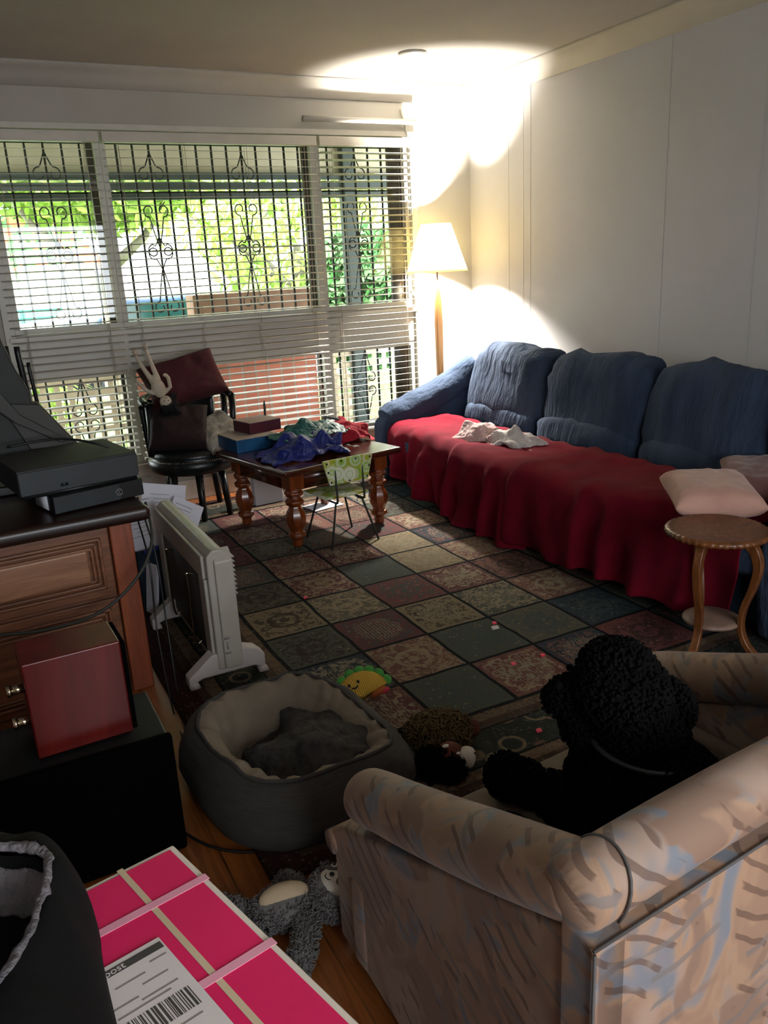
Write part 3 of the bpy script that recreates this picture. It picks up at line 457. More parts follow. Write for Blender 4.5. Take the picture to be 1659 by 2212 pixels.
-1,1,0,-2,2,0,0,1,3,3,0,-1,-3,-1,-1,0,0,-5,2,0,1,1,0,0,4,1,0,0,0,0,0,1,-1,0,-1,3,1,1,0,-1,-4,2,-2,-1,1,1,0,0,0,1,-1,3,2,0,0,0,1,-2,0,1,1,-1,-3,-1,-1,0,2,4,-1,0,0,0,-1,2,1,0,-1,1,5,0,1,-1,0,-2,3,0,0,0,0,-1,0,0,0,1,0,1,0,-1,-1,1,1,0,2,0,-1,8,-1,0,-1,0,-1,1,0,0,0,-1,1,0,0,0,0,0,0,2,0,0,0,0,3,0,-1,-2,7,0,-1,0,-1,1,-2,2,-1,1,1,0,0,0,0,-1,1,0,
1,-1,1,2,0,0,0,-1,-2,6,0,0,0,0,-1,1,-1,1,0,-1,-1,0,2,2,-2,0,0,-1,2,1,-1,0,-1,1,-2,-2,3,1,1,1,0,1,-1,0,0,0,4,3,0,-2,-4,0,-1,-1,-1,2,0,0,1,-3,-5,2,5,5,0,0,0,0,0,1,0,0,2,2,0,-2,-2,1,-1,-1,0,1,-1,1,0,-1,-1,2,0,0,4,1,0,0,0,0,0,1,0,-1,0,0,0,-1,0,3,0,-2,-3,1,1,1,-2,2,1,1,-2,6,0,0,-1,2,0,0,-1,0,-6,-5,0,9,3,2,-2,-1,0,1,-2,-2,1,1,0,2,-1,0,6,0,-1,3,0,0,
-2,0,-4,4,2,0,-4,5,-1,0,-2,-1,1,-2,-2,-1,1,4,-3,1,1,5,-3,2,0,1,1,-2,-1,4,3,0,-1,-1,-2,1,-1,0,0,-3,3,0,-1,1,-1,0,-1,1,6,-1,-1,0,-4,-5,7,4,4,0,-1,-2,-2,1,-1,1,-1,-1,0,0,2,-1,0,-9,-1,5,-1,6,1,-5,-6,1,8,2,1,-1,0,0,-1,-1,-2,1,1,0,0,1,-2,0,0,-7,1,-1,0,7,5,2,1,0,1,0,-1,-1,-3,-1,0,0,2,-1,-1,1,1,-1,-1,2,-1,-3,2,0,-1,-1,0,4,2,0,3,-1,-1,-2,-2,0,-2,0,3,1,1,0,-1,-2,0,2,2,1,
0,-1,1,0,0,1,3,0,2,0,1,0,-1,-2,-2,4,1,0,0,0,-1,-2,0,1,2,-2,3,1,3,-1,1,0,-2,-1,1,4,0,0,-1,1,0,2,1,0,0,-1,0,-1,-1,0,1,1,-1,-1,3,0,3,1,-2,-2,2,0,0,1,1,1,-1,0,3,0,0,0,0,0,-2,-2,1,1,-2,1,0,0,-2,2,0,-1,-3,3,0,-1,0,-2,-1,1,3,2,2,1,-1,-1,-2,1,0,0,-1,1,0,-1,-3,4,0,1,1,1,3,0,-2,1,-3,2,2,2,-1,0,0,3,0,0,-2,1,-1,-1,1,1,1,2,0,1,-1,0,0,-44,-2,1,2,3,7,4,4,4,
4,4,4,4,7,8,3,3,5,-2,1,5,6,6,5,2,1,-2,-4,2,1,2,3,-3,1,-3,-1,0,-3,0,1,2,0,0,2,-1,4,-3,-1,-2,0,1,1,0,2,8,0,-3,-2,-1,1,0,2,-1,-7,-1,0,2,0,0,2,-1,0,2,1,-2,0,-2,-1,1,1,1,-5,3,3,1,-2,1,-1,1,-3,0,2,0,1,0,0,-2,0,1,0,5,-3,-1,-2,-1,-1,1,2,-3,0,2,2,-1,-2,0,1,3,-2,2,1,0,0,-6,1,1,0,1,-1,4,-1,-1,-1,0,-1,1,-3,0,0,2,1,0,0,0,1,1,0,1,0,-3,2,-4,1,1,0,-1,0,1,1,1,
-5,2,1,-1,-2,3,0,-2,-1,0,0,3,1,0,1,1,0,-3,4,-2,-1,-4,3,0,1,2,-6,4,0,-1,-3,3,-1,-1,1,2,0,-3,-1,8,-2,1,-4,-7,3,1,1,1,1,-1,1,1,-6,6,-1,0,-1,1,-1,-1,0,1,0,0,1,-3,0,3,-3,-1,6,-1,0,0,-2,0,0,1,-1,0,-1,2,-1,1,1,-2,0,0,3,-1,-3,1,3,-1,-1,1,2,-3,2,-2,0,1,0,0,-1,-3,7,3,-1,-3,-1,-1,1,-1,1,-2,2,3,-5,2,0,1,-2,-1,3,-1,1,0,-1,2,-3,0,3,2,0,2,0,-4,2,-2,0,-1,2,-3,-3,6,1,-2,0,0,
0,0,0,1,-2,1,-2,4,-1,3,-1,1,0,-1,-3,3,-1,-2,-1,0,3,-2,2,0,-2,1,0,-1,0,0,-1,2,-2,3,0,2,0,-1,-2,-1,-1,1,4,-2,-4,1,1,0,3,-4,2,0,-1,2,1,0,0,0,-4,2,0,1,1,-1,-1,-3,-2,1,1,-4,1,2,-1,1,-1,2,0,0,0,1,0,0,0,-1,0,0,1,-1,0,1,-1,-2,-4,-1,2,5,2,-2,-1,-1,1,2,-1,-2,0,2,0,-1,0,0,1,-1,1,2,-3,0,0,-1,-3,2,2,1,1,0,0,-1,2,-3,0,-2,4,-1,0,0,0,0,0,0,0,1,1,1,-4,-1,0,4,2,-3,2,0,
-1,0,2,0,0,-1,3,-1,-4,3,-1,0,-1,0,-2,0,3,-1,-2,3,-4,-1,0,1,5,1,-7,-5,8,-1,-1,0,-1,0,0,0,-1,-1,-1,-1,0,2,2,-2,-1,6,-2,2,1,-3,1,0,-8,5,-2,0,4,1,-1,-1,1,-2,-1,-3,0,-1,1,1,1,0,1,-1,0,3,0,-5,5,1,-5,4,-1,5,0,0,-1,-1,0,-4,2,1,4,-5,-2,1,-2,2,0,-1,-3,0,0,2,5,-2,-4,4,-1,2,3,0,4,0,-3,-5,2,1,-2,-5,5,1,-1,3,-1,0,-4,2,-2,0,0,0,1,-1,1,3,-1,2,2,1,-6,-2,5,1,-4,-1,4,-4,3,3,-1,-1,
0,1,-5,3,-3,-1,0,0,3,-3,1,2,1,2,0,0,0,-2,-4,3,4,-5,5,0,-1,1,-3,-1,2,-1,-2,3,-4,-1,-1,1,3,0,-1,-1,-3,2,0,-2,0,7,3,-7,6,-1,0,-1,-4,1,1,0,2,-3,-1,3,2,0,-5,-2,-3,1,0,-3,-4,4,6,3,-2,-6,4,0,0,-1,0,1,-1,-1,0,-1,3,-1,0,0,1,3,-1,0,-3,1,-1,0,3,0,-1,-3,1,1,0,0,0,-1,0,2,-2,0,2,-3,2,-1,-1,1,3,1,0,2,3,-2,-1,-1,1,0,-2,2,0,-1,1,0,0,0,-2,2,-1,-3,5,1,-2,-2,0,0,2,2,-1,2,1,-2,
0,0,-2,2,-1,1,-1,-1,1,-2,-1,2,0,-3,5,0,0,4,0,-7,-1,0,0,1,5,-1,-1,-1,0,1,0,2,-7,0,0,0,1,-1,1,-1,1,2,0,0,2,1,-2,-4,-1,0,0,4,-1,0,-1,2,-2,3,-4,-4,0,-1,0,4,0,-1,-3,4,-1,0,0,-1,1,1,-3,0,0,0,2,1,0,2,1,-1,-8,-2,7,-4,0,-2,-1,2,0,5,-2,-1,-3,-1,-1,-2,4,6,-3,0,1,2,0,2,1,-9,-3,3,1,-1,1,0,1,0,2,-1,2,-2,-1,-3,-3,-1,2,3,1,3,0,-1,5,0,4,4,-6,-2,0,0,1,2,-2,0,2,-3,1,3,-4,0,
0,3,0,-2,-1,0,2,1,-3,0,2,-1,-6,3,8,0,-3,2,-4,-2,0,-1,7,-2,-7,5,1,-1,-3,-1,5,-2,0,-1,1,0,0,-2,-2,5,1,-2,0,1,-5,0,8,1,0,-5,-4,5,1,0,1,-1,-2,-3,6,-3,0,0,0,5,0,-4,-3,3,-3,0,2,-2,4,-1,0,-2,-3,9,-3,-4,0,2,0,1,-1,0,1,1,-3,2,-5,1,8,-2,-4,-1,-1,0,7,-3,-1,-3,1,11,-10,1,2,-2,-1,3,1,-2,1,3,-4,-2,2,0,4,-8,0,4,0,1,-1,0,4,-5,4,7,-11,9,-2,-2,-1,-3,2,-2,2,-1,-3,-1,5,-2,6,-7,-1,3,3,2,
0,-1,-4,0,5,2,-11,10,-8,5,1,0,-1,-3,1,0,-3,-1,6,-3,-2,-6,2,5,0,1,-2,0,5,0,-3,2,-6,10,-11,8,0,-5,4,-1,-3,3,2,-3,2,-7,0,4,1,1,-1,0,0,0,-1,-1,6,-1,-4,7,-12,1,1,-3,6,2,1,1,1,-4,-1,-2,2,0,-1,-1,2,1,-1,0,3,-2,-1,-3,5,1,-8,5,7,-3,-2,3,-3,0,2,-5,-3,6,2,1,1,-2,1,1,0,0,1,-5,4,3,-2,1,-2,4,1,-2,-1,1,-3,1,1,-6,0,9,-2,2,-1,-4,-4,-1,1,0,3,-1,-3,3,0,0,2,1,-2,-1,-1,1,2,-2,-2,-2,4,4,
-3,1,-1,-1,-1,0,0,0,3,0,-3,2,0,-1,3,2,2,1,1,-1,-3,-3,0,-3,4,1,-3,0,0,-2,0,-1,1,3,-2,0,-3,-1,4,-1,4,-1,0,3,3,1,1,-2,-3,-5,2,-1,-1,2,0,-3,-1,-2,1,0,-3,1,1,3,-1,3,-3,0,0,1,0,2,2,0,0,-2,-3,0,-2,2,1,-2,-2,-2,0,1,1,0,-2,0,2,0,-2,3,-1,-1,-1,0,1,0,1,0,0,0,1,-1,0,-1,0,-1,-1,0,1,2,0,-1,0,-1,6,-4,2,-2,0,-1,-1,-2,-1,0,2,2,0,3,-1,-6,0,3,0,1,0,0,1,0,1,0,-2,-1,7,-6,-1,4,
-4,-5,-3,-1,0,5,1,6,-1,-2,5,-4,-5,2,2,3,2,-1,0,1,0,1,-2,-2,3,-1,-3,-3,3,1,2,-1,-6,5,2,-4,7,-4,4,1,-1,1,2,-4,-3,2,2,-1,-1,-2,-2,1,2,-3,3,0,0,-6,0,7,-2,1,1,-1,2,-2,-2,3,2,-5,0,0,-1,1,1,-1,-2,1,2,-2,4,-4,-5,2,1,6,-7,5,-1,-3,-2,0,1,4,5,-7,-1,1,2,2,1,-4,-2,5,2,-3,-1,1,-2,5,0,3,-12,7,-1,-2,3,-3,5,0,1,-8,0,1,2,0,2,-2,-3,6,0,-5,0,3,-6,3,3,-7,-2,12,0,-2,-1,-5,6,-7,0,-1,1,2,
-1,1,4,-1,-3,5,2,0,-2,2,-8,2,4,-4,4,2,-5,1,0,1,-1,-4,5,-3,-2,0,0,9,1,-5,-1,2,-5,1,-1,3,-5,3,5,-3,-3,0,0,3,-1,0,0,1,-2,-1,4,3,-1,4,-7,-1,1,-2,1,-3,-2,-1,1,1,6,-1,-1,1,-2,-2,-1,0,2,0,0,2,-3,1,2,5,-2,0,-3,1,-1,-2,8,-9,1,0,4,-2,-3,-1,1,-1,2,-1,-1,1,1,0,-1,3,-3,-2,1,6,1,0,-2,1,-3,-2,6,-2,0,-1,-2,-2,-1,0,2,1,0,2,-2,-2,1,2,1,-2,-2,0,2,3,2,-1,2,-2,0,-4,1,2,0,-4,-2,1,0,3,
2,1,-3,-3,2,0,4,-5,6,3,-7,-4,1,3,2,-2,1,1,-1,0,-1,0,2,-3,0,1,-2,1,1,-2,-1,0,2,1,0,-2,2,7,-6,1,-2,2,-1,3,-4,5,-3,3,-4,-4,5,0,3,-2,-5,0,-2,1,2,1,-2,7,-3,-2,-3,7,-4,2,3,0,-1,4,-1,2,-10,0,9,0,-2,-1,-3,4,-8,2,3,4,3,-5,-2,6,-3,4,-4,-1,1,-3,0,1,-3,4,-8,8,3,-4,-1,3,-6,3,-4,4,3,-1,3,2,0,-6,-5,2,-3,2,5,-2,-1]),
'redt': (26, 28, 0.002, [
-44,-2,0,-2,-4,-4,-3,3,6,-2,-1,0,0,0,1,1,4,2,4,3,0,-6,1,0,-4,1,3,-3,-3,7,0,-2,-1,0,0,1,-1,0,0,0,0,-4,-1,-2,2,1,3,-2,0,-2,0,0,-3,2,-1,-2,5,1,5,-1,-1,0,1,0,0,1,-5,4,-1,-4,1,0,1,0,0,-1,3,-5,0,3,-3,2,0,-1,-1,-2,4,-1,0,0,1,1,2,1,-1,1,-1,-2,1,1,0,1,0,0,-2,-2,3,-3,-1,1,1,2,-1,-2,-1,0,-1,1,1,0,1,0,-1,3,0,-2,0,1,1,2,0,0,-4,2,-3,2,0,-3,0,2,0,1,0,2,1,3,0,1,0,-1,
-1,0,0,1,-2,4,-1,1,0,0,-2,1,-1,2,-3,-1,1,0,0,1,2,2,1,2,4,0,-1,1,0,0,-1,0,-1,3,-3,4,-1,-1,-1,-1,1,-3,2,0,0,2,0,-1,2,1,2,2,0,4,1,0,-1,0,0,-1,-1,-1,2,0,-1,2,-1,-4,3,-4,5,0,-2,3,2,0,1,-1,1,1,-1,-1,4,0,0,0,-1,2,0,-5,1,-2,6,-1,0,-1,-1,-4,3,1,0,2,2,1,2,-1,0,-2,-3,-2,0,5,-2,1,-1,0,0,6,-2,-2,4,-4,1,-3,-3,1,1,2,0,1,1,2,1,0,0,-3,-2,-2,-3,-5,4,1,-1,-1,0,0,-2,5,0,-3,
1,0,-2,1,3,1,0,0,0,-4,4,1,0,-2,-2,-2,1,2,2,0,2,3,0,0,0,1,-2,3,1,0,-2,2,2,0,0,-1,-2,-5,-1,-8,2,0,3,5,0,1,2,1,5,0,1,2,0,-1,0,2,2,1,1,-1,-1,1,1,-3,-3,-3,0,2,-5,-5,0,6,1,1,1,0,0,0,5,0,1,1,1,0,-1,-4,-7,0,7,1,0,0,2,0,-2,-1,-2,3,0,2,-2,-3,3,1,0,0,6,0,1,0,-1,-1,0,-1,-7,6,2,-5,2,1,3,-1,1,4,1,3,-1,-2,-4,-4,2,0,0,-1,-2,5,-1,-1,-2,-2,7,1,0,4,-4,-4,2,-1,0,0,
1,2,1,2,0,3,-2,-3,-4,-2,-1,-7,-3,-2,3,-7,-2,0,11,2,2,3,1,0,-2,-6,-1,2,-3,2,0,0,1,0,1,2,-1,-2,-3,-2,5,-1,-1,4,2,-3,4,-2,0,2,2,2,0,0,-1,-2,-3,0,-1,-2,1,-1,2,1,1,1,-1,-1,0,-2,1,1,3,3,1,-1,-2,-2,0,1,3,2,0,1,0,-3,-1,-1,-1,-4,0,0,3,2,1,1,-1,-1,0,1,-1,0,0,3,1,-2,-1,0,0,-1,1,0,1,-1,1,2,1,-1,0,-2,-1,-1,2,1,2,1,0,-1,-1,0,-3,0,1,5,-1,-1,-1,-1,-1,-2,0,1,4,3,1,-3,3,-1,0,-1,
-1,-1,2,1,1,-1,0,0,0,-3,2,3,0,2,-2,-3,0,-3,0,2,3,2,1,0,-1,1,0,1,1,-2,0,-2,1,1,0,0,-2,2,4,-1,-1,-1,3,0,-1,-5,2,1,2,0,1,1,-1,-1,0,2,-2,2,1,-4,0,1,0,1,-1,1,0,3,0,0,-2,0,3,0,1,-1,0,-1,1,0,0,0,-1,0,0,3,-2,-3,3,-1,-1,2,1,1,-1,2,5,-1,-1,0,0,-1,0,-1,0,0,3,1,-1,0,-1,0,-1,1,2,-3,2,0,-1,-1,2,1,0,1,-1,5,-1,0,1,-1,0,0,-1,0,1,-1,0,1,0,-1,0,-1,0,-2,1,2,-1,1,0,1,
1,0,1,0,5,0,-1,0,1,0,0,-1,-1,0,-1,0,0,1,0,0,0,0,0,2,-1,0,0,-1,1,0,0,-2,-2,-37,3,3,3,-1,-2,3,6,-1,0,5,6,8,7,5,6,6,7,4,3,2,-1,-8,-6,0,3,4,-1,1,1,-1,0,-1,1,1,1,-1,0,-1,0,1,-1,0,1,-1,-1,-2,1,0,0,-3,2,3,3,0,-1,5,0,-2,0,0,0,1,2,0,-4,-1,5,0,-1,1,-1,0,0,0,0,-3,0,0,-2,2,6,0,0,0,-1,2,-3,0,-1,0,2,2,1,-5,2,1,1,1,-1,-1,0,-1,-1,1,2,3,-8,1,8,-1,0,0,0,0,1,-3,
0,-1,0,0,1,2,2,-2,0,1,0,-1,0,-1,0,3,-2,0,0,-1,7,-1,0,-1,0,0,0,-1,-1,-1,1,-1,0,0,0,0,1,-1,1,0,-1,1,0,1,-2,1,1,-2,2,3,0,0,0,-1,0,1,0,-2,1,0,1,-1,0,1,2,-4,1,-2,1,1,-1,1,0,0,1,-3,0,6,-1,1,0,0,0,0,0,1,-1,1,0,0,2,-1,-2,3,-1,-1,0,-1,1,1,-2,0,0,-1,0,0,4,-1,1,0,0,0,0,-2,-1,-2,1,1,1,-3,1,-1,4,1,0,-1,-1,1,0,-2,0,0,-5,5,2,-1,2,-2,1,0,1,0,1,-3,-1,-1,1,-1,-1,-1,
0,-1,11,-2,0,-1,-2,-4,2,0,0,1,2,-2,0,0,2,-1,-2,2,3,3,3,-2,1,0,-3,1,0,0,1,-1,3,0,1,-3,1,1,0,1,1,0,4,-3,0,-4,0,3,3,3,2,2,-4,1,1,1,0,1,1,-1,-1,0,0,-3,2,3,-1,1,-1,2,1,-8,6,-6,3,6,0,2,2,-1,-1,-4,4,-3,3,2,0,-1,-4,1,0,0,2,0,0,1,-1,0,1,-5,6,-7,4,2,-5,8,1,-3,-2,-1,-1,-1,4,0,0,-1,0,3,2,-1,-8,0,0,0,1,0,2,0,1,-1,5,0,-5,3,-1,-2,-3,-2,-1,1,0,-1,0,1,0,-2,2,-4,-1,6,
-2,1,-1,-1,2,3,-2,0,-3,-2,1,2,0,-3,-2,-2,-2,-2,3,-2,0,-5,0,4,-3,-4,4,3,2,-2,0,-1,1,1,1,0,0,2,-1,-2,0,-2,-4,-2,-1,2,2,4,-2,-1,0,0,-1,-3,-1,-2,1,2,4,-1,-1,0,1,-1,1,1,1,1,0,-2,-2,-1,-3,3,-3,-2,-4,0,-3,7,1,-2,-1,0,-1,0,0,1,2,2,-1,-2,-2,1,0,1,2,0,1,-1,0,-1,-2,4,0,-5,0,5,0,-1,0,1,0,0,-2,0,1,0,1,0,-2,-2,1,0,0,0,3,0,0,1,0,-1,0,1,-2,1,0,1,0,0,1,0,1,0,-2,-1,-1,-1,2,0,
-1,-1,-2,0,1,1,3,1,-2,2,0,-2,1,0,1,1,-3,0,0,2,1,0,-1,-1,0,0,0,-1,0,0,-1,-1,-1,0,0,2,2,1,-2,1,-1,1,1,0,-2,0,1,0,3,0,-1,0,1,-1,-1,0,-1,-1,-1,1,1,-1,-2,0,0,2,1,0,-1,-1,0,-2,1,1,1,-2,0,2,1,0,0,0,0,-1,-1,0,-2,0,1,-1,2,-1,-2,0,1,2,0,-2,1,0,0,-1,0,1,1,0,-2,1,1,0,0,-1,0,1,0,-2,1,0,3,-4,-3,2,0,1,0,2,0,-1,0,2,-2,-1,0,2,0,1,0,0,0,-2,0,1,-1,1,-1,2,0,-1,-4,2,
0,0,1,1,1,1,1,0,2,-1,-1,1,-1,1,0,0,0,0,0,0,-1,1,0,-1,1,1,-1,2,-1,0,0,0,-1,0,0,-1,0,1,0,0,0,0,-1,0,0,1,0,1,0,0,-1,0,-2,0,-2,0,4,5,-1,1,-1,-2,-2,-2,-1,-2,5,0,0,1,1,0,1,0,5,-7,-1,0,1,1,1,-1,-1,-1,0,3,7,5,-3,-3,-4,0,-2,-3,0,0,1,2,1,0,1,0,-1,-7,2,1,3,3,1,-1,1,-1,-2,1,1,-1,-3,0,-1,0,-2,1,3,-3,3,0,-1,0,1,1,0,-3,-3,4,2,2,0,0,0,0,-1,1,-2,1,0,-4,1,0,0,-1,
-2,-2,3,-3,1,3,1,1,-1,-1,0,1,1,2,1,-2,-1,-1,-1,0,3,1,-3,-3,4,-2,0,1,0,0,-1,-1,0,2,1,1,0,1,-1,-2,0,2,1,-2,0,-3,0,0,5,-3,2,0,-2,-1,0,1,-1,0,0,1,-2,1,1,1,1,0,-1,1,-1,0,1,-4,1,0,1,1,1,-3,1,-1,2,1,-2,0,-1,0,0,0,-1,0,1,0,0,1,0,1,1,-2,1,-2,3,-3,0,1,2,2,-1,1,-2,-1,1,-3,0,0,1,-1,0,0,0,0,0,0,0,0,1,2,1,1,-1,0,0,-1,2,2,1,1,-2,-3,0,-4,0,2,0,-1,0,-1,-1,0,0,-1,
1,1,2,-1,0,6,0,0,-4,1,0,3,2,-1,-1,-4,1,-3,-1,2,-2,0,0,0,1,0,3,2,0,0,1,2,1,-4,5,2,-4,3,-3,2,0,-1,-1,-1,-2,1,-6,-1,1,4,0,-1,1,2,3,-5,4,-1,-1,0,1,2,1,-4,-2,5,-3,1,1,-1,-2,-1,0,0,-2,8,0,0,-5,-1,-1,4,-2,-3,0,5,-2,-4,1,0,-1,-1,-3,7,-1,2,3,-2,-2,-7,0,3,3,4,-9,4,-4,1,4,-3,4,-1,-2,-1,0,-3,2,-2,-1,0,-2,11,-6,1,1,-3,-1,-1,5,1,-2,2,-4,2,-3,0,2,-3,9,-3,-2,0,0,-5,4,-3,-2,0,1,8,
-2,5,0,1,0,0,0,-1,-6,0,6,3,1,-4,-1,-3,1,2,-4,0,0,1,1,2,-3,0,-1,1,-1,-3,0,5,-1,-5,0,0,4,-1,4,3,2,-3,-1,-1,1,2,-3,1,1,0,0,-1,0,4,-1,0,-2,1,3,-4,-8,1,10,-1,-4,-1,1,3,3,2,4,-2,-2,-3,-4,-3,-1,5,2,1,-2,-1,2,1,-1,1,2,-1,-2,1,-5,-3,3,6,-6,4,0,0,2,2,3,1,-3,-4,-2,-2,-1,1,0,4,0,0,-4,-2,1,1,1,3,0,-1,-1,-3,-5,4,0,-3,-2,-1,3,4,3,1,-1,-2,-2,-2,1,0,7,-2,-3,-2,-2,-2,-1,2,2,2,1,-3,
0,1,-2,-1,-3,-4,-1,0,4,3,4,1,0,-1,-1,-1,1,-7,0,2,3,-3,-2,-1,0,2,1,0,1,-1,0,1,3,-2,-5,-3,-1,1,4,4,4,0,1,-2,-1,0,-5,1,0,1,-1,-2,-2,0,0,1,2,0,0,1,3,-3,3,-2,-3,-3,-2,1,4,4,3,-1,0,-1,0,-3,-1,0,0,3,-3,-1,-2,0,0,0,0,2,3,-1,-1,2,1,-1,-2,-3,-1,1,3,2,1,-1,0,1,-2,-1,0,-1,2,1,-2,-2,-1,0,1,1,1,0,0,0,-1,3,-1,0,-1,-3,0,2,2,2,0,-1,1,0,0,-3,0,0,3,1,-1,-1,-1,-1,1,1,-1,-1,-1,-1,
0,2,-2,0,0,-1,1,4,1,2,1,-2,0,1,-1,-2,-1,0,-1,0,0,0,2,0,-1,0,-1,-1,-1,-1,2,1,0,4,-3,0,2,3,1,1,1,0,0,0,0,1,-2,-1,-1,-1,1,0,0,1,0,-2,-1,-1,-1,1,9,-1,-6,2,0,1,3,0,0,0,0,-1,1,0,0,-1,0,-1,-1,-1,0,0,0,0,0,0,0,2,2,-2,2,2,-2,-1,0,1,0,0,-1]),
'plush': (38, 36, 0.002, [
-77,-2,-2,-1,-1,2,5,7,4,-4,-3,-2,1,3,5,6,5,2,-2,-6,-8,-7,-4,-2,0,1,0,-4,-3,-1,-3,2,3,2,2,2,1,6,2,0,0,1,-2,0,-3,-9,-1,0,1,-2,-1,-1,-1,-1,0,1,1,1,1,-1,2,1,0,0,1,4,2,2,-1,1,0,0,-1,0,8,0,1,0,-1,-1,-3,-8,0,2,0,-2,0,-3,-2,-2,0,2,1,1,2,1,2,-2,0,1,4,3,0,-1,1,0,-1,0,0,0,0,5,-4,-2,-2,-1,4,-3,2,4,-1,-1,0,-2,0,-2,-1,-1,-1,2,3,2,2,0,1,1,0,-3,3,-1,0,-1,1,0,0,0,0,0,0,0,
-1,1,1,-2,3,2,0,1,0,-1,-1,-1,1,1,1,-1,-1,3,-1,2,2,0,-1,-1,1,-4,2,-2,2,0,-1,-1,-1,0,0,1,-1,1,1,1,1,-1,3,1,1,0,-1,0,-1,0,0,1,0,1,-5,3,3,0,1,-1,0,-1,0,-2,1,-1,0,-1,-1,0,0,-2,2,0,0,0,1,0,2,0,1,1,1,1,-1,0,-1,1,-2,-6,-3,6,2,-2,5,-1,0,0,0,0,-1,0,0,-1,-1,0,0,0,2,2,1,0,1,0,0,0,1,1,2,0,-1,1,0,0,-3,-1,0,-1,1,1,-2,0,-1,2,1,-1,1,0,-1,0,-1,0,1,0,0,1,2,1,2,0,
0,0,0,0,0,1,2,1,-1,-1,-1,-1,-2,3,-5,-6,0,9,-4,6,0,-2,-1,-2,1,3,0,0,0,-1,1,1,-1,4,1,0,1,0,0,0,-1,0,-2,-2,-1,5,1,-1,0,1,-4,4,0,-1,-2,4,1,-3,-1,-2,0,0,1,1,1,2,1,-1,-1,0,6,1,0,-1,0,0,-1,0,-2,-2,-2,3,2,1,0,-1,0,6,0,0,-2,-1,1,-7,2,-2,0,1,0,-1,2,1,0,2,0,-1,0,8,0,0,0,-1,-1,0,-4,0,-2,2,3,-3,1,2,0,-2,2,4,0,-1,-1,-6,3,-5,1,2,0,0,-1,-2,0,1,-1,3,2,0,5,0,3,-1,-1,0,
-2,0,-1,0,2,-3,2,0,1,-1,0,-2,2,2,1,-3,0,-2,2,1,0,1,0,0,0,-1,-2,-1,-1,1,2,-5,6,0,5,0,-1,0,0,0,1,-2,1,-1,1,0,0,-1,-1,-2,1,2,1,0,0,0,0,0,0,-1,0,0,1,0,0,-1,0,1,-1,0,3,-1,3,0,1,0,0,1,0,0,-1,0,0,0,0,-1,0,0,0,1,1,-2,0,0,1,-1,2,0,-1,-2,2,1,1,-1,-1,2,1,0,2,0,1,0,1,-1,0,0,-2,1,0,0,0,0,0,-1,1,0,0,1,0,-2,1,1,0,0,1,0,0,-2,1,0,0,-1,6,1,1,-1,1,-1,0,0,
0,-1,0,0,0,-1,0,0,0,0,0,0,0,1,-1,2,0,-3,2,1,0,1,1,-1,0,-2,-1,-1,1,11,0,-1,-1,-1,0,-1,0,0,0,-1,0,-2,1,0,0,0,1,0,-1,1,0,0,-1,2,0,-3,2,1,-1,0,1,-1,0,-1,0,-3,12,-1,-1,-4,0,-1,0,0,1,1,0,0,-1,0,-1,1,0,-1,1,-1,0,0,2,0,-2,2,-1,0,0,0,0,-1,0,0,0,0,1,10,-2,-3,1,-4,-1,-1,-1,1,3,3,1,0,-1,-1,0,1,0,0,0,0,0,1,0,0,-1,1,-1,-1,0,-1,1,1,0,0,-1,0,7,-1,0,0,0,-1,-2,0,-1,-1,
0,1,3,0,0,1,-1,1,-1,1,0,-1,0,0,3,-2,0,-1,0,0,1,2,0,-1,-1,0,-1,0,1,1,-1,0,-2,5,1,0,0,0,1,-1,0,1,-1,1,-1,1,-1,0,0,0,1,-2,0,0,1,0,1,2,0,1,0,-1,-2,-1,-4,-2,2,-1,1,4,0,3,2,0,0,0,0,1,0,0,0,0,-1,0,0,0,-1,0,1,0,0,0,0,-1,0,2,1,1,-1,0,-1,8,-6,-7,3,3,3,0,-1,2,0,0,-1,2,0,0,0,0,0,-1,1,-1,0,-1,0,0,0,1,0,1,0,-2,-1,-1,2,3,0,-1,4,3,2,0,-2,0,-1,0,-2,0,1,2,
-1,1,-1,-1,0,0,1,-1,0,-1,-1,-3,-1,3,2,1,0,1,0,-2,-1,-1,1,3,0,1,3,2,-1,1,-1,1,-1,-1,0,2,0,0,-1,0,0,0,0,0,0,-1,-3,-2,3,3,0,0,0,0,0,0,0,-1,-1,-1,0,4,5,0,0,0,0,0,-1,0,0,2,-2,0,1,1,-1,0,0,-1,1,-1,1,0,0,0,-2,1,0,1,0,0,0,0,0,-1,0,0,0,7,0,0,0,-1,0,-1,0,0,-1,1,0,1,-1,1,0,0,0,-2,2,-1,0,0,0,0,0,0,-1,1,-1,0,0,0,1,-1,0,-2,7,0,0,0,0,-1,0,-1,0,-2,-2,4,1,0,
0,1,-1,0,0,-2,0,1,0,-1,1,1,-4,1,1,1,-1,0,-1,-3,-3,1,3,6,0,0,1,0,-1,0,0,-1,0,0,-1,-5,4,1,1,0,-1,-1,1,1,0,2,0,-2,-1,2,-1,-2,0,-1,-2,-1,0,-1,0,2,4,0,1,0,1,0,0,-1,-2,-2,3,0,-3,1,-3,4,-1,-1,4,1,-1,2,0,1,1,-2,-1,-2,-1,-5,-2,0,0,0,2,2,0,4,0,0,0,0,1,0,0,0,0,-6,4,0,-6,8,-7,2,6,0,-1,2,1,0,1,0,0,-3,-2,-3,3,2,-2,-1,-1,0,-5,0,-1,4,1,0,0,1,0,0,1,0,0,-10,10,-2,-6,5,
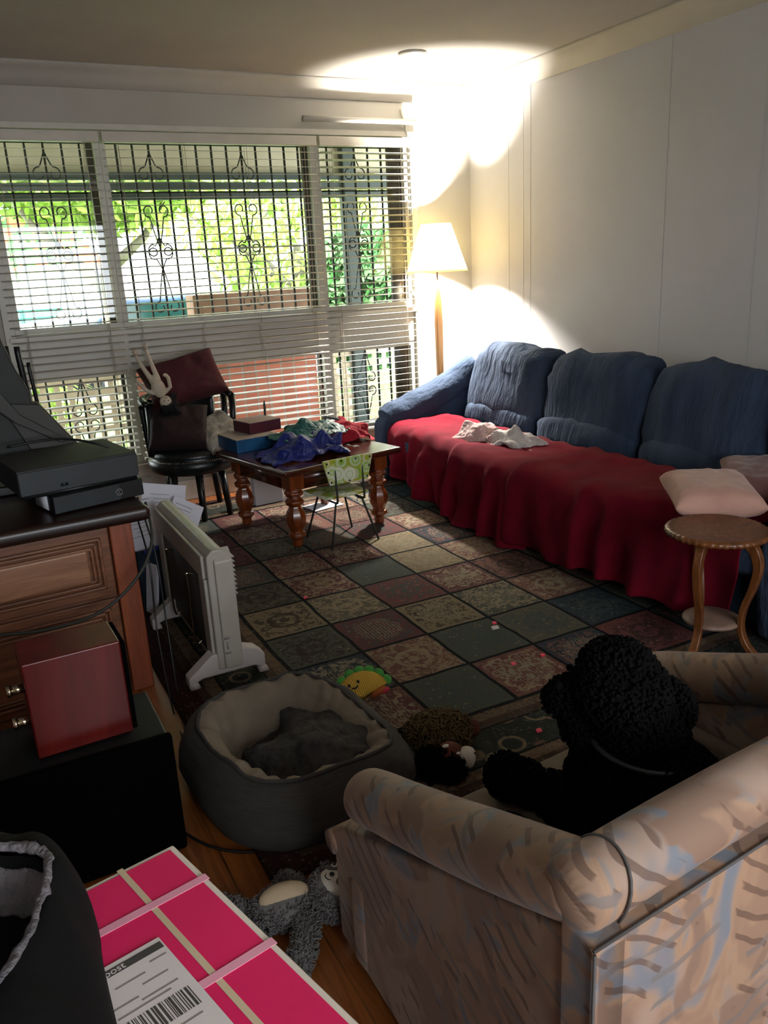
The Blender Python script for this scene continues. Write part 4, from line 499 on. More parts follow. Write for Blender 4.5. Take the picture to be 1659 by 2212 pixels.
3,1,0,1,0,0,1,0,-1,-2,0,-2,-2,3,2,1,-1,-1,-1,-1,-4,-3,0,3,4,0,1,0,1,1,0,1,-1,-6,5,-1,2,1,0,0,0,0,0,0,-2,0,-2,-5,0,4,0,2,2,1,0,-1,-2,-2,6,-9,0,1,6,0,1,1,0,1,0,0,0,-1,1,0,0,1,1,0,-1,-1,-2,-1,-2,-2,0,0,6,1,0,0,1,0,-1,-1,-1,4,2,-8,1,0,4,1,0,2,0,1,0,-1,-1,2,-1,0,0,1,0,-1,-2,-2,-2,-1,0,0,6,1,0,-1,1,0,0,0,0,-1,4,-1,-1,-3,0,1,4,1,0,1,0,-1,0,0,0,-1,1,-1,
-1,0,-1,-1,-1,-2,-1,0,5,3,-1,-1,-2,1,-2,1,3,0,0,1,1,1,-4,0,0,0,4,1,1,-1,1,-1,-2,-2,-1,1,2,-2,-1,0,-1,-1,0,0,2,7,-1,-3,-1,-1,0,2,0,-2,2,-1,2,-1,0,-1,-2,0,1,1,2,0,1,0,-1,-1,-2,-1,-2,2,-2,-1,1,1,-1,1,0,8,-1,-1,-3,-1,1,-3,0,1,1,0,0,-62,3,3,4,3,4,2,1,3,3,3,5,4,5,6,5,5,5,5,3,2,3,6,3,5,5,5,1,-3,-1,-3,4,5,7,6,8,7,0,-1,-1,-1,1,-3,0,2,-1,0,1,-1,1,0,0,1,0,1,0,1,
1,1,-1,3,-1,0,-1,-3,-1,-2,3,2,0,1,1,0,0,0,0,-3,0,0,1,-2,0,1,0,0,0,-1,0,0,1,1,0,0,1,2,1,1,-1,1,-2,-2,1,0,-1,2,0,1,0,1,0,0,-4,-3,2,-1,-1,0,4,0,2,0,-1,0,-1,0,-1,0,2,1,1,0,0,1,0,1,-1,-1,2,-3,0,2,2,0,0,0,-1,0,-1,-5,-1,-1,0,1,3,1,1,-1,0,1,0,1,-1,0,0,-1,1,2,0,-1,0,-1,-1,-1,-1,0,5,0,2,1,-1,1,-1,0,-2,-1,-4,-1,0,1,1,0,1,2,0,1,-1,0,0,0,0,-1,3,1,-1,-2,1,-10,
2,1,0,2,0,0,6,3,-1,1,-1,-1,-2,-1,-2,-4,1,1,-1,0,1,1,2,1,0,0,-1,0,0,0,1,-1,-1,1,-1,0,6,-10,-1,1,1,0,3,3,0,1,0,0,-2,-1,-2,1,-3,0,1,1,0,0,1,-1,2,0,1,1,-1,-1,0,-1,1,-1,-2,1,0,5,-3,2,-2,-1,1,1,-1,2,-1,0,-1,0,-1,1,-1,-4,2,0,1,1,0,-1,1,-2,1,-1,2,2,1,-2,-1,-2,2,-1,3,0,-6,4,0,1,2,0,-1,0,-1,0,-1,-1,0,1,0,1,-1,0,1,1,-1,1,0,-1,0,-2,-1,-3,1,2,3,0,-3,-2,2,1,0,-4,8,-2,
4,0,-1,0,0,-1,-1,-1,-1,0,0,0,0,4,-2,0,-1,1,-1,-1,-1,-2,-2,-1,0,1,2,2,0,0,-1,-1,0,0,2,1,4,0,0,-1,0,0,0,0,-1,0,-1,-1,0,1,5,-3,-1,1,-1,-1,0,-4,0,0,3,1,-4,1,3,-1,0,-1,-1,0,1,4,0,0,-1,1,1,0,0,1,0,1,0,0,-2,-1,-1,6,1,-5,-1,0,0,-2,-1,-2,4,2,-1,2,-5,1,2,-1,0,-1,0,0,3,-2,-1,3,0,1,-1,-3,-1,1,1,1,1,2,0,-1,-5,7,6,-7,-1,-1,1,0,1,0,-3,2,0,0,0,-1,0,0,2,-1,1,-1,1,0,-1,1,
-1,0,0,-1,1,-1,1,1,1,1,0,-7,1,1,5,1,-2,-1,3,1,-1,-1,0,1,-1,0,0,-1,1,-1,1,1,0,-1,-1,0,0,1,-2,1,2,-1,1,-1,0,1,2,1,-4,0,0,2,-1,1,1,0,0,-1,2,0,-1,0,0,-1,2,-1,1,0,-2,2,0,-1,0,0,0,0,2,0,-1,0,1,-1,1,-1,1,-4,1,0,0,0,2,0,0,2,0,0,-1,0,0,-1,0,1,0,-1,-1,0,3,1,-2,-1,0,-1,4,0,1,0,-3,0,0,-1,0,1,-3,-1,0,1,0,0,0,1,0,3,0,1,-3,2,-2,0,1,0,0,-1,1,1,0,2,-3,-1,2,-1,
2,-3,-1,3,-2,1,0,0,-1,-4,0,0,-1,1,0,0,1,1,0,3,0,2,-1,-2,0,0,0,0,-1,2,0,-1,-1,3,-2,-1,1,-1,2,0,0,-1,0,0,0,0,-2,-2,0,0,0,0,1,-1,0,1,0,2,1,1,-2,2,-1,0,0,1,1,-1,0,-2,0,3,-2,0,-1,-2,4,-3,2,0,1,0,0,4,0,-2,-1,-1,0,-1,0,0,0,0,0,1,1,0,-1,0,1,-1,1,0,0,-4,2,0,0,1,-1,-1,1,-2,2,1,-1,-1,0,0,5,0,0,0,0,-2,-1,0,-1,0,0,0,0,0,-1,1,-1,0,1,-1,-1,0,3,0,-3,-3,2,2,2,0,
-1,0,-1,0,-1,0,0,6,-1,1,-1,0,2,-1,-2,-1,0,-1,0,1,-3,1,-1,0,0,0,1,-2,-1,3,0,1,-5,1,2,1,3,2,-1,-2,-2,0,-1,0,4,3,0,2,-1,-1,-1,0,-2,-1,1,-1,-5,2,0,0,1,-1,1,-1,-1,-1,2,1,-1,-3,2,1,2,1,2,2,0,-2,-4,-1,0,2,0,-1,1,1,0,0,-1,2,0,-1,-4,3,-2,1,0,-1,1,-1,0,-1,-1,0,-2,0,7,-3,0,0,2,1,1,1,1,-1,-4,-1,0,-1,3,-1,1,0,0,1,0,0,-4,3,0,-1,-1,1,0,-1,0,0,0,-2,-1,2,1,-1,-1,1,1,1,0,0,
1,1,1,0,-3,-1,1,-1,1,0,0,1,0,2,-3,4,0,-6,3,0,0,1,0,-1,0,0,0,-1,0,-2,2,-1,0,1,0,0,0,0,0,1,1,-1,-2,0,0,0,0,1,0,2,-1,2,0,0,-2,0,0,0,0,0,1,0,0,0,-1,-1,0,1,0,-1,0,0,0,0,-1,1,-2,-1,-1,-1,-1,0,0,0,-1,2,-1,2,3,1,-7,3,0,0,0,0,1,0,0,0,0,-2,-1,2,0,2,-1,-2,-1,-1,-1,0,-1,1,-1,0,-1,-1,0,0,-2,2,0,1,0,1,1,-2,5,-4,0,0,0,-1,1,0,0,1,1,0,0,0,-1,-2,0,-2,-1,-1,-1,0,
1,0,0,0,0,0,-1,0,-1,1,0,1,0,1,1,-1,0,0,-2,0,1,0,0,1,0,0,1,-1,0,0,-1,-2,-3,-2,0,1,0,0,1,1,-1,1,0,-1,0,0,0,1,0,-2,-2,5,-1,3,-5,1,1,0,0,2,0,0,1,0,0,-1,-1,-1,-2,0,0,-3,-1,0,2,3,-1,6,-4,-3,1,1,-1,-2,1,-1,0,0,6,-6,-1,5,1,-2,1,1,-1,1,0,0,0,0,0,-2,-1,-2,0,1,1,0,1,0,0,3,7,0,-3,-4,0,0,0,-2,0,-1,0,0,10,-3,-2,-1,2,0,0,1,-1,0,0,-1,0,-2,-4,0,3,0,-1,2,2,0,-1,0,
1,3,2,2,-2,-5,0,-1,0,-2,0,1,0,-1,5,0,0,0,1,0,0,-1,0,-1,0,-1,-4,0,1,2,1,0,0,0,0,0,1,-2,-4,3,6,0,0,-6,1,-1,-1,0,0,0,1,0,2,0,0,0,0,0,1,-1,-1,-1,-4,0,2,3,-1,0,1,0,-1,0,1,-1,1,1,0,-1,5,-1,1,-5,0,0,-1,0,0,1,0,0,0,0,0,0,0,-1,0,-1,-3,-2,2,4,0,-1,0,0,-1,-1,-1,2,0,1,4,-1,-1,1,2,-1,1,-4,-1,0,0,0,0,1,0,0,-1,-2,0,0,0,-1,-1,-2,1,2,2,-1,0,-1,0,0,2,0,-2,0,-1,5,
-1,-1,-1,2,1,-1,0,-2,-1,-1,1,0,0,0,0,-1,-3,0,-2,1,1,-1,0,-1,4,0,-2,-1,1,-2,2,-1,1,-1,1,0,5,0,1,1,0,0,-2,1,3,-2,-1,0,2,2,2,3,4,2,-2,-4,-5,-4,-1,4,1,-1,0,2,-1,-4,3,-2,-2,0,3,-1,-2,0,2,1,0,-1,-4,3,3,-5,1,3,1,-1,-1,-2,0,-1,0,1,1,1,0,-1,-5,-1,1,1,-1,-1,5,1,1,-2,0,-1,1,0,0,1,1,-2,-1,1,3,-5,2,3,0,1,1,0,0,-4,-2,-1,1,2,1,2,-1,0,-2,2,1,-5,1,1,1,-1,0,-1,0,-1,1,3,-6,-3,
2,3,4,-3,2,1,1,0,0,0,1,0,0,-1,-1,1,1,2,-1,0,-2,-1,-6,-1,3,3,2,-3,-1,0,0,-1,0,1,-1,1,1,1,1,1,-1,-2,2,-1,0,1,1,-1,1,-1,-3,5,2,1,1,-1,-2,-2,-2,0,-2,6,-3,0,-4,-1,2,0,0,1,-1,-1,1,1,1,0,-2,-2,3,-2,1,1,0,0,1,-1,-2,5,0,-9,-6,1,9,1,2,0,0,-1,0,5,-7,-1,1,1,1,-1,-1,4,-1,2,1,-1,0,-3,1,-2,0,-2,0,3,1,0,1,2,3,-14,1,-1,0,2,11,-3,1,0,0,-2,-3,1,1,3,0,-1,-2,2,-2,1,0,0,1,-2,
1,-2,-1,1,1,-1,-5,2,3,0,4,-7,0,-2,10,-1,-5,-3,9,-1,0,0,-4,-1,1,0,-2,0,1,3,-2,-1,-1,2,0,-1,-1,-1,1,1,4,-1,1,-1,-7,0,3,-2,-1,5,5,-3,1,-2,4,-6,-1,4,1,1,-2,-2,-1,0,0,1,0,0,-1,0,1,-1,0,-2,1,0,2,-1,5,0,0,-4,-1,0,1,0,5,1,-1,0,-3,-3,-2,8,1,0,-1,-1,0,-1,-1,-1,-2,-2,1,1,0,-1,1,-1,1,0,0,1,1,0,-1,-3,5,-1,-2,4,3,-4,-1,1,1,0,-5,9,0,0,1,-2,-1,0,1,0,0,-2,-1,-3,-1,1,-1,0,-1,1,0,0,
2,0,-2,-4,2,6,0,-3,3,4,1,-2,-4,0,0,4,-2,2,1,-2,0,0,0,0,1,-1,1,-2,-2,-3,6,-1,-7,1,0,2,0,0,-1,-3,3,4,-7,5,-1,3,3,2,0,-2,-6,3,-1,2,-1,-1,0,-2,-1,-1,3,2,2,-2,-1,-1,-2,-6,-2,7,1,-2,3,0,-1,0,0,3,-1,0,-1,1,0,2,3,1,-1,-2,-3,-2,-1,0,0,0,1,-1,0,0,0,1,1,0,-1,0,-1,2,-1,-5,4,1,0,0,-2,3,0,-2,2,0,0,2,0,1,1,0,-2,-2,-3,-3,0,2,1,-1,1,0,-3,0,0,2,1,1,1,0,1,-2,1,1,-1,1,-1,1,
0,0,2,-2,0,0,0,1,1,0,-1,-2,1,1,-4,-3,1,1,0,1,-1,0,-3,-1,1,2,2,2,0,-1,0,2,-1,-1,3,-1,-1,0,1,1,0,-1,0,-1,0,0,1,-1,-1,2,1,0,-4,-4,3,3,-1,1,-2,-2,-1,0,0,2,3,0,0,2,1,1,0,0,-1,-2,-1,-1,-1,6,-4,1,-1,-3,0,1,0,1,3,0,2,-3,-3,-4,4,1,-2,0,4,-2,-1,1,3,3,2,2,1,3,-1,-1,-1,0,0,-3,-3,1,-2,2,1,-3,-1,0,0,1,2,3,-4,-1,7,-4,-1,-2,1,0,0,1,0,-1,3,0,-2,2,3,2,0,0,0,0,0,-1,0,-1,
-2,-1,-2,2,-4,-1,-2,2,1,2,1,-1,-1,2,3,-3,-2,0,0,4,-4,1,0,-3,0,-1,0,0,1,0,2,1,1,0,1,0,0,-2,-2,-2,-1,-2,-2,0,1,3,1,0,-3,7,-4,4,-1,-2,-1,2,-3,1,1,-1,3,0,0,-1,-1,-1,0,0,-1,1,2,1,0,-1,0,-1,1,1,-2,-1,-1,-1,1,5,0,0,-3,7,-6,1,1,2,0,0,0,-1,-1,-3,-2,0,-2,1,-4,-1,0,2,0,0,1,0,1,0,0,3,-1,-1,-1,-1,-1,3,3,-2,2,0,-3,0,1,2,1,1,1,0,-1,0,-3,-1,0,-1,-6,1,0,0,0,1,1,0,1,-1,0,7,
-2,0,-1,0,-1,0,0,-2,1,6,-1,-5,1,3,-1,-1,3,2,-1,1,0,-2,-2,-1,6,-1,-6,-3,0,0,0,0,-1,0,0,8,-4,2,-2,2,-3,2,-1,0,3,-5,-1,0,1,-1,7,-1,-1,0,2,1,0,-1,1,-2,-2,-6,3,2,0,-2,0,0,-1,0,0,7,-3,-1,0,1,0,-1,1,-2,2,-2,-3,0,0,4,0,0,2,-1,1,0,2,0,0,0,0,-3,1,-3,2,0,0,-1,-1,0,-1,4,-3,-1,4,-1,-1,0,3,-6,5,-4,1,1,-1,3,-5,3,0,1,1,-1,1,0,0,1,-1,0,0,-1,1,1,0,-1,-1,0,0,0,-1,1,1,-1,0,0,
0,0,2,-6,4,-2,2,0,-1,-1,1,0,2,1,1,-2,0,0,0,0,-1,0,1,3,0,0,-1,-4,-1,1,1,-3,0,2,0,0,0,0,-1,1,2,-5,2,1,-1,-3,3,1,-3,0,5,-1,-1,-1,0,-1,1,1,1,2,0,0,-1,-2,1,-1,0,1,1,-2,-1,-2,-1,1,1,0,-1,-1,3,-1,1,4,2,1,0,-6,0,-2,0,-1,0,0,1,1,1,2,0,0,1,0,-1,0,-1,0,-3,0,1,2,-3,-1,0,1,0,-1,3,2,-1,0,-1,-1,0,1,2,-2,-1,-1,2,0,0,1,0,2,0,-3,2,-1,1,1,0,-1,-1,0,3,3,-8,-1,2,1,-2,-1,
5,1,-3,0,2,1,-1,-1,-2,1,-1,-2,0,-1,-1,1,1,2,-1,2,0,-5,3,1,2,0,-1,-2,2,0,0,4,-2,-6,-2,0,7,-2,-2,1,1,0,1,3,1,1,-5,-3,-2,-1,0,1,0,2,3,2,-2,1,-1,-4,1,2,2,0,-1,0,-1,0,-1,5,-2,4,-3,-4,-1,1,0,1,0,0,-1,-1,-1,4,-3,-2,-2,-1,2,2,2,2,1,1,-1,6,-3,-3,-2,2,1,0,0,0,-2,-1,2,7,-8,5,-1,0,-1,-1,0,-1,-2,-1,0,0,0,-1,3,0,4,0,-1,0,-1,0,-1,0,-1,4,0,-2,-2,2,-1,1,-1,-2,-1,-1,0,2,-1,1,1,1,
0,-2,-2,0,-1,2,2,-4,1,3,1,-2,1,3,-1,-1,-1,1,1,-3,-2,6,0,-3,-1,4,-2,-2,-1,1,-1,-1,3,-1,-1,0,-1,0,0,-1,-1,2,1,-2,-2,5,-1,4,2,0,-2,0,-1,-1,0,0,-1,0,-2,3,0,0,-2,0,0,0,-1,0,-1,-1,0,0,0,-1,1,-1,1,0,2,-1,-3,4,3,2,1,0,0,0,0,-2,-1,0,1,-2,2,-4,2,1,1,-2,-1,-1,-1,1,-1,0,-1,0,0,-1,1,0,-1,0,1,0,1,1,3,2,1,0,0,-2,0,-2,0,1,0]),
'thA': (32, 22, 0.002, [
1515,-39,-14,-17,-18,-17,-17,-16,-15,-14,-14,-17,-14,-12,-7,-2,3,3,2,2,0,3,4,0,0,-3,0,0,1,1,-1,-2,-2,-3,0,3,1,2,3,-4,-5,-3,-2,3,-1,11,0,-2,0,0,1,-1,-1,0,-1,-1,-1,0,-1,0,-3,5,5,2,2,-2,-1,3,-12,0,-2,1,0,0,-1,-1,0,0,-1,1,-1,-1,2,-2,0,-4,-2,-5,-2,-8,-2,-3,0,-4,1,2,-1,0,0,-1,0,1,-1,0,-4,-8,1,-8,-4,-3,1,1,6,8,-10,0,3,-1,-4,0,1,-1,0,0,-2,-1,3,1,9,4,1,3,5,4,5,7,-14,1,0,0,-2,1,0,-1,0,0,0,0,0,-2,
6,-2,1,3,4,4,4,-4,-4,1,-2,0,-1,1,-1,0,-1,1,-1,0,1,0,-1,-2,-1,3,-1,-7,-5,-3,1,-9,-6,15,0,-3,1,1,0,0,0,0,-1,-1,0,-1,-6,2,-6,-9,-3,-3,0,3,2,5,6,0,2,-1,-1,-1,1,-1,0,0,0,-1,2,1,-1,9,12,3,-1,-3,-4,2,1,-16,0,2,-2,0,0,-1,0,0,0,0,0,-1,2,-1,-1,-1,3,-4,0,6,-2,1,7,0,2,-2,0,-1,0,0,-1,0,0,0,-1,3,1,-6,-15,-4,4,-3,-6,1,-2,-1,0,-2,1,0,0,0,-1,0,0,-1,0,-2,4,0,-4,4,-5,-3,-2,-1,0,3,0,0,
-1,1,-1,1,-1,0,0,-1,0,1,2,-8,3,2,8,16,6,6,2,1,-2,-1,0,0,-1,1,-1,0,0,-1,1,-1,0,0,1,-7,14,-8,-8,4,6,3,2,3,3,0,-3,3,-1,0,0,-1,0,-1,2,-1,3,-1,2,-12,0,-6,-8,-5,0,1,2,0,0,1,-2,1,0,0,0,0,0,-1,0,1,-1,2,2,5,16,6,-2,-3,-1,-3,1,0,-1,0,0,0,0,1,0,-1,0,0,0,4,-1,-1,1,-2,-2,1,0,1,-2,-11,0,0,0,-1,0,0,-1,0,0,0,0,-4,-2,1,-3,-3,-14,-6,-6,-5,-4,-1,1,0,1,-1,0,-1,-1,1,0,0,1,0,-1,1,
-5,5,1,2,2,5,1,-1,4,0,0,1,-1,0,0,0,-1,0,0,-2,2,2,-2,7,2,7,6,11,6,2,0,-11,-12,0,-1,1,0,0,0,0,0,-1,1,-3,-1,-2,4,1,-6,-6,-3,-4,6,-2,3,0,0,0,1,-1,-1,0,0,0,1,-1,-2,0,0,-6,-6,-1,4,2,-2,-11,1,4,8,0,0,-1,1,0,1,-1,0,0,0,1,-1,1,3,5,2,-2,-1,6,5,-1,-5,-7,0,0,0,-1,1,-1,1,0,0,0,1,0,-2,2,2,2,7,2,-8,-7,1,4,5,0,0,0,0,0,1,-1,0,0,0,0,2,4,-5,-10,3,-6,-10,-3,1,3,1,11,0,-2,
3,0,-1,-1,1,0,0,-1,1,-3,-3,-3,-2,-13,-6,-1,2,6,-2,-2,-5,0,2,-2,0,1,0,0,0,0,1,-1,1,1,2,14,12,2,1,2,1,2,0,0,0,3,-2,0,0,0,0,0,0,0,-1,2,0,2,-8,-3,9,1,2,3,4,2,-7,0,1,-1,0,1,0,0,0,0,0,1,-4,-3,-1,-2,-6,-9,-3,-6,-2,-3,2,12,0,1,1,0,-1,0,0,0,0,1,0,0,6,-3,8,7,4,3,0,-5,-6,-5,-13,0,1,1,-1,1,0,0,0,-1,0,1,1,-3,2,0,0,5,10,5,1,-2,2,0,0,2,0,1,-2,1,0,-1,2,-1,-1,0,3,0,
-7,-2,-5,-7,-1,1,8,8,9,2490,-4,3,2,1,1,1,0,-1,1,3,4,5,5,3,2,0,1,0,-1,-3,-1,0,-26,1,-1,-1,1,-1,-1,0,1,0,0,0,-2,-2,0,0,2,0,-1,-2,0,-5,0,-26,3,-2,-1,-2,0,0,0,1,-1,-2,-3,-1,-2,-1,-3,-4,-4,-1,1,-1,0,2,-27,0,0,0,0,0,0,1,-1,0,0,-1,-1,-2,2,-5,0,1,-1,4,15,2,-2,-26,-1,0,1,0,0,0,-1,0,0,0,0,-1,2,-5,7,3,3,4,-3,-12,4,-2,-26,1,0,-1,0,0,1,0,0,-1,-2,-1,2,-1,1,-3,-1,0,-2,2,4,-6,-5,-27,1,0,
0,1,0,-1,0,0,1,0,2,-3,-1,-2,2,0,0,3,-1,-6,2,8,-26,-1,0,1,0,0,0,1,0,-1,0,-1,-1,-1,0,-3,-2,0,2,4,2,5,-9,-26,0,1,-1,0,0,1,-1,0,1,0,-1,2,2,2,5,4,0,-4,-6,-3,-7,0,-26,0,0,0,-1,1,0,0,0,0,1,2,-1,0,-1,1,3,2,-3,-4,1,2,1,-26,0,-1,0,1,0,-1,1,0,-1,0,-2,0,0,1,-7,-2,0,1,1,0,-1,2,-27,1,0,0,0,-1,1,-1,0,0,-1,0,0,-1,-1,15,-6,-7,1,5,2,4,5,-26,-1,1,0,-1,0,0,-1,0,0,0,0,3,4,5,
-10,-4,-2,0,1,1,2,4,-26,0,-1,1,0,-1,0,0,-1,0,0,0,-1,-2,-4,0,13,9,1,-3,-1,-5,-8,-27,1,0,-1,0,1,-1,0,1,0,-2,0,-1,0,0,4,-7,-2,-1,1,-1,2,1,-26,0,0,0,0,-1,0,1,-1,-2,1,-1,-2,-1,1,-7,0,-1,2,2,1,2,1,-26,-1,1,-1,0,1,0,0,0,2,0,-4,-1,0,-2,3,4,3,-2,-2,-3,-4,2,-26,0,-1,2,0,-1,-1,1,0,0,1,0,-2,-3,1,-1,-4,-2,0,0,0,1,6,-26,-1,0,-1,0,1,1,-1,2,2,2,8,11,4,0,-1,2,0,1,-1,1,-2,-11,-27,1,0,-1,
0,0,0,1,0,0,2,0,-4,1,2,3,2,-3,0,-2,-1,14,-15,-26,0,-1,1,0,-1,1,-1,0,0,-1,-1,-1,-1,-1,0,0,6,3,5,4,-8,21,-26,-1,1,-1,0,1,-1,0,0,0,-2,-2,-1,-1,-2,-1,1,-1,0,-5,0,0,1,-27,2,0,0,-1,0,0,0,-1,-1,0,1,0,1,0,0,-2,-3,-2,5,-1,-2,-3,-26,-1,0,1,-1,0,0,0,0,0,0,-1,-2,-1,1,0,-5,-3,3,3,-1,-2,-2,-26,0,0,0,1,0,-1,0,0,0,-1,0,0,0,-1,-3,2,1,-4,-3,0,1,3,-26,-1,1,0,1,0,0,-1,0,-1,0,0,1,-2,1,-3,
-1,4,2,2,-2,-1,-6,-26,0,-1,1,0,-1,0,1,-1,0,0,1,0,0,0,7,2,-2,-3,-5,2,2,8,-27,1,0,-1,0,1,0,-1,0,0,1,0,2,2,1,0,2,1,-1,1,0,0,1,-26,0,0,0,1,-1,0,0,0,0,-1,0,-1,1,-1,0,-4,-1,1,1,2,1,-3,-26,0,0,-1,-2,1,0,1,0,0,0,-2,-1,-2,0,-3,1,-1,-1,0,0,-1,1,-27,1,0,1,0,-1,1,-1,-1,0,0,1,1,0,-2,2,3,1,0,-2,-2,0,-9,-26,-1,0,0,1,0,-1,0,0,0,0,0,-2,-1,3,-4,-4,-2,1,2,1,2,7,-26,5,-2,-2,-1,
0,0,0,0,-1,-1,-1,0,1,-4,-2,0,2,1,-2,-2,1,2,228,6,-9,-2,0,0,0,1,3,0,-2,-3,-7,-11,-13,-17,-16,-17,-16,-17,-16,-17,-16,5,-13,8,1,0,3,-3,-1,-1,-2,2,2,-3,-2,-3,0,-1,0,1,2,2,2,14,-8,19,-2,-3,-3,-5,3,0,-2,2,0,-1,-1,-1,1,2,0,0,0,0,5,7,-7,-2,5,-4,1,1,1,-1,0,0,0,0,-2,0,-1,4,0,0,0,-2,-1,-5,-8,-2,9,-3,-2,-7,2,1,1,0,-1,0,1,-1,4,3,-4,-3,0,-1,0,-1,-4,2,-2,-2,-3,1,9,-4,0,0,0,1,0,-2,1,1,-6,0,0,-1,
0,-1,0,2,-3,1,-8,9,2,-4,2,0,0,0,0,0,1,5,-8,3,-3,0,0,-1,0,-1,-1,5,-2,6,-6,-2,3,0,0,0,0,0,0,0,-3,1,2,0,0,0,1,-2,0,1,-5,-2,5,-2,-1,-3,2,-1,0,0,1,0,-1,-4,11,-4,1,0,-1,-1,1,-1,-1,-1,4,-8,4,3,1,0,1,0,0,-1,1,3,-3,-5,0,0,0,0,0,1,1,-2,0,-4,-2,-1,2,2,-1,0,0,0,0,-1,-3,4,-6,0,0,5,1,2,-1,0,1,0,-2,9,-13,2,1,0,0,0,0,0,0,2,4,-2,0,-3,4,0,-3,0,-1,0,-1,-2,-2,2,2,1,-1,-2,
0,0,0,1,1,0,-2,1,3,-9,0,1,0,0,-1,0,1,-8,12,-5,-2,0,2,0,0,-1,-1,-2,-4,6,-3,-2,4,-1,0,-1,0,0,0,0,6,-6,1,-2,0,-1,0,0,2,-1,1,-2,-2,4,0,-1,-1,-1,1,0,-1,0,-1,5,0,-7,0,1,0,0,0,-1,5,0,-2,0,-1,0,-4,0,0,-1,0,0,-1,0,-9,7,1,-1,1,-1,0,0,0,-2,-4,4,3,-2,-1,0,1,0,0,-1,0,0,3,-1,0,0,-4,-2,2,2,-2,0,-2,2,-1,0,3,1,0,2,0,-1,0,0,0,1,9,-11,3,6,-3,-4,-3,3,2,4,6,1,-4,-5,-1,0,-3,1,
2,0,0,0,-3,-2,0,1,-1,2,2,1,0,2,-7,-8,4,-1,6,0,-1,0,0,-2,1,0,3,15,-8,10,0,-1,-1,1,0,-1,-4,8,-2,-4,2,-5,0,-1,0,-3,0,-1,0,-2,-2,6,-8,-2,4,1,-1,0,0,0,-5,8,-5,2,-1,-1,1,1,1,0,-1,1,-1,0,5,-7,0,-2,2,2,-1,0,0,1,-1,0,1,1,1,-1,-1,0,3,1,-1,0,-3,-9,12,2,-2,-3,-1,1,0,0,-1,-2,4,-2,1,-1,0,0,0,-1,-1,0,1,2,-1,1,-1,3,3,0,-3,-2,0,0,0,0,0,1,1,0,-1,0,-1,2,0,-1,5,10,-11,1,-3,-3,1,3,
2,0,0,0,1,0,-2,4,1,1,0,1,0,0,0,-13,-4,10,-7,2,1,-1,-1,0,0,0,-1,3,6,2,-3,1,0,1,-1,-2,0,-1,-4,-7,4,5,-2,1,-1,0,0,0,3,-2,-3,-3,-1,1,-2,0,0,0,0,-1,1,7,6,-10,3,1,-1,0,1,0,0,-3,3,0,-3,-2,-2,7,-1,0,-1,0,0,0,1,5,-7,4,0,-2,0,0,0,0,0,0,2,3,2,0,-6,0,0,0,0,1,-1,-1,-9,12,-7,0,2,2,0,0,0,1,-1,0,-3,1,-1,-1,0,-1,1,1,1,2,0,-1,2,1,1,-1,-2,0,0,0,-1,2,-2,0,-3,4,0,1,0,0,
0,-1,-2,3,10,-20,4,0,4,2,0,0,0,0,-1,1,4,2,-4,1,-1,0,-1,0,-1,0,0]),
'thB': (28, 22, 0.002, [
1515,-41,-19,-21,-22,-20,-21,-20,-20,-16,-20,-20,-19,-13,-5,2,2,2,0,1,-1,0,4,0,-1,-1,0,1,0,1,0,0,-4,0,-1,1,3,-1,-8,-5,-4,-3,-2,-1,-1,0,0,-2,0,1,1,0,-1,0,0,0,-1,1,1,0,2,7,9,2,2,0,1,-1,-11,0,-1,1,1,-1,0,1,-1,0,-1,0,0,0,1,0,3,-3,0,0,-1,3,3,2,0,0,1,-1,0,0,0,0,0,0,1,1,-1,-1,1,-6,-5,-1,0,3,-3,1,15,0,-2,-1,2,1,0,-1,1,0,1,-1,-1,1,-2,-7,4,-2,1,4,-1,1,-1,0,0,0,1,-1,0,0,0,0,0,0,0,0,
-1,5,7,-7,-5,-4,0,4,-2,-1,-1,0,0,0,0,0,0,1,0,0,0,0,0,2,-6,4,7,10,0,-4,-4,-2,-7,-6,0,2,-1,-1,0,0,0,0,1,0,0,1,1,-3,-3,-1,-8,9,5,0,-2,1,-5,0,0,-1,1,0,0,0,1,-1,0,1,-1,-1,3,-4,10,2,-17,-1,-1,0,4,2,0,0,0,0,0,0,0,-1,0,0,0,1,0,3,5,-19,-3,9,-8,-3,1,-5,-1,0,0,0,-1,0,0,0,0,0,0,-1,-2,-2,-3,-9,0,-2,-4,1,3,4,7,2,0,-1,1,0,0,0,0,-1,0,0,1,1,6,4,6,-4,17,4,5,0,-1,0,-1,0,
-1,0,0,1,0,0,0,0,0,0,0,-5,1,5,15,-9,2,1,2,0,0,-2,0,0,-1,1,-1,0,0,0,0,0,0,1,0,-2,3,-2,-5,-6,-5,-3,1,-2,-3,0,-2,2,-1,0,1,-1,1,0,0,0,0,0,-4,-12,-8,-1,-1,-2,0,2,3,0,0,2,-1,0,0,-1,0,0,1,0,0,0,0,9,6,7,4,4,4,-1,0,-2,-1,0,2,-2,0,0,0,1,0,-1,0,0,-1,5,-4,2,3,4,8,6,1,1,0,-1,0,1,0,0,0,0,0,0,-1,0,0,0,0,0,1,-4,-1,-11,-2,5,1,-2,2,0,-1,1,1,-1,0,0,0,1,0,-1,-1,3,
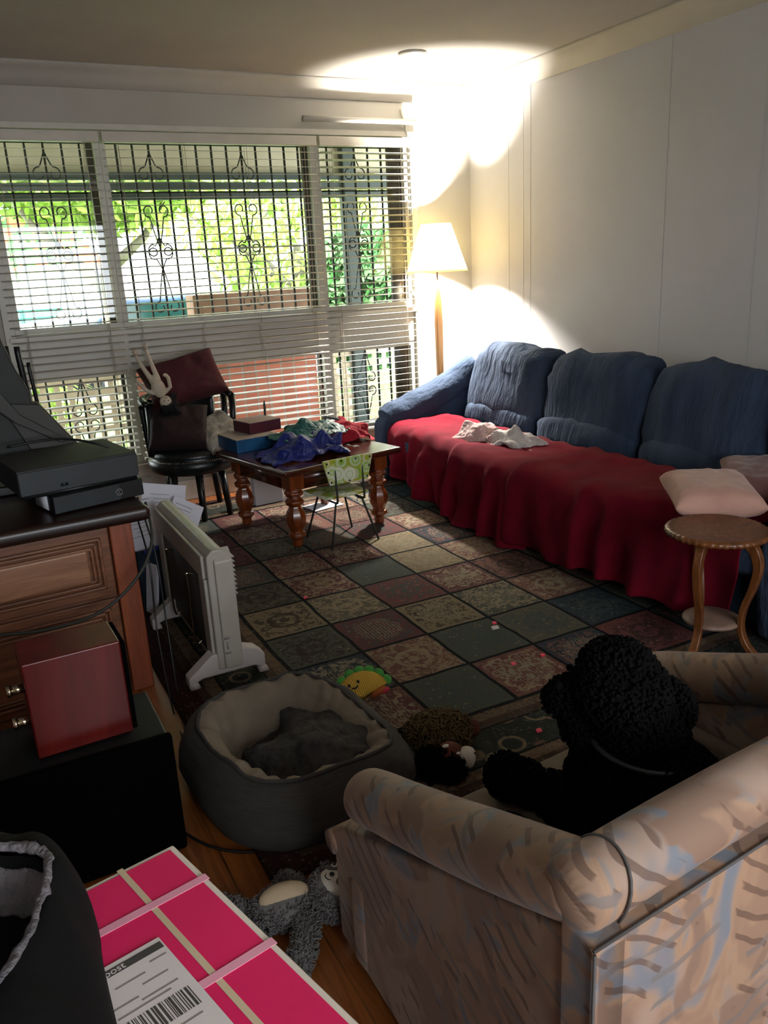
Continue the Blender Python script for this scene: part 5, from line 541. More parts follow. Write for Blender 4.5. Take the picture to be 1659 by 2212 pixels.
1,-10,-5,-4,8,-5,-7,-5,2,1,0,0,1,-1,1,0,0,0,0,1,-1,2,-1,1,7,2,2,-4,-2,-2,0,0,1,0,0,0,1,0,0,0,0,1,0,2,0,-5,3,3,6,3,4,4,5,1,-1,1,0,1,0,-1,0,2,0,0,0,0,0,2,1,-1,-9,-2,1,-3,-3,3,3,5,1,0,0,0,1,1,-1,1,1,-1,0,1,-1,2,0,7,-2,-6,4,5,-2,-3,-5,-9,0,1,1,0,0,0,0,0,1,0,0,1,-5,-3,-5,-4,-1,-7,-5,-2,0,-1,6,0,2,-1,1,0,0,1,0,0,0,1,-1,7,-1,9,5,0,-2,-1,-1,-1,-1,-1,0,4,
-1,-1,0,1,-1,1,0,0,0,2,-1,3,-6,6,5,12,2,-1,-2,1,4,0,0,2,0,1,-1,1,-1,0,1,0,0,-2,1,3,-12,7,0,0,4,-2,2,5,0,0,2,1,-1,0,0,0,1,0,-1,-1,2,-2,-3,5,-8,-8,0,-2,5,3,-3,1690,-6,3,1,2,0,1,0,0,-1,3,3,4,6,4,2,2,2,0,0,-1,1,2,-24,2,-2,-1,-1,1,-1,0,0,1,-1,0,0,-3,-1,1,0,0,1,1,1,1,-1,-25,4,-2,0,-1,-1,0,0,0,-1,-1,-3,-1,0,0,-1,0,0,1,0,0,-3,-4,-24,-1,1,0,0,0,0,0,-1,1,-1,0,-1,-1,
-1,-1,-1,0,0,1,-1,0,1,-24,-1,0,1,0,0,0,-1,1,0,0,1,-3,-4,-1,2,1,-1,0,-2,1,0,-2,-24,1,0,-2,1,0,0,1,0,0,-1,-1,-1,0,0,-3,2,2,-1,1,-1,-1,0,-25,1,0,1,-1,0,0,1,-1,0,1,-1,2,3,1,1,-4,0,-1,-2,0,0,0,-24,-1,1,0,0,0,1,-1,0,1,-1,1,0,-2,-4,3,6,-2,-2,-2,-1,-1,0,-24,1,-2,0,1,0,0,0,2,-1,1,-1,0,-2,2,0,-5,0,0,1,0,0,-1,-25,0,1,0,0,0,0,0,0,0,0,1,-1,2,1,-2,-1,0,0,0,0,-1,3,-24,0,0,
0,-1,1,-1,0,0,0,-1,-1,0,0,0,0,0,-7,-1,1,0,5,-1,-24,-1,0,1,0,-1,0,0,-1,0,1,0,4,2,-1,-4,-3,3,1,-1,-1,-5,0,-24,0,0,-1,0,0,0,0,0,0,0,2,-2,0,2,0,12,7,2,1,4,3,2,-25,1,0,-1,1,0,0,0,0,0,-1,-1,-2,-1,-2,6,-9,-2,0,1,-1,-1,0,-24,0,0,0,0,-1,0,0,0,0,1,1,0,-3,2,-6,0,-1,3,-1,0,3,1,-24,0,-1,1,-1,1,-1,1,0,1,1,-2,0,5,-3,3,-1,0,-3,1,-1,-3,-2,-25,0,1,-1,0,0,1,-1,0,0,-1,0,2,0,4,
1,5,2,1,0,0,1,2,-24,0,-1,0,0,0,0,0,0,-1,0,0,0,-2,-1,0,0,0,2,1,2,1,-2,-24,-1,0,1,0,-1,0,0,0,0,-1,-2,-2,-1,-1,0,-1,3,1,-2,-3,0,0,-24,0,2,-1,-1,0,0,-1,0,-1,-1,0,0,0,1,-1,0,-4,-3,3,2,1,2,-25,1,-1,1,-1,1,0,0,-1,0,1,2,2,2,4,2,-2,-2,-1,-3,0,1,1,-24,0,0,-1,1,-1,0,1,0,0,0,0,-2,0,-2,2,3,2,4,8,2,0,3,-24,0,0,0,1,2,-2,-1,0,0,0,-1,1,0,-3,0,-1,1,-2,-4,1,-1,0,-25,1,0,1,
0,-2,1,0,0,0,0,1,-1,2,2,-3,-3,0,1,0,-1,0,1,-24,-1,0,1,1,0,-1,0,0,-1,0,-1,-1,-1,0,-2,-2,-4,-1,1,2,2,-5,-24,2,0,-1,-2,0,0,0,0,1,-1,2,4,0,1,6,6,3,-1,-5,-5,-4,2,-24,0,0,-1,0,0,1,0,-1,-1,0,0,-1,-2,-4,-2,-1,-1,1,2,3,3,1,-25,1,-1,1,0,0,0,-1,1,0,1,-1,0,0,1,-1,-4,0,0,0,1,2,1,-24,-1,1,0,0,0,0,0,-1,0,-1,-1,0,2,0,-6,0,1,0,1,-1,1,3,228,-1,-6,0,0,0,0,0,0,0,0,-1,-8,-15,-18,-20,
-21,-19,-21,-20,-20,-20,-20,5,-4,2,-2,-1,2,-2,0,0,0,0,0,0,-2,-2,1,1,-1,0,0,0,0,1,-8,17,0,0,-1,-4,0,-2,-2,0,0,-2,0,0,0,-1,1,0,1,0,0,0,1,-2,4,-4,-3,1,2,1,0,1,0,2,-2,0,-1,0,1,-1,0,0,0,1,0,-1,9,-9,-1,1,-3,0,1,2,1,0,-2,2,-4,0,3,-1,0,0,0,0,0,0,1,-2,7,1,-5,0,-1,0,0,0,0,0,-1,0,0,1,0,0,1,0,-1,-1,0,1,-8,6,-2,4,0,0,0,1,-1,0,0,1,2,0,-4,1,1,-1,-1,1,0,0,1,6,-7,1,-1,1,
-1,-1,-1,1,0,0,-1,-1,4,0,-1,-1,1,2,-1,1,1,-3,5,-11,4,1,0,0,0,0,-5,-1,-1,5,-4,3,1,3,2,-1,0,1,0,0,-1,-8,10,0,1,-1,0,0,-3,4,1,2,-5,3,-6,1,2,-2,4,-1,1,0,-1,0,-2,2,1,1,2,0,0,2,1,0,-1,0,2,-1,-1,-1,4,-5,1,0,0,1,0,9,-10,2,2,0,-1,1,1,0,0,3,2,1,2,1,-3,-4,1,-1,0,-1,0,0,-2,4,-1,-2,0,3,-1,0,1,0,-3,0,-3,-2,-2,4,2,1,0,-1,0,0,0,-8,11,-4,0,2,0,2,-1,-1,0,0,-3,-1,-1,3,1,-2,
0,0,1,1,-1,0,6,-3,-1,-1,2,-2,-1,1,0,1,-1,2,1,2,-2,-5,1,0,3,-1,-1,1,0,5,-2,-1,1,-2,1,0,0,0,-1,0,0,2,2,1,0,0,-1,-2,0,0,-1,1,-9,5,5,0,-1,1,0,0,0,0,0,-1,1,-3,-1,-1,0,1,-1,1,0,0,-1,-1,-1,1,2,0,-1,0,0,1,4,0,-1,-7,1,-1,0,0,-1,0,1,0,0,1,9,-12,1,0,2,1,0,0,-1,-3,1,0,0,0,0,1,-1,2,0,-2,1,1,-1,-2,5,-2,0,-1,0,0,0,0,-1,1,1,-1,-1,2,1,1,-2,1,0,0,-1,1,-8,9,1,-1,-2,0,
0,0,0,0,-2,1,0,3,0,-2,0,1,-1,1,0,0,0,6,-6,-2,-1,2,0,0,0,0,0,0,-2,3,-3,-1,2,0,-1,1,0,0,1,0,5,-7,3,3,-2,-3,0,0,0,-1,0,-2,-2,-1,4,-1,0,1,1,0,0,1,2,-9,12,-2,-5,-1,3,1,0,-1,1,0,0,1,2,-2,0,0,1,-1,0,0,-1,1,-1,2,-2,1,1,-2,-1,0,1,0,-1,-2,8,-1,-1,1,-1,-1,1,0,1,0,-2,10,-14,0,0,0,2,0,0,0,0,1,3,-8,2,0,0,1,1,0,0,0,1,0,-4,0,2,0,1,0,0,0,0,-1,2,-4,1,-3,0,3,1,1,
0,1,0,-1,0,-7,9,-2,-1,0,0,-1,0,0,1,-1,0,1,2,-1,-1,0,0,0,0,0,1,0,6,-5,-4,0,1,0,1,0,0,0,-1,2,0,-1,1,-3,0,-1,0,-1,-1,1,1]),
}
def draped(key):
    nu, nv, st, steps = BAKED[key]; m = nv+1; k = 0
    q = [[0, 0, 0] for _ in range((nu+1)*m)]
    for ax in range(3):
        for i in range(nu+1):
            for j in range(m):
                if i and j: p = q[i*m+j-1][ax]+q[(i-1)*m+j][ax]-q[(i-1)*m+j-1][ax]
                elif j: p = q[i*m+j-1][ax]
                elif i: p = q[(i-1)*m][ax]
                else: p = 0
                q[i*m+j][ax] = p+steps[k]; k += 1
    g = G(); g.add([tuple(c*st for c in v) for v in q], [(i*m+j, (i+1)*m+j, (i+1)*m+j+1, i*m+j+1) for i in range(nu) for j in range(nv)]); return g
def cloth_heap(name, key, c, sc, rz, mat, parent=None, label=None, th=.003):
    g = draped(key); M_ = Matrix.Rotation(rz, 3, 'Z'); g.v = [Vector(c)+M_ @ Vector((q.x*sc[0], q.y*sc[1], max(.002, (q.z-.008)*sc[2]))) for q in g.v]
    o = g.obj(name, mat, parent, w=True, label=label)
    sm = o.modifiers.new('soften', 'SMOOTH'); sm.factor = .5; sm.iterations = 7
    o.modifiers.new('thick', 'SOLIDIFY').thickness = th
    sd = o.modifiers.new('subdiv', 'SUBSURF'); sd.levels = sd.render_levels = 2
    tx = bpy.data.textures.new(name+'_wrinkle', 'CLOUDS'); tx.noise_scale = .045; dm = o.modifiers.new('wrinkle', 'DISPLACE'); dm.texture = tx; dm.strength = .022; dm.mid_level = .5; return o

# ================================================================== ROOM SHELL
x0, y0 = -1.6, -1.8
struct(G().span((x0-.1, y0-.1, -.1), (WX+.1, WY+.1, 0)).obj('floor', mt['floor'], keep=True, smooth=False))
struct(G().span((x0-.1, y0-.1, ZC), (WX+.1, WY+.1, ZC+.1)).obj('ceiling', mt['ceil'], keep=True, smooth=False))
struct(G().span((WX, y0-.1, 0), (WX+.1, WY+.1, ZC)).obj('wall_right', mt['wall'], keep=True, smooth=False))
g = G(); g.span((x0-.1, y0-.1, 0), (x0, WY+.1, ZC))
struct(g.obj('wall_left', mt['wall'], keep=True, smooth=False))
g = G(); WL, WR, WB, WT = .33, 3.12, .31, 2.36
g.span((x0, WY, 0), (WL, WY+.12, ZC)); g.span((WR, WY, 0), (WX, WY+.12, ZC)); g.span((WL, WY, 0), (WR, WY+.12, WB)); g.span((WL, WY, WT), (WR, WY+.12, ZC))
struct(g.obj('wall_back', mt['wallw'], keep=True, smooth=False))
g = G(); g.span((x0, y0-.1, 0), (-.2, y0, ZC)); g.span((2.2, y0-.1, 0), (WX, y0, ZC)); g.span((-.2, y0-.1, 0), (2.2, y0, .95)); g.span((-.2, y0-.1, 2.25), (2.2, y0, ZC))
struct(g.obj('wall_front', mt['wall'], keep=True, smooth=False))
# cornices (cove profile)
cv = [(0, 0), (-.012, 0), (-.03, .05), (-.07, .09), (-.1, .102), (-.1, .115), (0, .115)]
struct(G().prism([(WX+a, ZC-.115+b) for a, b in cv], 1, y0, WY).obj('trim_1', mt['ceil'], keep=True))
def prism_x(pts, a, b): return G().prism([(p[0], p[1]) for p in pts], 0, a, b)
struct(prism_x([(WY+a, ZC-.115+b) for a, b in cv], x0, WX).obj('trim_2', mt['ceil'], keep=True))
struct(G().span((x0, WY-.015, 0), (WX, WY, .14)).obj('baseboard_back', mt['white'], keep=True, bevel=.004))
struct(G().span((WX-.015, y0, 0), (WX, WY-.02, .14)).obj('baseboard_right', mt['white'], keep=True, bevel=.004))
g = G()
for yy, wd in ((4.86, .006), (4.78, .006), (5.03, .004), (3.577, .03), (2.36, .03), (1.15, .03), (2.95, .004)): g.span((WX-.0018, yy-wd/2, .14), (WX, yy+wd/2, ZC-.115))
struct(g.obj('trim_3', mt['wall'], keep=True, bevel=.002))
# window: frame, sills, spandrel
def window(i, a, b, z0, z1, name):
    fr = G(); t = .035
    fr.span((a, WY+.02, z0), (b, WY+.07, z0+t)); fr.span((a, WY+.02, z1-t), (b, WY+.07, z1))
    fr.span((a, WY+.02, z0+t), (a+t, WY+.07, z1-t)); fr.span((b-t, WY+.02, z0+t), (b, WY+.07, z1-t))
    f = struct(fr.obj(name, mt['white'], keep=True, bevel=.003))
    G().span((a+t, WY+.042, z0+t), (b-t, WY+.046, z1-t)).obj('pane', mt['glass'], f, smooth=False)
k = 1
for a, b in ((WL, .98), (.98, 2.395), (2.395, WR)):
    window(k, a, b, 1.195, WT, 'window_%d' % k); k += 1
    window(k, a, b, WB, .935, 'window_%d' % k); k += 1
struct(G().span((WL, WY+.015, .935), (WR, WY+.08, 1.195)).obj('trim_4', mt['white'], keep=True, smooth=False))
g = G(); g.span((WL-.04, WY-.03, 1.155), (WR+.02, WY+.02, 1.185)); g.span((WL-.04, WY-.03, WB-.04), (WR+.02, WY+.02, WB-.01))
struct(g.obj('trim_5', mt['white'], keep=True, bevel=.004))
g = G(); g.span((WL-.06, WY-.02, WT), (WR+.05, WY, WT+.035)); g.span((WR, WY-.02, WB-.06), (WR+.045, WY, WT)); g.span((WL-.06, WY-.02, WB-.06), (WL, WY, WT)); g.span((WL-.06, WY-.02, WB-.09), (WR+.045, WY, WB-.04))
struct(g.obj('trim_6', mt['white'], keep=True, bevel=.004))
g = G()
for xm in (.955, 2.37):
    g.span((xm-.045, WY+.07, 1.195), (xm+.02, WY+.11, WT)); g.span((xm-.03, WY+.07, WB), (xm+.03, WY+.11, .935))
g.span((WR-.13, WY+.075, WB), (WR, WY+.115, WT))
struct(g.obj('trim_7', mt['dkframe'], keep=True))

# venetian blinds
def blind(a, b, tilt, label, zb):
    t = thing('venetian_blind', label, 'blind', ((a+b)/2, WY-.045, zb), 0, 'venetian blinds across the window')
    G().span((a, WY-.075, 2.285), (b, WY-.022, 2.345)).obj('head_rail', mt['blind'], t, w=True, bevel=.004)
    g = G(); z = 2.245; wd = .048; i = 0
    while z > zb+.03:
        rr = R(tilt); c, s_ = math.cos(rr), math.sin(rr); yy = WY-.045; sg = random.uniform(-.0015, .0015)
        g.grid(lambda u, v: (a+.006+(b-a-.012)*u, yy+(v-.5)*wd*c, z+(v-.5)*wd*s_+.0022*(1-(2*v-1)**2)+sg*math.sin(5*u+i)), 6, 4)
        z -= .0455; i += 1
    g.obj('slats', mt['blind'], t, w=True, solid=.0012)
    G().span((a, WY-.065, zb), (b, WY-.028, zb+.018)).obj('bottom_rail', mt['blind'], t, w=True, bevel=.003)
    n = max(2, int((b-a)/.45)+1)
    for j in range(n):
        xx = a+.09+(b-a-.18)*j/(n-1); g = G()
        for dy in (-.071, -.021): g.tube([(xx, WY+dy, 2.29), (xx, WY+dy, zb+.01)], .0012, 4)
        g.tube([(xx+.008, WY-.045, 2.29), (xx+.008, WY-.045, zb+.01)], .001, 4)
        g.obj('ladder_cord', mt['cord'], t, w=True)
    return t
blind(WL-.03, .965, 6, 'left cream venetian blind with slats open, behind the television', .36)
blind(.985, 2.375, 8, 'wide middle cream venetian blind, behind the coffee table and black armchair', .33)
b3 = blind(2.395, WR-.01, -9, 'narrow right cream venetian blind nearest the lit floor lamp, slats tilted', .315)
for dx, zz in ((.02, 1.33), (.035, 1.30), (.05, 1.36)):
    g = G(); g.tube([(WR-.09+dx, WY-.085, 2.3), (WR-.09+dx, WY-.087, zz)], .0013, 5)
    o = g.obj('pull_cord', mt['cord'], b3, w=True); G().lathe([(.003, 0), (.009, -.012), (.011, -.035), (.003, -.04)], 10, (WR-.09+dx, WY-.087, zz)).obj('cord_tassel', mt['white'], o, w=True)

# curtain rail and bracket, ceiling disc
t = thing('curtain_rail', 'short white curtain rail on the wall above the right blind', 'curtain rail', (2.9, WY-.04, 2.42))
G().tube([(2.3, WY-.05, 2.452), (3.165, WY-.05, 2.452)], .019, 12).obj('rail', mt['white'], t, w=True)
G().tube([(3.10, WY-.012, 2.36), (3.08, WY-.03, 2.45), (3.065, WY-.012, 2.54)], .009, 8).obj('bracket', mt['white'], t, w=True)
tag(G().lathe([(.085, 0), (.085, -.008), (.07, -.016), (.0, -.018)], 32, (2.72, 4.72, ZC)).obj('ceiling_disc', mt['white']), 'small round white disc fixed to the ceiling near the lamp', 'ceiling fitting')

# security grilles outside
def scroll(g, x, z, h, mir, rad=.006, y=WY+.16, up_=1):
    # a pair of C scrolls (heart) around the bar at x
    for s_ in (-1, 1):
        pts = []
        for k_ in range(15):
            a = R(-90+k_*22); r = .042*(1-.035*k_) ; pts.append((x+s_*(.045+r*math.cos(a)*.9), y, z+up_*(h*.5-.04+r*math.sin(a))))
        pts = [(x+s_*.004, y, z-up_*h*.5), (x+s_*.03, y, z-up_*h*.1)] + pts
        g.tube(spl(pts, 2), rad*.75, 5)
def grille(a, b, z0, z1, label, pitch_, hz, sc):
    y = WY+.16
    t = thing('security_grille', label, 'grille', ((a+b)/2, y, z0), 0, 'wrought iron grilles outside the window')
    g = G()
    for z in [z0+.01, z1-.03]+hz: g.span((a, y-.006, z-.006), (b, y+.006, z+.006))
    g.span((a, y-.008, z0), (a+.014, y+.008, z1)); g.span((b-.014, y-.008, z0), (b, y+.008, z1))
    g.obj('frame', mt['iron'], t, w=True)
    n = round((b-a)/pitch_); xs = [a+(b-a)*i/n for i in range(1, n)]
    for x in xs: G().span((x-.006, y-.006, z0+.01), (x+.006, y+.006, z1-.03)).obj('bar', mt['iron'], t, w=True)
    for xi in sc:
        x = xs[xi]
        class _g:
            @staticmethod
            def tube(*a, **k): G().tube(*a, **k).obj('scrollwork', mt['iron'], t, w=True)
        g = _g
        if z1-z0 > .9:
            scroll(g, x, z1-.17, .16, 0, up_=-1); scroll(g, x, z1-.52, .26, 0); scroll(g, x, z1-.66, .12, 0, up_=-1); scroll(g, x, z0+.42, .14, 0); scroll(g, x, z0+.2, .28, 0, up_=-1)
        else:
            scroll(g, x, (z0+z1)/2+.13, .24, 0, up_=-1); scroll(g, x, (z0+z1)/2-.13, .24, 0)
grille(.36, .99, 1.2, 2.34, 'upper left wrought iron security grille outside the window', .112, [2.02, 1.66], [2])
grille(1.0, 2.43, 1.2, 2.34, 'upper middle wrought iron security grille with scrolls, widest one', .104, [2.02, 1.66], [2, 8])
grille(2.44, 3.08, 1.2, 2.34, 'upper right wrought iron security grille beside the dark porch post', .105, [2.02, 1.66], [2])
grille(.36, 1.0, .33, .92, 'lower left wrought iron grille in front of the cream lattice, behind the television', .107, [], [2])
grille(2.44, 3.08, .33, .92, 'lower right wrought iron grille left of the blue sofa', .107, [], [2])

# ================================================================== OUTSIDE
og = struct(G().span((-60, WY+.12, -.35), (60, 80, -.25)).obj('lawn', mt['grass'], keep=True, smooth=False)); tag(og, 'sunlit green lawn outside the window', 'lawn', kind='structure')
og = G().span((-60, 13, -.25), (60, 20, -.22)).obj('driveway', mt['road'], keep=True, smooth=False); tag(og, 'pale concrete driveway and street beyond the garden', 'driveway', kind='structure')
og = G().span((-1.2, WY+.13, -.25), (6, 7.3, .02)).obj('porch_floor', mt['road'], keep=True, smooth=False); tag(og, 'pale porch slab outside the window', 'porch', kind='structure')
og = G().span((-3, WY+.12, 2.50), (8, 7.35, 2.58)).obj('porch_soffit', mt['soffit'], keep=True, smooth=False); tag(og, 'beige porch ceiling above the window', 'soffit', kind='structure')
g = G()
for z in (2.235, 2.16, 2.085): g.span((-3, 6.98, z), (6.5, 7.02, z+.055))
tag(g.obj('porch_valance', mt['postg'], smooth=False), 'dark green horizontal slats under the porch roof edge', 'valance')
tag(G().span((-3, 7.03, 2.29), (6.5, 7.07, 2.5)).obj('porch_beam', mt['soffit'], smooth=False), 'beige beam above the dark green porch slats', 'beam')
pf = G().box((3.32, 7.0, 1.25), (.12, .12, 2.5)).obj('porch_post', mt['postg'], bevel=.01); tag(pf, 'dark green square porch post outside the right blind', 'post')
t = thing('planter_wall', 'terracotta brick porch wall with brown timber cap outside the middle blind', 'wall', (2.3, 7, 0))
G().span((1.25, 6.95, 0), (2.88, 7.1, 1.12)).obj('brickwork', mt['brick'], t, w=True, smooth=False)
G().span((1.80, 6.9, 1.12), (2.86, 7.14, 1.335)).obj('cap', mt['cap'], t, w=True, bevel=.01)
def lattice(a, b, z0, z1, label, y=7.0):
    g = G(); p = .105
    x = a
    while x <= b: g.span((x, y, z0), (x+.045, y+.01, z1)); x += p
    z = z0
    while z <= z1: g.span((a, y-.012, z), (b+.04, y-.001, z+.042)); z += .1
    tag(g.obj('lattice_panel', mt['lat'], smooth=False), label, 'lattice', 'cream lattice panels on the porch')
lattice(.1, 1.22, .0, 1.12, 'cream timber lattice panel outside the lower left window')
lattice(2.95, 4.4, .0, 1.1, 'cream timber lattice panel outside the lower right window')
def leaves(g, c, r, n, sz, seed):
    rr = random.Random(seed); c = Vector(c)
    for i in range(n):
        d = Vector((rr.gauss(0, 1), rr.gauss(0, 1), rr.gauss(0, 1))).normalized()*(rr.uniform(.45, 1)**.5)
        p = c+Vector((d.x*r[0], d.y*r[1], d.z*r[2])); a = Vector((rr.uniform(-1, 1), rr.uniform(-1, 1), rr.uniform(-1, 1))).normalized(); b = a.orthogonal().normalized(); l = sz*rr.uniform(.6, 1.4)
        g.add([p-a*l, p+b*l*.45, p+a*l, p-b*l*.45], [(0, 1, 2, 3)])
def tree(loc, h, cr, mat, label, seed, tr=.18, trunk_lean=0):
    t = thing('garden_tree', label, 'tree', loc, 0, 'trees in the front garden')
    g = G(); g.tube(spl([(0, 0, -.3), (trunk_lean*.4, 0, h*.3), (trunk_lean*.8, .1, h*.55), (trunk_lean, 0, h*.85)], 5), [tr*(1-.6*i/15) for i in range(16)], 10)
    for q in range(5):
        a = q*1.3+seed; g.tube([(trunk_lean*.7, 0, h*.45+q*.1), (math.cos(a)*cr[0]*.4, math.sin(a)*cr[1]*.4, h*.7), (math.cos(a)*cr[0]*.7, math.sin(a)*cr[1]*.7, h*.9)], [tr*.5, tr*.3, tr*.1], 7)
    g.obj('trunk', mt['bark'], t)
    g = G(); leaves(g, (trunk_lean, 0, h), cr, 2600, .14, seed); g.obj('foliage', mat, t, smooth=False)
tree((1.7, 11.0, -.25), 3.2, (1.6, 1.4, .9), mt['leafA'], 'pale trunked garden tree seen through the left blind', 1, .16, .2)
tree((6.2, 15.5, -.25), 2.6, (2.0, 1.6, 1.9), mt['leafA'], 'lime green bushy tree seen through the middle blind', 2)
tree((5.2, 10.6, -.25), 1.3, (.8, .8, 1.0), mt['leafB'], 'dark green shrub tree in front of the lime green tree', 3, .1)
tree((10.6, 12.0, -.25), 2.2, (1.7, 1.5, 1.5), mt['leafA'], 'green tree seen through the right blind beside the porch post', 4)
tree((.2, 21.0, -.25), 3.8, (3.6, 2.5, 2.2), mt['leafB'], 'dark green tree far behind the orange roof', 5)
tree((9, 27.0, -.25), 5, (5, 3, 3), mt['leafA'], 'large yellow-green tree far beyond the street', 6)
g = G(); rr = random.Random(5)
for i in range(500):
    x = rr.uniform(-.3, .75); y = rr.uniform(7.6, 8.4); a = rr.uniform(0, 6.28); l = rr.uniform(.5, 1.15); d = Vector((math.cos(a), math.sin(a), 0)); n_ = d.orthogonal().normalized()*.012
    p = Vector((x, y, -.25)); q = p+Vector((0, 0, l))+d*.1; e = p+Vector((0, 0, l*.8))+d*.45
    g.add([p-n_, p+n_, q+n_, q-n_, e], [(0, 1, 2, 3), (3, 2, 4)])
tag(g.obj('strap_leaf_plants', mt['leafA'], smooth=False), 'green strap-leaved plants growing behind the left lattice', 'plants', kind='stuff')
tag(G().span((-6, 22, -.25), (3.2, 22.1, .9)).obj('garden_fence', mt['tealf'], smooth=False), 'teal fence across the street seen through the left blind', 'fence')
t = thing('house', 'distant house with an orange roof seen through the left blind', 'house', (.8, 30, -.25))
G().span((-2.5, 28, -.25), (4.2, 33, 1.9)).obj('wall', mt['carp2'], t, w=True, smooth=False)
G().prism([(-3, 1.9), (4.7, 1.9), (3.4, 3.4), (-1.8, 3.4)], 1, 27.6, 33.4).obj('roof', mt['roofo'], t, w=True, smooth=False)
def car(loc, rz, paint, label):
    t = thing('car', label, 'car', loc, rz, 'cars parked on the driveway')
    prof = [(-2.1, .3), (-2.1, .75), (-1.95, .9), (-1.2, .95), (-.65, 1.4), (.7, 1.42), (1.35, .98), (1.95, .9), (2.12, .7), (2.12, .3)]
    G().prism(prof, 1, -.85, .85).obj('body', paint, t, bevel=.06)
    G().prism([(-1.1, .96), (-.62, 1.33), (.66, 1.35), (1.2, .98)], 1, -.86, .86).obj('side_window', mt['carg'], t, bevel=.01)
    for x in (-1.35, 1.35):
        for y in (-.8, .8):
            g = G(); g.tube([(x, y-.1, .31), (x, y+.1, .31)], .31, 20); wl = g.obj('wheel', mt['tyre'], t)
            G().tube([(x, y-.11, .31), (x, y+.11, .31)], .17, 14).obj('hub', mt['chrome'], wl)
car((2.9, 14.6, -.22), R(8), mt['carp'], 'dark blue car parked outside, behind the pale tree trunk')
car((3.2, 18.6, -.22), R(5), mt['carp2'], 'white car parked further back behind the blue car')

# ================================================================== RUG
g = G(); g.grid(lambda u, v: (.47+2.55*u, 1.67+3.65*v, .012+.0015*fb((u*9, v*12, 0))), 60, 80)
rug = g.obj('area_rug', mt['rug'], keep=True, solid=.012); tag(rug, 'large patchwork garden-panel rug in maroon, teal and tan on the floorboards', 'rug')
RZ = .019
# ================================================================== BLUE SOFA
t = thing('long_sofa', 'long blue suede sofa with bulging back cushions along the right wall', 'sofa', (3.05, 3.5, 0))
def cush(name, c, w_, d_, h_, mat, rot=None, seed=0, label=None, wr=.02, n=22, par=t, p=.62):
    g = G(); g.ell((0, 0, 0), (w_/2, d_/2, h_/2), n*2, n, None, p)
    c = Vector(c)
    def f(q):
        q = Vector(q); q2 = q+q.normalized()*(fb(q+Vector((seed, 0, 0)), 5)*wr + abs(fb(q*1.0+Vector((0, seed, 0)), 12, 2))*wr*.35)
        return (rot @ q2 if rot is not None else q2)+c
    g.move(f); return g.obj(name, mat, par, w=True)
g = G(); g.span((2.64, 1.9, .025), (3.5, 5.1, .30)); g.obj('base', mt['bluebase'], t, w=True, bevel=.04)
for i, yy in enumerate((4.6, 3.8, 3.0, 2.28)):
    cush('seat_cushion', (2.86, yy, .33), .66, .82, .19, mt['blue'], None, i)
yb = [(4.85, 4.05), (4.02, 3.2), (3.17, 2.42), (2.40, 1.75)]
for i, (a, b) in enumerate(yb):
    cush('back_cushion', (3.27, (a+b)/2, .665), .30, (a-b)+.03, .58, mt['blue'], rotm(0, 12, 0), 10+i, wr=.035, p=.55)
    cush('lumbar_cushion', (3.17, (a+b)/2, .47), .22, (a-b), .2, mt['blue'], rotm(0, 12, 0), 20+i, wr=.02)
G().span((3.36, 1.85, .03), (3.58, 5.1, .78)).obj('back_frame', mt['blue'], t, w=True, bevel=.07)
def arm(yc, lab):
    pts = spl([(2.60, yc, .42), (2.72, yc, .485), (2.95, yc, .55), (3.2, yc, .66), (3.36, yc-.03*(1 if yc > 3 else -1), .76)], 6)
    g = G(); g.tube(pts, [.075]+[.105]*3+[.11]*(len(pts)-5)+[.09], 18)
    g.v = [q+Vector((0, 0, 1))*fb(q, 9)*.02+Vector((fb(q, 6), fb(q+Vector((9, 9, 9)), 22)*.4, 0))*.012 for q in g.v]
    o = g.obj('arm', mt['blue'], t, w=True, label=lab, sub=1)
    g = G(); g.prism([(2.56, .03), (2.53, .25), (2.53, .44), (2.62, .5), (2.95, .56), (3.3, .66), (3.45, .66), (3.45, .03)], 1, yc-.085, yc+.085)
    g.obj('arm_side', mt['blue'], o, w=True, bevel=.04)
arm(5.07, 'far arm sloping up to the back, beside the floor lamp'); arm(1.86, 'near arm, behind the carved side table')

# throws
for key, lab, dz in (('thA', 'crimson fleece throw over the far half of the blue sofa seat, under the towels', 0), ('thB', 'crimson fleece throw over the near half of the blue sofa seat, behind the side table', .02)):
    g = draped(key)
    def f(q):
        hang = max(0, min(1, (.40-q.z)/.3)); fr_ = (1-abs(math.sin(q.y*6.5+1.5*fb((q.y*.8, 2, 0), 1))))**1.5
        ed = math.exp(-((q.y-3.35)/.045)**2) if dz else 0
        return (q.x-.05*hang*fr_-(.024 if dz else 0)-.03*ed*hang, q.y+.02*fb((q.x*8, q.z*8, 0), 1)*ed, q.z+.018*ed*(1-hang)+dz+.005*(1-3*abs(fb((q.y*3+q.x*3, q.x*6-q.y*2, 3), 1, 2)))*(1-hang))
    g.move(f); o = g.obj('throw_blanket', mt['red'], solid=.005, sub=1); tag(o, lab, 'blanket', 'red throws on the blue sofa')

# crumpled cloth heaps
hp = thing('crumpled_towels', 'crumpled white and pale pink towels on the red throw', 'towels', (2.83, 3.95, .455))
cloth_heap('white_towel', 'plush', (2.84, 3.87, .425), (.72, 1.3, 1.35), R(12), mt['whitet'], hp)
cloth_heap('pink_towel', 'redt', (2.79, 4.17, .425), (1.15, 1.3, 1.15), R(70), mt['pinkt'], hp)
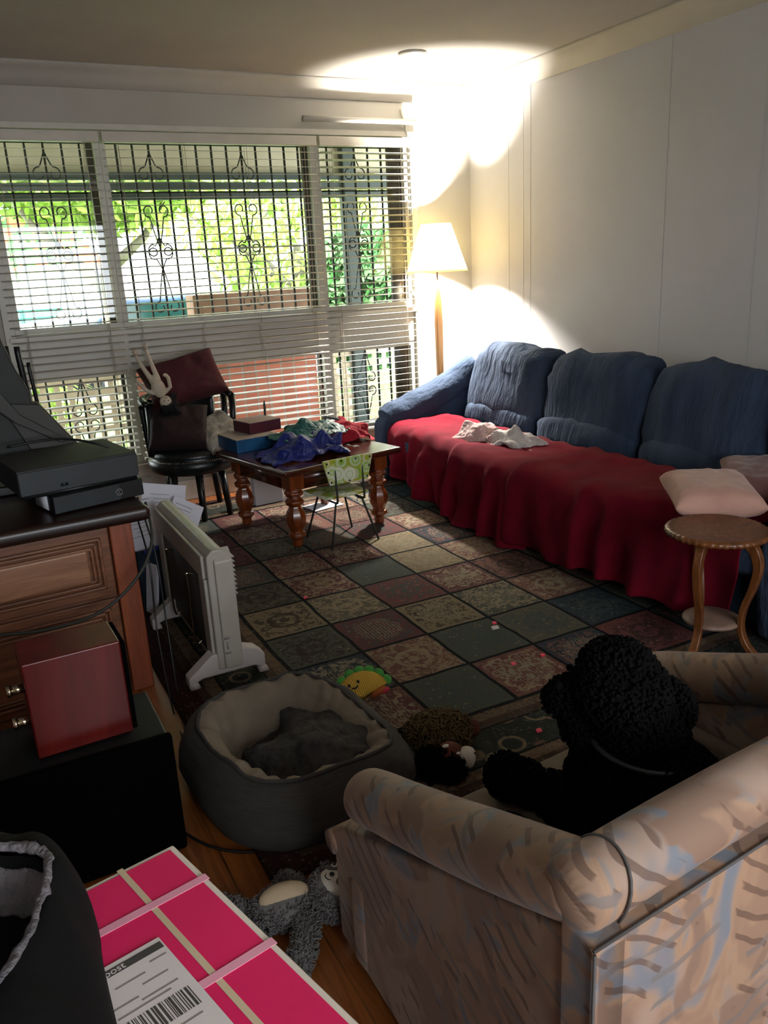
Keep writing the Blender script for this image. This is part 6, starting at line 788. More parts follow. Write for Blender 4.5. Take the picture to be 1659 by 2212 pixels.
# pillows on the sofa's near end
def pill(name, c, w_, d_, h_, mat, rot, label, grp=None, wr=.012, pinch=.12, cat='pillow', seed=0):
    g = G(); g.pillow(c, w_, d_, h_, rot, 20, pinch, seed, wr); o = g.obj(name, mat, weld=True, sub=1); return tag(o, label, cat, grp)
pill('pink_cushion', (2.66, 2.28, .53), .36, .50, .13, mt['pink'], rotm(0, 0, -38), 'salmon pink velvet cushion lying on the red throw above the side table', wr=.01, cat='cushion')
pill('brown_cushion', (2.98, 2.29, .53), .36, .44, .12, mt['brownp'], rotm(8, 0, -50), 'brown velour cushion leaning behind the salmon pink cushion', wr=.02, cat='cushion')

# ================================================================== FLOOR LAMP
lx, ly = 3.19, 5.29
t = thing('floor_lamp', 'lit floor lamp with a tapered honey wood post in the corner behind the sofa arm', 'lamp', (lx, ly, 0))
G().lathe([(.0, 0), (.115, 0), (.115, .018), (.1, .03), (.0, .032)], 32, (lx, ly, 0)).obj('base', mt['lampw'], t, w=True)
g = G(); zs = [.03, .3, .6, .85, 1.06, 1.2, 1.3, 1.37]; hw = [.026, .029, .034, .039, .043, .038, .027, .014]
g.tube([(lx, ly, z) for z in zs], hw, 4, 1.0); ov = g.v
g.v = [Vector((lx+(q.x-lx)*1.0, ly+(q.y-ly)*.8, q.z)) for q in g.v]
# square section turned 45 degrees
g.v = [Vector((lx, ly, 0))+Matrix.Rotation(R(45), 3, 'Z') @ Vector((q.x-lx, q.y-ly, 0))+Vector((0, 0, q.z)) for q in g.v]
g.obj('pole', mt['lampw'], t, w=True, bevel=.006)
G().tube([(lx, ly, 1.37), (lx, ly, 1.52)], .009, 10).obj('socket', mt['chrome'], t, w=True)
g = G(); g.grid(lambda u, v: (lx+math.cos(u*2*math.pi)*(.222-.115*v), ly+math.sin(u*2*math.pi)*(.222-.115*v), 1.43+.33*v), 48, 8)
sh = g.obj('lamp_shade', mt['shade'], t, w=True, solid=.002)
bl = G().ell((lx, ly, 1.545), (.032, .032, .042), 16, 12).obj('bulb', mt['bulb'], t, w=True)
pl = bpy.data.lights.new('lamp_bulb_light', 'POINT'); pl.energy = LAMP; pl.color = (1, .96, .90); pl.shadow_soft_size = .05
po = bpy.data.objects.new('lamp_bulb_light', pl); COL.objects.link(po); po.location = (lx, ly, 1.575)
bl.visible_shadow = True

# ================================================================== COFFEE TABLE
TZ = .48; TA = R(10.8)
t = thing('coffee_table', 'square stained wood coffee table with turned legs on the rug', 'table', (1.73, 4.42, RZ), TA)
H_ = TZ-RZ
G().box((0, 0, H_-.018), (.80, .80, .036)).obj('table_top', mt['table'], t, bevel=.012)
g = G()
for s_ in (-1, 1): g.box((0, s_*.31, H_-.085), (.56, .025, .1)); g.box((s_*.31, 0, H_-.085), (.025, .56, .1))
g.obj('apron', mt['table'], t)
lp = [(.024, 0), (.03, .005), (.031, .04), (.04, .05), (.052, .06), (.05, .078), (.036, .085), (.04, .10), (.055, .13), (.06, .165), (.05, .2), (.036, .222), (.034, .235), (.052, .245), (.055, .262), (.04, .275), (.034, .285), (.05, .295), (.056, .31), (.045, .325), (.047, .335)]
for sx_ in (-1, 1):
    for s_ in (-1, 1):
        g = G(); c = (sx_*.29, s_*.29, 0); g.lathe(lp, 8, c); g.box((c[0], c[1], (.335+H_-.036)/2), (.09, .09, H_-.036-.335))
        g.obj('leg', mt['tleg'], t, bevel=.002)
# boxes on the table
t = thing('blue_game_box', 'flat blue game box under the wine-red box at the table corner', 'box', (1.47, 4.72, TZ), R(7))
G().box((.0, .0, .038), (.27, .27, .076)).obj('box_base', mt['bluebox'], t, bevel=.003)
G().box((.0, .0, .079), (.274, .274, .006)).obj('lid', mt['boxlid'], t, bevel=.002)
t = thing('wine_red_box', 'smaller wine-red box with pale lid stacked on the blue box', 'box', (1.56, 4.79, TZ+.082), R(12))
G().box((0, 0, .033), (.22, .2, .066)).obj('box_base', mt['winebox'], t, bevel=.003)
G().box((0, 0, .068), (.224, .204, .004)).obj('lid', mt['boxlid'], t, bevel=.001)
tag(G().prism([(0, 0), (.012, 0), (.016, .06), (.008, .1), (.0, .07)], 1, -.002, .002).move(lambda q: (q.x+1.635, q.y+4.86, q.z+TZ+.152)).obj('green_feather', mt['postg']), 'thin dark feather standing behind the wine-red box', 'feather')
# clothes
tag(cloth_heap('blue_jacket', 'navy', (1.67, 4.28, TZ), (1.22, 1.3, 1.45), R(6), mt['navyj']), 'royal blue jacket crumpled on the coffee table', 'jacket')
g = G(); g.grid(lambda u, v: (1.86+.085*u, 4.105+.03*v+.03*u, TZ+.055-.025*u+.004*math.sin(9*u)), 6, 3)
g.obj('white_stripe', mt['whitet'], bpy.data.objects['blue_jacket'], solid=.003, w=True)
tag(cloth_heap('teal_jacket', 'teal', (1.78, 4.47, TZ+.075), (1.5, 1.55, 1.15), R(2), mt['teal']), 'teal nylon jacket heaped on top of the royal blue jacket', 'jacket')
tag(cloth_heap('red_towel', 'redt', (2.03, 4.53, TZ), (1.5, 1.45, 1.2), R(20), mt['redt']), 'folded red towel on the coffee table beside the teal jacket', 'towel')
t = thing('remote_control', 'small black remote control on the clothes pile', 'remote', (1.965, 4.56, TZ+.128), R(-18))
G().box((0, 0, .007), (.09, .032, .012), rotm(0, 14, 0)).obj('casing', mt['black'], t, bevel=.003)
g = G()
for i in range(5):
    for j in range(2): g.box((-.03+.014*i, -.007+.014*j, .015-.0035*i+.008), (.007, .006, .002))
g.obj('buttons', mt['ink2'], t)

# ================================================================== CHILD'S CHAIR
t = thing('child_chair', 'small retro child chair with green and yellow circle vinyl and black legs', 'chair', (1.76, 4.05, RZ), R(5))
g = G(); g.pillow((0.0, .03, .275), .29, .27, .03, None, 12, 0, 1, 0); g.obj('seat', mt['kid'], t, weld=True, bevel=0)
g = G(); g.prism([(-.12, .355), (.12, .355), (.155, .485), (.15, .495), (-.15, .495), (-.155, .485)], 1, -.125, -.108); br = g.obj('backrest', mt['kid'], t, bevel=.005)
g = G()
for x, z in ((-.135, .478), (-.045, .482), (.045, .482), (.135, .478), (-.128, .43), (.128, .43), (-.112, .372), (.0, .366), (.112, .372)): g.ell((x, -.128, z), (.006, .004, .006), 8, 6)
g.obj('studs', mt['black'], br)
for s_ in (-1, 1):
    g = G(); g.tube(spl([(s_*.085, -.118, .46), (s_*.085, -.125, .36), (s_*.085, -.13, .27), (s_*.085, -.10, .248), (s_*.085, .1, .25)], 5), .006, 8); g.obj('back_upright', mt['iron'], t)
for sx_, sy_ in ((-1, -1), (1, -1), (-1, 1), (1, 1)):
    g = G(); g.tube([(sx_*.06, sy_*.09, .255), (sx_*.085, sy_*.105, .24), (sx_*.15, sy_*.15, 0)], .006, 8); g.obj('leg', mt['iron'], t)

# ================================================================== BLACK TUB CHAIR by the window
t = thing('black_tub_chair', 'low round black leather chair with a dark arm rail, by the window', 'chair', (1.22, 5.12, 0))
cx, cy_ = 1.22, 5.1
G().lathe([(.0, .315), (.24, .315), (.27, .33), (.285, .365), (.28, .40), (.262, .412), (.268, .425), (.262, .45), (.2, .47), (.0, .475)], 40, (cx, cy_, 0)).obj('seat', mt['leather'], t, w=True)
g = G()
for i in range(60):
    a = R(180+3*i); g.ell((cx+.284*math.cos(a), cy_+.284*math.sin(a), .408), (.0035, .0035, .0035), 6, 4)
g.obj('nail_trim', mt['chrome'], t, w=True)
for a in (215, 262, 310, 40, 130):
    d = Vector((math.cos(R(a)), math.sin(R(a)), 0)); c = Vector((cx, cy_, 0)); G().tube([c+d*.2+Vector((0, 0, .33)), c+d*.235+Vector((0, 0, 0))], [.026, .018], 4).obj('leg', mt['blacklac'], t, w=True)
g = G(); g.tube([(cx+.27*math.cos(R(a)), cy_+.27*math.sin(R(a)), .765+.02*math.sin(R(a))) for a in range(-12, 200, 8)], .028, 8, .6)
g.obj('arm_rail', mt['blacklac'], t, w=True)
g = G(); g.grid(lambda u, v: (cx+(.262+.02*v)*math.cos(R(40+130*u)), cy_+(.262+.02*v)*math.sin(R(40+130*u)), .42+.32*v), 24, 8); g.obj('back_panel', mt['leather'], t, w=True, solid=.03)
for a in (-10, 20, 150, 185):
    p = Vector((cx+.262*math.cos(R(a)), cy_+.262*math.sin(R(a)), .43)); G().tube([p, p+Vector((.012, 0, .17)), p+Vector((0.02, 0, .33))], [.026, .02, .026], 8).obj('arm_post', mt['blacklac'], t, w=True)
pill('wine_red_cushion', (1.225, 5.14, .87), .52, .32, .17, mt['maroon'], rotm(62, -10, 6), 'wine-red cushion propped on top of the black chair back', pinch=.08, cat='cushion')
pill('dark_maroon_cushion', (1.13, 5.02, .60), .38, .32, .16, mt['maroond'], rotm(58, 6, -12), 'dark maroon cushion standing on the black leather seat', pinch=.08, cat='cushion')
pill('silver_cushion', (1.36, 4.99, .54), .30, .3, .12, mt['silver'], rotm(30, -16, 14), 'silvery satin cushion on the right of the black leather seat', pinch=.1, cat='cushion')
# doll hanging head down
t = thing('rag_doll', 'pale rag doll with black hair hanging head down over the chair', 'doll', (1.04, 4.9, .72))
def D(px, z, y=4.93): return (px, y, z)
g = G(); g.ell(D(1.02, .865), (.042, .028, .06), 16, 12, rotm(0, -14, 0)); g.ell(D(1.005, .915), (.036, .026, .03), 14, 10)
for a_, b_, c_ in (((.985, .92), (.945, 1.0), (.915, 1.075)), ((1.022, .925), (.998, 1.02), (.978, 1.105))):
    g.tube([(a_[0], 4.93, a_[1]), (b_[0], 4.95, b_[1]), (c_[0], 4.96, c_[1])], [.017, .013, .011], 10); g.ell((c_[0], 4.95, c_[1]+.008), (.016, .024, .018), 10, 8)
g.tube([D(.99, .835), D(.945, .862), D(.905, .915)], [.013, .012, .011], 8); g.ell(D(.903, .918), (.012, .012, .014), 8, 6)
g.tube([D(1.055, .835), D(1.09, .865), D(1.085, .92), D(1.075, .935)], [.013, .012, .012, .011], 8); g.ell(D(1.068, .938), (.014, .012, .012), 8, 6)
g.obj('body', mt['doll'], t, w=True, remesh=.005)
hd = G().ell((1.05, 4.915, .785), (.036, .03, .034), 16, 12).obj('head', mt['doll'], t, w=True)
g = G(); g.ell((1.062, 4.925, .762), (.045, .036, .034), 16, 12)
rr = random.Random(3)
for i in range(160):
    a = rr.uniform(-.2, 3.3); p = Vector((1.065+.035*math.cos(a+2.6), 4.915+rr.uniform(-.02, .02), .765+.01*math.sin(a))); q = p+Vector((rr.uniform(-.02, .05), rr.uniform(-.01, .01), -rr.uniform(.03, .085)))
    g.tube([p, (p+q)/2+Vector((.008, 0, 0)), q], [.004, .004, .001], 4)
for i in range(60):
    p = Vector((1.09, 4.91, .79)); q = p+Vector((rr.uniform(-.01, .035), rr.uniform(-.015, .01), rr.uniform(-.06, .045))); g.tube([p, q], [.008, .002], 4)
g.obj('hair', mt['hair'], hd, w=True)
g = G()
for x in (1.035, 1.06): g.ell((x, 4.886, .792), (.004, .003, .003), 8, 6)
g.tube([(1.042, 4.886, .808), (1.05, 4.885, .811), (1.058, 4.886, .808)], .0015, 5)
g.obj('face', mt['hair'], hd, w=True)

# white board and sheet below the table
tag(G().box((1.66, 5.02, .12), (.20, .05, .2), rotm(-6, 0, 4)).obj('white_carton', mt['wcard'], bevel=.003), 'white carton standing on the rug behind the coffee table legs', 'carton')
tag(G().box((1.93, 4.72, RZ+.004), (.22, .16, .003), rotm(0, 0, 10)).obj('paper_sheet', mt['paper'], smooth=False), 'white sheet of paper lying on the rug under the coffee table', 'paper')

# ================================================================== CABINET with consoles and television
CA = R(4)
t = thing('tv_cabinet', 'wooden television cabinet with raised panels and dark top, left of the heater', 'cabinet', (.44, 2.93, 0), CA)
G().span((-1.3, .02, 0), (0, .55, .66)).obj('body', mt['pine'], t, smooth=False)
G().box((-.60, .265, .692), (1.34, .64, .056)).obj('cabinet_top', mt['darkwood'], t, bevel=.02)
G().span((-.075, -.012, 0), (.004, .03, .662)).obj('corner_post', mt['pinev'], t, bevel=.006)
def pdoor(nm, z0, z1, lab=None):
    g = G(); a, b = -.66, -.08
    o = G().span((a, .0, z0), (b, .02, z1)).obj(nm, mt['pine'], t, bevel=.003, label=lab)
    for k_, (i_, d_) in enumerate(((.03, .014), (.045, .008), (.06, .012))):
        g = G(); th = .012
        g.span((a+i_, -d_, z1-i_-th), (b-i_, .0, z1-i_)); g.span((a+i_, -d_, z0+i_), (b-i_, .0, z0+i_+th)); g.span((b-i_-th, -d_, z0+i_), (b-i_, .0, z1-i_)); g.span((a+i_, -d_, z0+i_), (a+i_+th, .0, z1-i_))
        g.obj('moulding', mt['pine'], o, bevel=.004)
    return o
d_ = pdoor('drawer', .40, .655); pdoor('door', .03, .385)
G().box((-.37, -.008, .528), (.42, .02, .125)).obj('raised_panel', mt['panel'], d_, bevel=.012)
ct = .72
t = thing('game_console', 'black game console with round button on the dark cabinet top edge', 'console', (.33, 3.12, ct), R(14))
G().box((0, .0, .036), (.333, .27, .062)).obj('casing', mt['black'], t, bevel=.003)
G().box((-.045, -.136, .036), (.24, .004, .058)).obj('front_plate', mt['black2'], t, bevel=.001)
g = G(); g.tube([(.07+.012*math.cos(R(a)), -.141, .036+.012*math.sin(R(a))) for a in range(0, 361, 20)], .0012, 5)
g.tube([(.062, -.141, .045), (.07, -.141, .038), (.078, -.141, .045)], .001, 4); g.tube([(.062, -.141, .027), (.07, -.141, .034), (.078, -.141, .027)], .001, 4)
g.obj('button_emblem', mt['ink2'], t)
G().box((-.168, -.02, .036), (.003, .12, .05)).obj('side_sticker', mt['paper'], t)
g = G(); [g.lathe([(.015, 0), (.015, .006)], 12, (x, y, 0)) for x in (-.13, .13) for y in (-.1, .1)]; g.obj('rubber_feet', mt['black'], t)
t = thing('disc_player', 'larger black disc player stacked above the game console', 'disc player', (.285, 3.17, ct+.067), R(9))
G().box((0, .02, .055), (.42, .36, .09)).obj('casing', mt['tvp'], t, bevel=.004)
G().box((0, -.163, .052), (.415, .006, .08)).obj('front_panel', mt['black2'], t, bevel=.001)
G().box((.212, .02, .055), (.006, .34, .07)).obj('side_lip', mt['black'], t, bevel=.001)
G().box((0, .0, .006), (.40, .33, .012)).obj('foot_rail', mt['black'], t)
G().box((-.06, -.167, .03), (.025, .002, .01)).obj('tray_button', mt['black'], t)
# television leaning at the left
t = thing('television', 'dark television seen from behind at the left edge on the cabinet', 'television', (-.05, 3.42, ct), 0)
s3 = 3.42/3.3
out = [(-.75, 1.42), (.12, 1.42), (.150, 1.30), (.178, 1.20), (.205, 1.135), (.215, 1.07), (.235, 1.07), (.36, .885), (.30, .865), (-.75, .84)]
G().prism([(a*s3, 1.5-(1.5-b)*s3) for a, b in out], 1, 3.42, 3.50).obj('rear_casing', mt['tvp'], t, w=True, bevel=.012)
G().prism([(a*s3, 1.5-(1.5-b)*s3) for a, b in [(.10, 1.085), (.232, 1.065), (.345, .895), (.18, .90)]], 1, 3.405, 3.425).obj('vent_cover', mt['tvl'], t, w=True, bevel=.004)
G().prism([(-.3, 1.24), (.11, 1.12), (.17, 1.02), (.33, .90), (.30, .895), (.15, .99), (.07, 1.07), (-.3, 1.19)], 1, 3.385, 3.41).obj('stand_arm', mt['tvl'], t, w=True, bevel=.004)
G().span((-.4, 3.36, ct), (.28, 3.56, ct+.04)).obj('stand_foot', mt['black'], t, w=True, bevel=.008)
G().span((-.15, 3.42, ct+.03), (.0, 3.5, .9)).obj('stand_neck', mt['black'], t, w=True, bevel=.008)
t = thing('marker_pens', 'group of dark pens standing behind the television', 'pens', (.17, 3.56, ct))
for i, (x, z, r_) in enumerate(((.155, 1.40, .022), (.185, 1.27, .014), (.215, 1.265, .012), (.235, 1.20, .008))):
    G().tube([(x+.01*i, 3.55, ct+.01), (x-.03+.012*i, 3.55, z-.03), (x-.03+.012*i, 3.55, z)], r_, 10).obj('pen', mt['black'], t, w=True)
def cable(pts, r, mat, label, cat='cable', n=7, grp='cables around the cabinet'):
    return tag(G().tube(spl(pts, n), r, 7).obj('cable', mat), label, cat, grp)
cable([(.1, 3.30, .92), (.28, 3.28, .93), (.42, 3.2, .90), (.50, 3.24, .84), (.53, 3.42, .75)], .005, mt['black'], 'black cable looping over the disc player top')
cable([(.52, 3.0, .70), (.50, 2.86, .60), (.42, 2.78, .50), (.28, 2.76, .41), (.1, 2.78, .38), (-.1, 2.8, .40)], .006, mt['tvl'], 'grey cable hanging in a loop across the cabinet front')
cable([(.485, 3.1, .70), (.49, 2.93, .5), (.475, 2.88, .25), (.46, 2.7, .01), (.44, 2.45, .01)], .0035, mt['blacklac'], 'thin brown cable hanging beside the cabinet post, left one')
cable([(.51, 3.1, .70), (.525, 2.98, .5), (.52, 2.92, .25), (.50, 2.78, .01), (.46, 2.5, .01)], .0035, mt['black'], 'thin dark cable hanging beside the cabinet post, right one')
cable([(.30, 2.05, .008), (.36, 1.92, .008), (.42, 1.85, .008), (.50, 1.80, .008)], .004, mt['black'], 'black cable on the floor between the subwoofer and dog bed')

# ================================================================== SUBWOOFER + SPEAKER
t = thing('subwoofer', 'large black cloth-fronted speaker box on the floor at the lower left', 'speaker', (-.15, 2.07, 0))
G().span((-.62, 1.95, 0.01), (.312, 2.22, .352)).obj('cabinet', mt['subtop'], t, w=True, bevel=.008)
G().span((-.62, 1.925, .01), (.318, 1.952, .36)).obj('grille_cloth', mt['darkfab'], t, w=True, bevel=.008)
t = thing('bookshelf_speaker', 'red cherry wood speaker standing on the black speaker box', 'speaker', (.115, 2.08, .352), R(2))
G().box((0, 0, .135), (.236, .155, .262)).obj('cabinet', mt['red_lac'], t, bevel=.005)
G().box((.124, .0, .135), (.012, .15, .25)).obj('front_grille', mt['darkfab'], t, bevel=.003)
for z in (.10, .19):
    o = G().tube([(-.118, -.04, z), (-.15, -.04, z)], .012, 12).obj('binding_post', mt['chrome'], t); G().tube([(-.147, -.04, z), (-.158, -.04, z)], .016, 8).obj('post_cap', mt['chrome'], o)

# ================================================================== PANEL HEATER
t = thing('panel_heater', 'cream panel heater with dark inset side on white feet, beside the cabinet', 'heater', (.70, 3.12, 0), 0)
y0_, y1_ = 2.765, 3.58; xc = .705
sec = [(xc-.045, .07), (xc+.045, .07), (xc+.052, .10), (xc+.052, .43), (xc+.03, .53), (xc+.01, .545), (xc-.02, .545), (xc-.045, .52)]
G().prism(sec, 1, y0_, y1_).obj('casing', mt['heater'], t, w=True, bevel=.008, smooth=True)
G().span((xc-.049, y0_+.10, .10), (xc-.043, y1_-.10, .43)).obj('dark_panel', mt['heaterd'], t, w=True, label='dark recessed panel')
g = G(); g.span((xc-.058, y0_+.03, .43), (xc-.044, y1_-.02, .52)); g.span((xc-.058, y0_+.02, .08), (xc-.044, y0_+.10, .43)); g.span((xc-.058, y1_-.1, .08), (xc-.044, y1_-.02, .43))
g.obj('bezel', mt['heater'], t, w=True, bevel=.005)
G().prism([(y0_-.012, .075), (y0_-.012, .50), (y0_+.03, .545), (y0_+.03, .075)], 0, xc-.02, xc+.05).obj('end_cap', mt['heater'], t, w=True, bevel=.006)
g = G()
for i in range(9): g.box((xc+.055, y0_+.05, .505-.018*i), (.012, .09, .005), rotm(0, 30, 0))
g.obj('vent_louvres', mt['heater'], t, w=True)
for yy in (2.98, 3.32):
    G().tube(spl([(xc-.046, yy, .39), (xc-.075, yy, .40), (xc-.075, yy, .36), (xc-.072, yy, .12), (xc-.046, yy, .11)], 4), .004, 7).obj('wire_guard', mt['chrome'], t, w=True)
for yy in (2.80, 3.43):
    g = G(); g.prism([(.545, .03), (.545, .06), (.64, .135), (.77, .135), (.815, .12), (.845, .09), (.845, .03), (.80, .05), (.60, .05)], 1, yy-.03, yy+.03)
    f_ = g.obj('foot', mt['foot'], t, w=True, bevel=.006)
    for xx in (.565, .835): G().tube([(xx, yy-.035, .024), (xx, yy+.035, .024)], .019, 14).obj('castor', mt['foot'], f_, w=True)
g = G(); g.box((.70, y0_-.014, .20), (.02, .004, .008)); g.box((.70, y0_-.014, .17), (.004, .004, .03)); g.box((.70, y0_-.014, .14), (.02, .004, .008)); g.obj('switch_marks', mt['ink2'], t, w=True)

# papers in a clear tub beyond
t = thing('paper_tub', 'dark tub of papers standing between cabinet and heater', 'tub', (.70, 3.82, 0))
g = G()
for a_, b_ in (((.55, 3.66, .0), (.56, 4.02, .30)), ((.84, 3.66, .0), (.85, 4.02, .30)), ((.55, 3.66, 0), (.85, 3.67, .30)), ((.55, 4.01, 0), (.85, 4.02, .30)), ((.55, 3.66, 0), (.85, 4.02, .012))): g.span(a_, b_)
g.obj('tub_wall', mt['bluebase'], t, w=True)
for i, (x, y, z, rx_, ry_, rz_, wd, hh, lab) in enumerate(((.735, 3.84, .40, 80, 14, 4, .21, .30, 'printed white letter sticking out of the tub, tallest'), (.80, 3.76, .35, 74, 34, 14, .16, .26, 'white letter leaning right behind the heater top'), (.63, 3.74, .37, 70, -6, -4, .15, .28, 'crumpled white letter leaning left in the tub'))):
    m_ = rotm(rx_, 0, rz_) @ rotm(0, 0, -ry_); p = thing('letter', lab, 'paper', (x, y, z-.14), 0, 'letters in the tub')
    G().box((x, y, z), (wd, hh, .0015), m_).obj('sheet', mt['paper'], p, w=True, smooth=False)
    g = G()
    for j in range(7): g.box(Vector((x, y, z))+m_ @ Vector((-.02+.006*(j % 2), .10-.02*j, .0015)), (.09-.02*(j % 3), .003, .0008), m_)
    g.obj('printed_lines', mt['ink2'], p, w=True, smooth=False)
tag(G().box((.655, 3.655, .305), (.13, .02, .016), rotm(0, -6, 8)).obj('blue_pen', mt['navyj'], bevel=.004), 'blue pen-like strip resting at the tub rim', 'pen')
tag(G().box((.60, 3.60, .13), (.012, .09, .24), rotm(0, 8, 20)).obj('white_booklet', mt['paper'], bevel=.002), 'white booklet leaning against the dark tub below the letters', 'booklet')

# ================================================================== DOG BED
bx, by = .695, 2.07
t = thing('dog_bed', 'grey corduroy dog bed with taupe inner bolster beside the armchair', 'pet bed', (bx, by, .0))
def sq(a, rx, ry, p=3.0):
    c, s_ = math.cos(a), math.sin(a); return (rx*math.copysign(abs(c)**(2/p), c), ry*math.copysign(abs(s_)**(2/p), s_))
brot = Matrix.Rotation(R(6), 3, 'Z')
def ringp(u, prof, hs=1):
    a = 2*math.pi*u; off, z = prof; X, Y = sq(a, .305-off, .33-off); low = 1-.28*max(0, math.cos(a-R(-15)))**2
    q = brot @ Vector((X, Y, 0)); n_ = fb((q.x*5, q.y*5, z*4), 1)
    return (bx+q.x+n_*.006, by+q.y+n_*.006, .012+z*low*(1+.06*n_))
def prof_lerp(pr, v):
    k_ = v*(len(pr)-1); i = min(int(k_), len(pr)-2); f = k_-i; return [pr[i][j]*(1-f)+pr[i+1][j]*f for j in (0, 1)]
po_ = [(.02, 0), (.0, .015), (-.015, .06), (-.01, .11), (.01, .16), (.035, .185), (.05, .19)]
pi_ = [(.05, .19), (.075, .188), (.10, .165), (.12, .12), (.13, .07), (.135, .03), (.15, .02)]
G().grid(lambda u, v: ringp(u, prof_lerp(po_, v)), 96, 18).obj('outer_wall', mt['bedout'], t, w=True, weld=True)
g = G().grid(lambda u, v: ringp(u, prof_lerp(pi_, v)), 96, 18)
g.v = [q+Vector((0, 0, 1))*.007*math.sin(math.atan2(q.y-by, q.x-bx)*26+fb(q, 9)*3)*(1 if q.z > .06 else 0) for q in g.v]
g.obj('inner_bolster', mt['bedin'], t, w=True, weld=True)
G().tube([ringp(i/72, (.05, .193)) for i in range(73)], .006, 6).obj('piping', mt['bedout'], t, w=True)
g = G(); g.grid(lambda u, v: tuple(Vector((bx, by, .045))+brot @ Vector((*[q*v for q in sq(2*math.pi*u, .175, .20)], 0))), 40, 8); g.obj('bed_cushion', mt['bedin'], t, w=True, weld=True)
bo = cloth_heap('plush_blanket', 'plush', (.755, 2.03, .05), (1.55, 1.45, 1.5), R(30), mt['blanket'], th=.008)
tag(bo, 'charcoal plush blanket crumpled inside the dog bed', 'blanket')
mo = bo.modifiers.new('fuzz', 'DISPLACE'); tx = bpy.data.textures.new('blanket_fuzz', 'CLOUDS'); tx.noise_scale = .012; mo.texture = tx; mo.strength = .004

# ================================================================== TOYS
# taco: half disc, pushed upright leaning back
t = thing('plush_taco', 'yellow corduroy plush taco with smiling face and green lettuce trim', 'plush toy', (1.05, 2.36, RZ))
B = Matrix.Translation((1.045, 2.37, RZ+.055)) @ Matrix.Rotation(R(-30), 4, 'Z') @ Matrix.Rotation(R(-42), 4, 'X') @ Matrix.Rotation(R(-32), 4, 'Y')
Bl = lambda g: g.move(lambda q: B @ Vector(q))
def half(r, th, n=26, m=12, z0=0):
    g = G()
    for sg in (-1, 1):
        def P(u, v): a = math.pi*u; rr_ = r*v; e = (1-v**3)**.5*min(1, .35+math.sin(a)*1.4); return (math.cos(a)*rr_, sg*th*e, math.sin(a)*rr_*.98+z0)
        g.grid(P if sg < 0 else (lambda u, v: P(1-u, v)), n, m)
    return g
Bl(half(.10, .032, z0=-.05)).obj('shell', mt['yel'], t, w=True, weld=True)
g = G()
for i in range(9):
    a = R(8+20.5*i); c = (math.cos(a)*.104, .008, math.sin(a)*.102-.05); g.ell(c, (.02, .012, .018), 10, 8, rotm(0, -math.degrees(a)+90, 0))
Bl(g).obj('lettuce', mt['green'], t, w=True)
Bl(G().ell((.055, .0, -.06), (.035, .022, .012), 12, 8)).obj('filling', mt['orange'], t, w=True)
Bl(G().ell((.075, .0, -.068), (.02, .014, .008), 10, 8)).obj('tomato', mt['hotpink'], t, w=True)
g = G(); g.ell((-.022, -.031, .008), (.005, .003, .007), 8, 6); g.ell((.012, -.031, .004), (.005, .003, .007), 8, 6); g.tube([(-.018, -.033, -.006), (-.008, -.034, -.013), (.004, -.033, -.008)], .003, 6)
Bl(g).obj('face', mt['black'], t, w=True)
# shaggy highland cow
t = thing('plush_horse', 'shaggy tan plush animal with brown head and white muzzle on the rug', 'plush toy', (1.12, 1.92, RZ))
z_ = RZ+.05
body = [((1.14, 1.97, z_), (.085, .055, .045), rotm(0, 0, -20))]
g = G(); g.ell(body[0][0], body[0][1], 16, 12, body[0][2]); g.obj('body', mt['shag'], t, w=True)
g = G(); tufts(g, ellpts(body, 30000, 4), .03, .003, 4, 1.2); g.obj('shaggy_coat', mt['shag'], t, w=True)
for c in ((1.22, 2.03, z_-.01), (1.255, 1.945, z_-.01)): G().ell(c, (.026, .026, .03), 12, 10).obj('hoof', mt['brownf'], t, w=True)
g = G(); g.ell((1.105, 1.845, z_+.0), (.045, .042, .04), 16, 12); hd = g.obj('head', mt['brownf'], t, w=True)
G().ell((1.145, 1.81, z_-.002), (.026, .03, .03), 14, 10, rotm(0, 0, -40), .75).obj('muzzle', mt['whitef'], hd, w=True, label='white muzzle')
g = G(); g.ell((1.162, 1.792, z_+.016), (.004, .004, .003), 8, 6); g.ell((1.166, 1.808, z_+.005), (.004, .004, .003), 8, 6); g.obj('nostrils', mt['brownf'], hd, w=True)
g = G(); g.ell((1.112, 1.805, z_+.026), (.007, .006, .004), 8, 6); g.ell((1.09, 1.842, z_+.038), (.012, .008, .004), 8, 6); g.obj('eye', mt['whitef'], hd, w=True)
mn = [((1.06, 1.84, z_-.01), (.035, .055, .032), rotm(0, 0, 30)), ((1.085, 1.80, z_-.02), (.035, .03, .022), None)]
g = G(); [g.ell(c, r_, 14, 10, m_) for c, r_, m_ in mn]; tufts(g, ellpts(mn, 30000, 5), .02, .003, 5); g.obj('mane', mt['fur'], hd, w=True)
tl = [((1.055, 2.02, z_-.015), (.02, .025, .018), None)]
g = G(); g.ell(*tl[0][:2], 10, 8); tufts(g, ellpts(tl, 30000, 6), .018, .003, 6); g.obj('tail', mt['fur'], t, w=True)
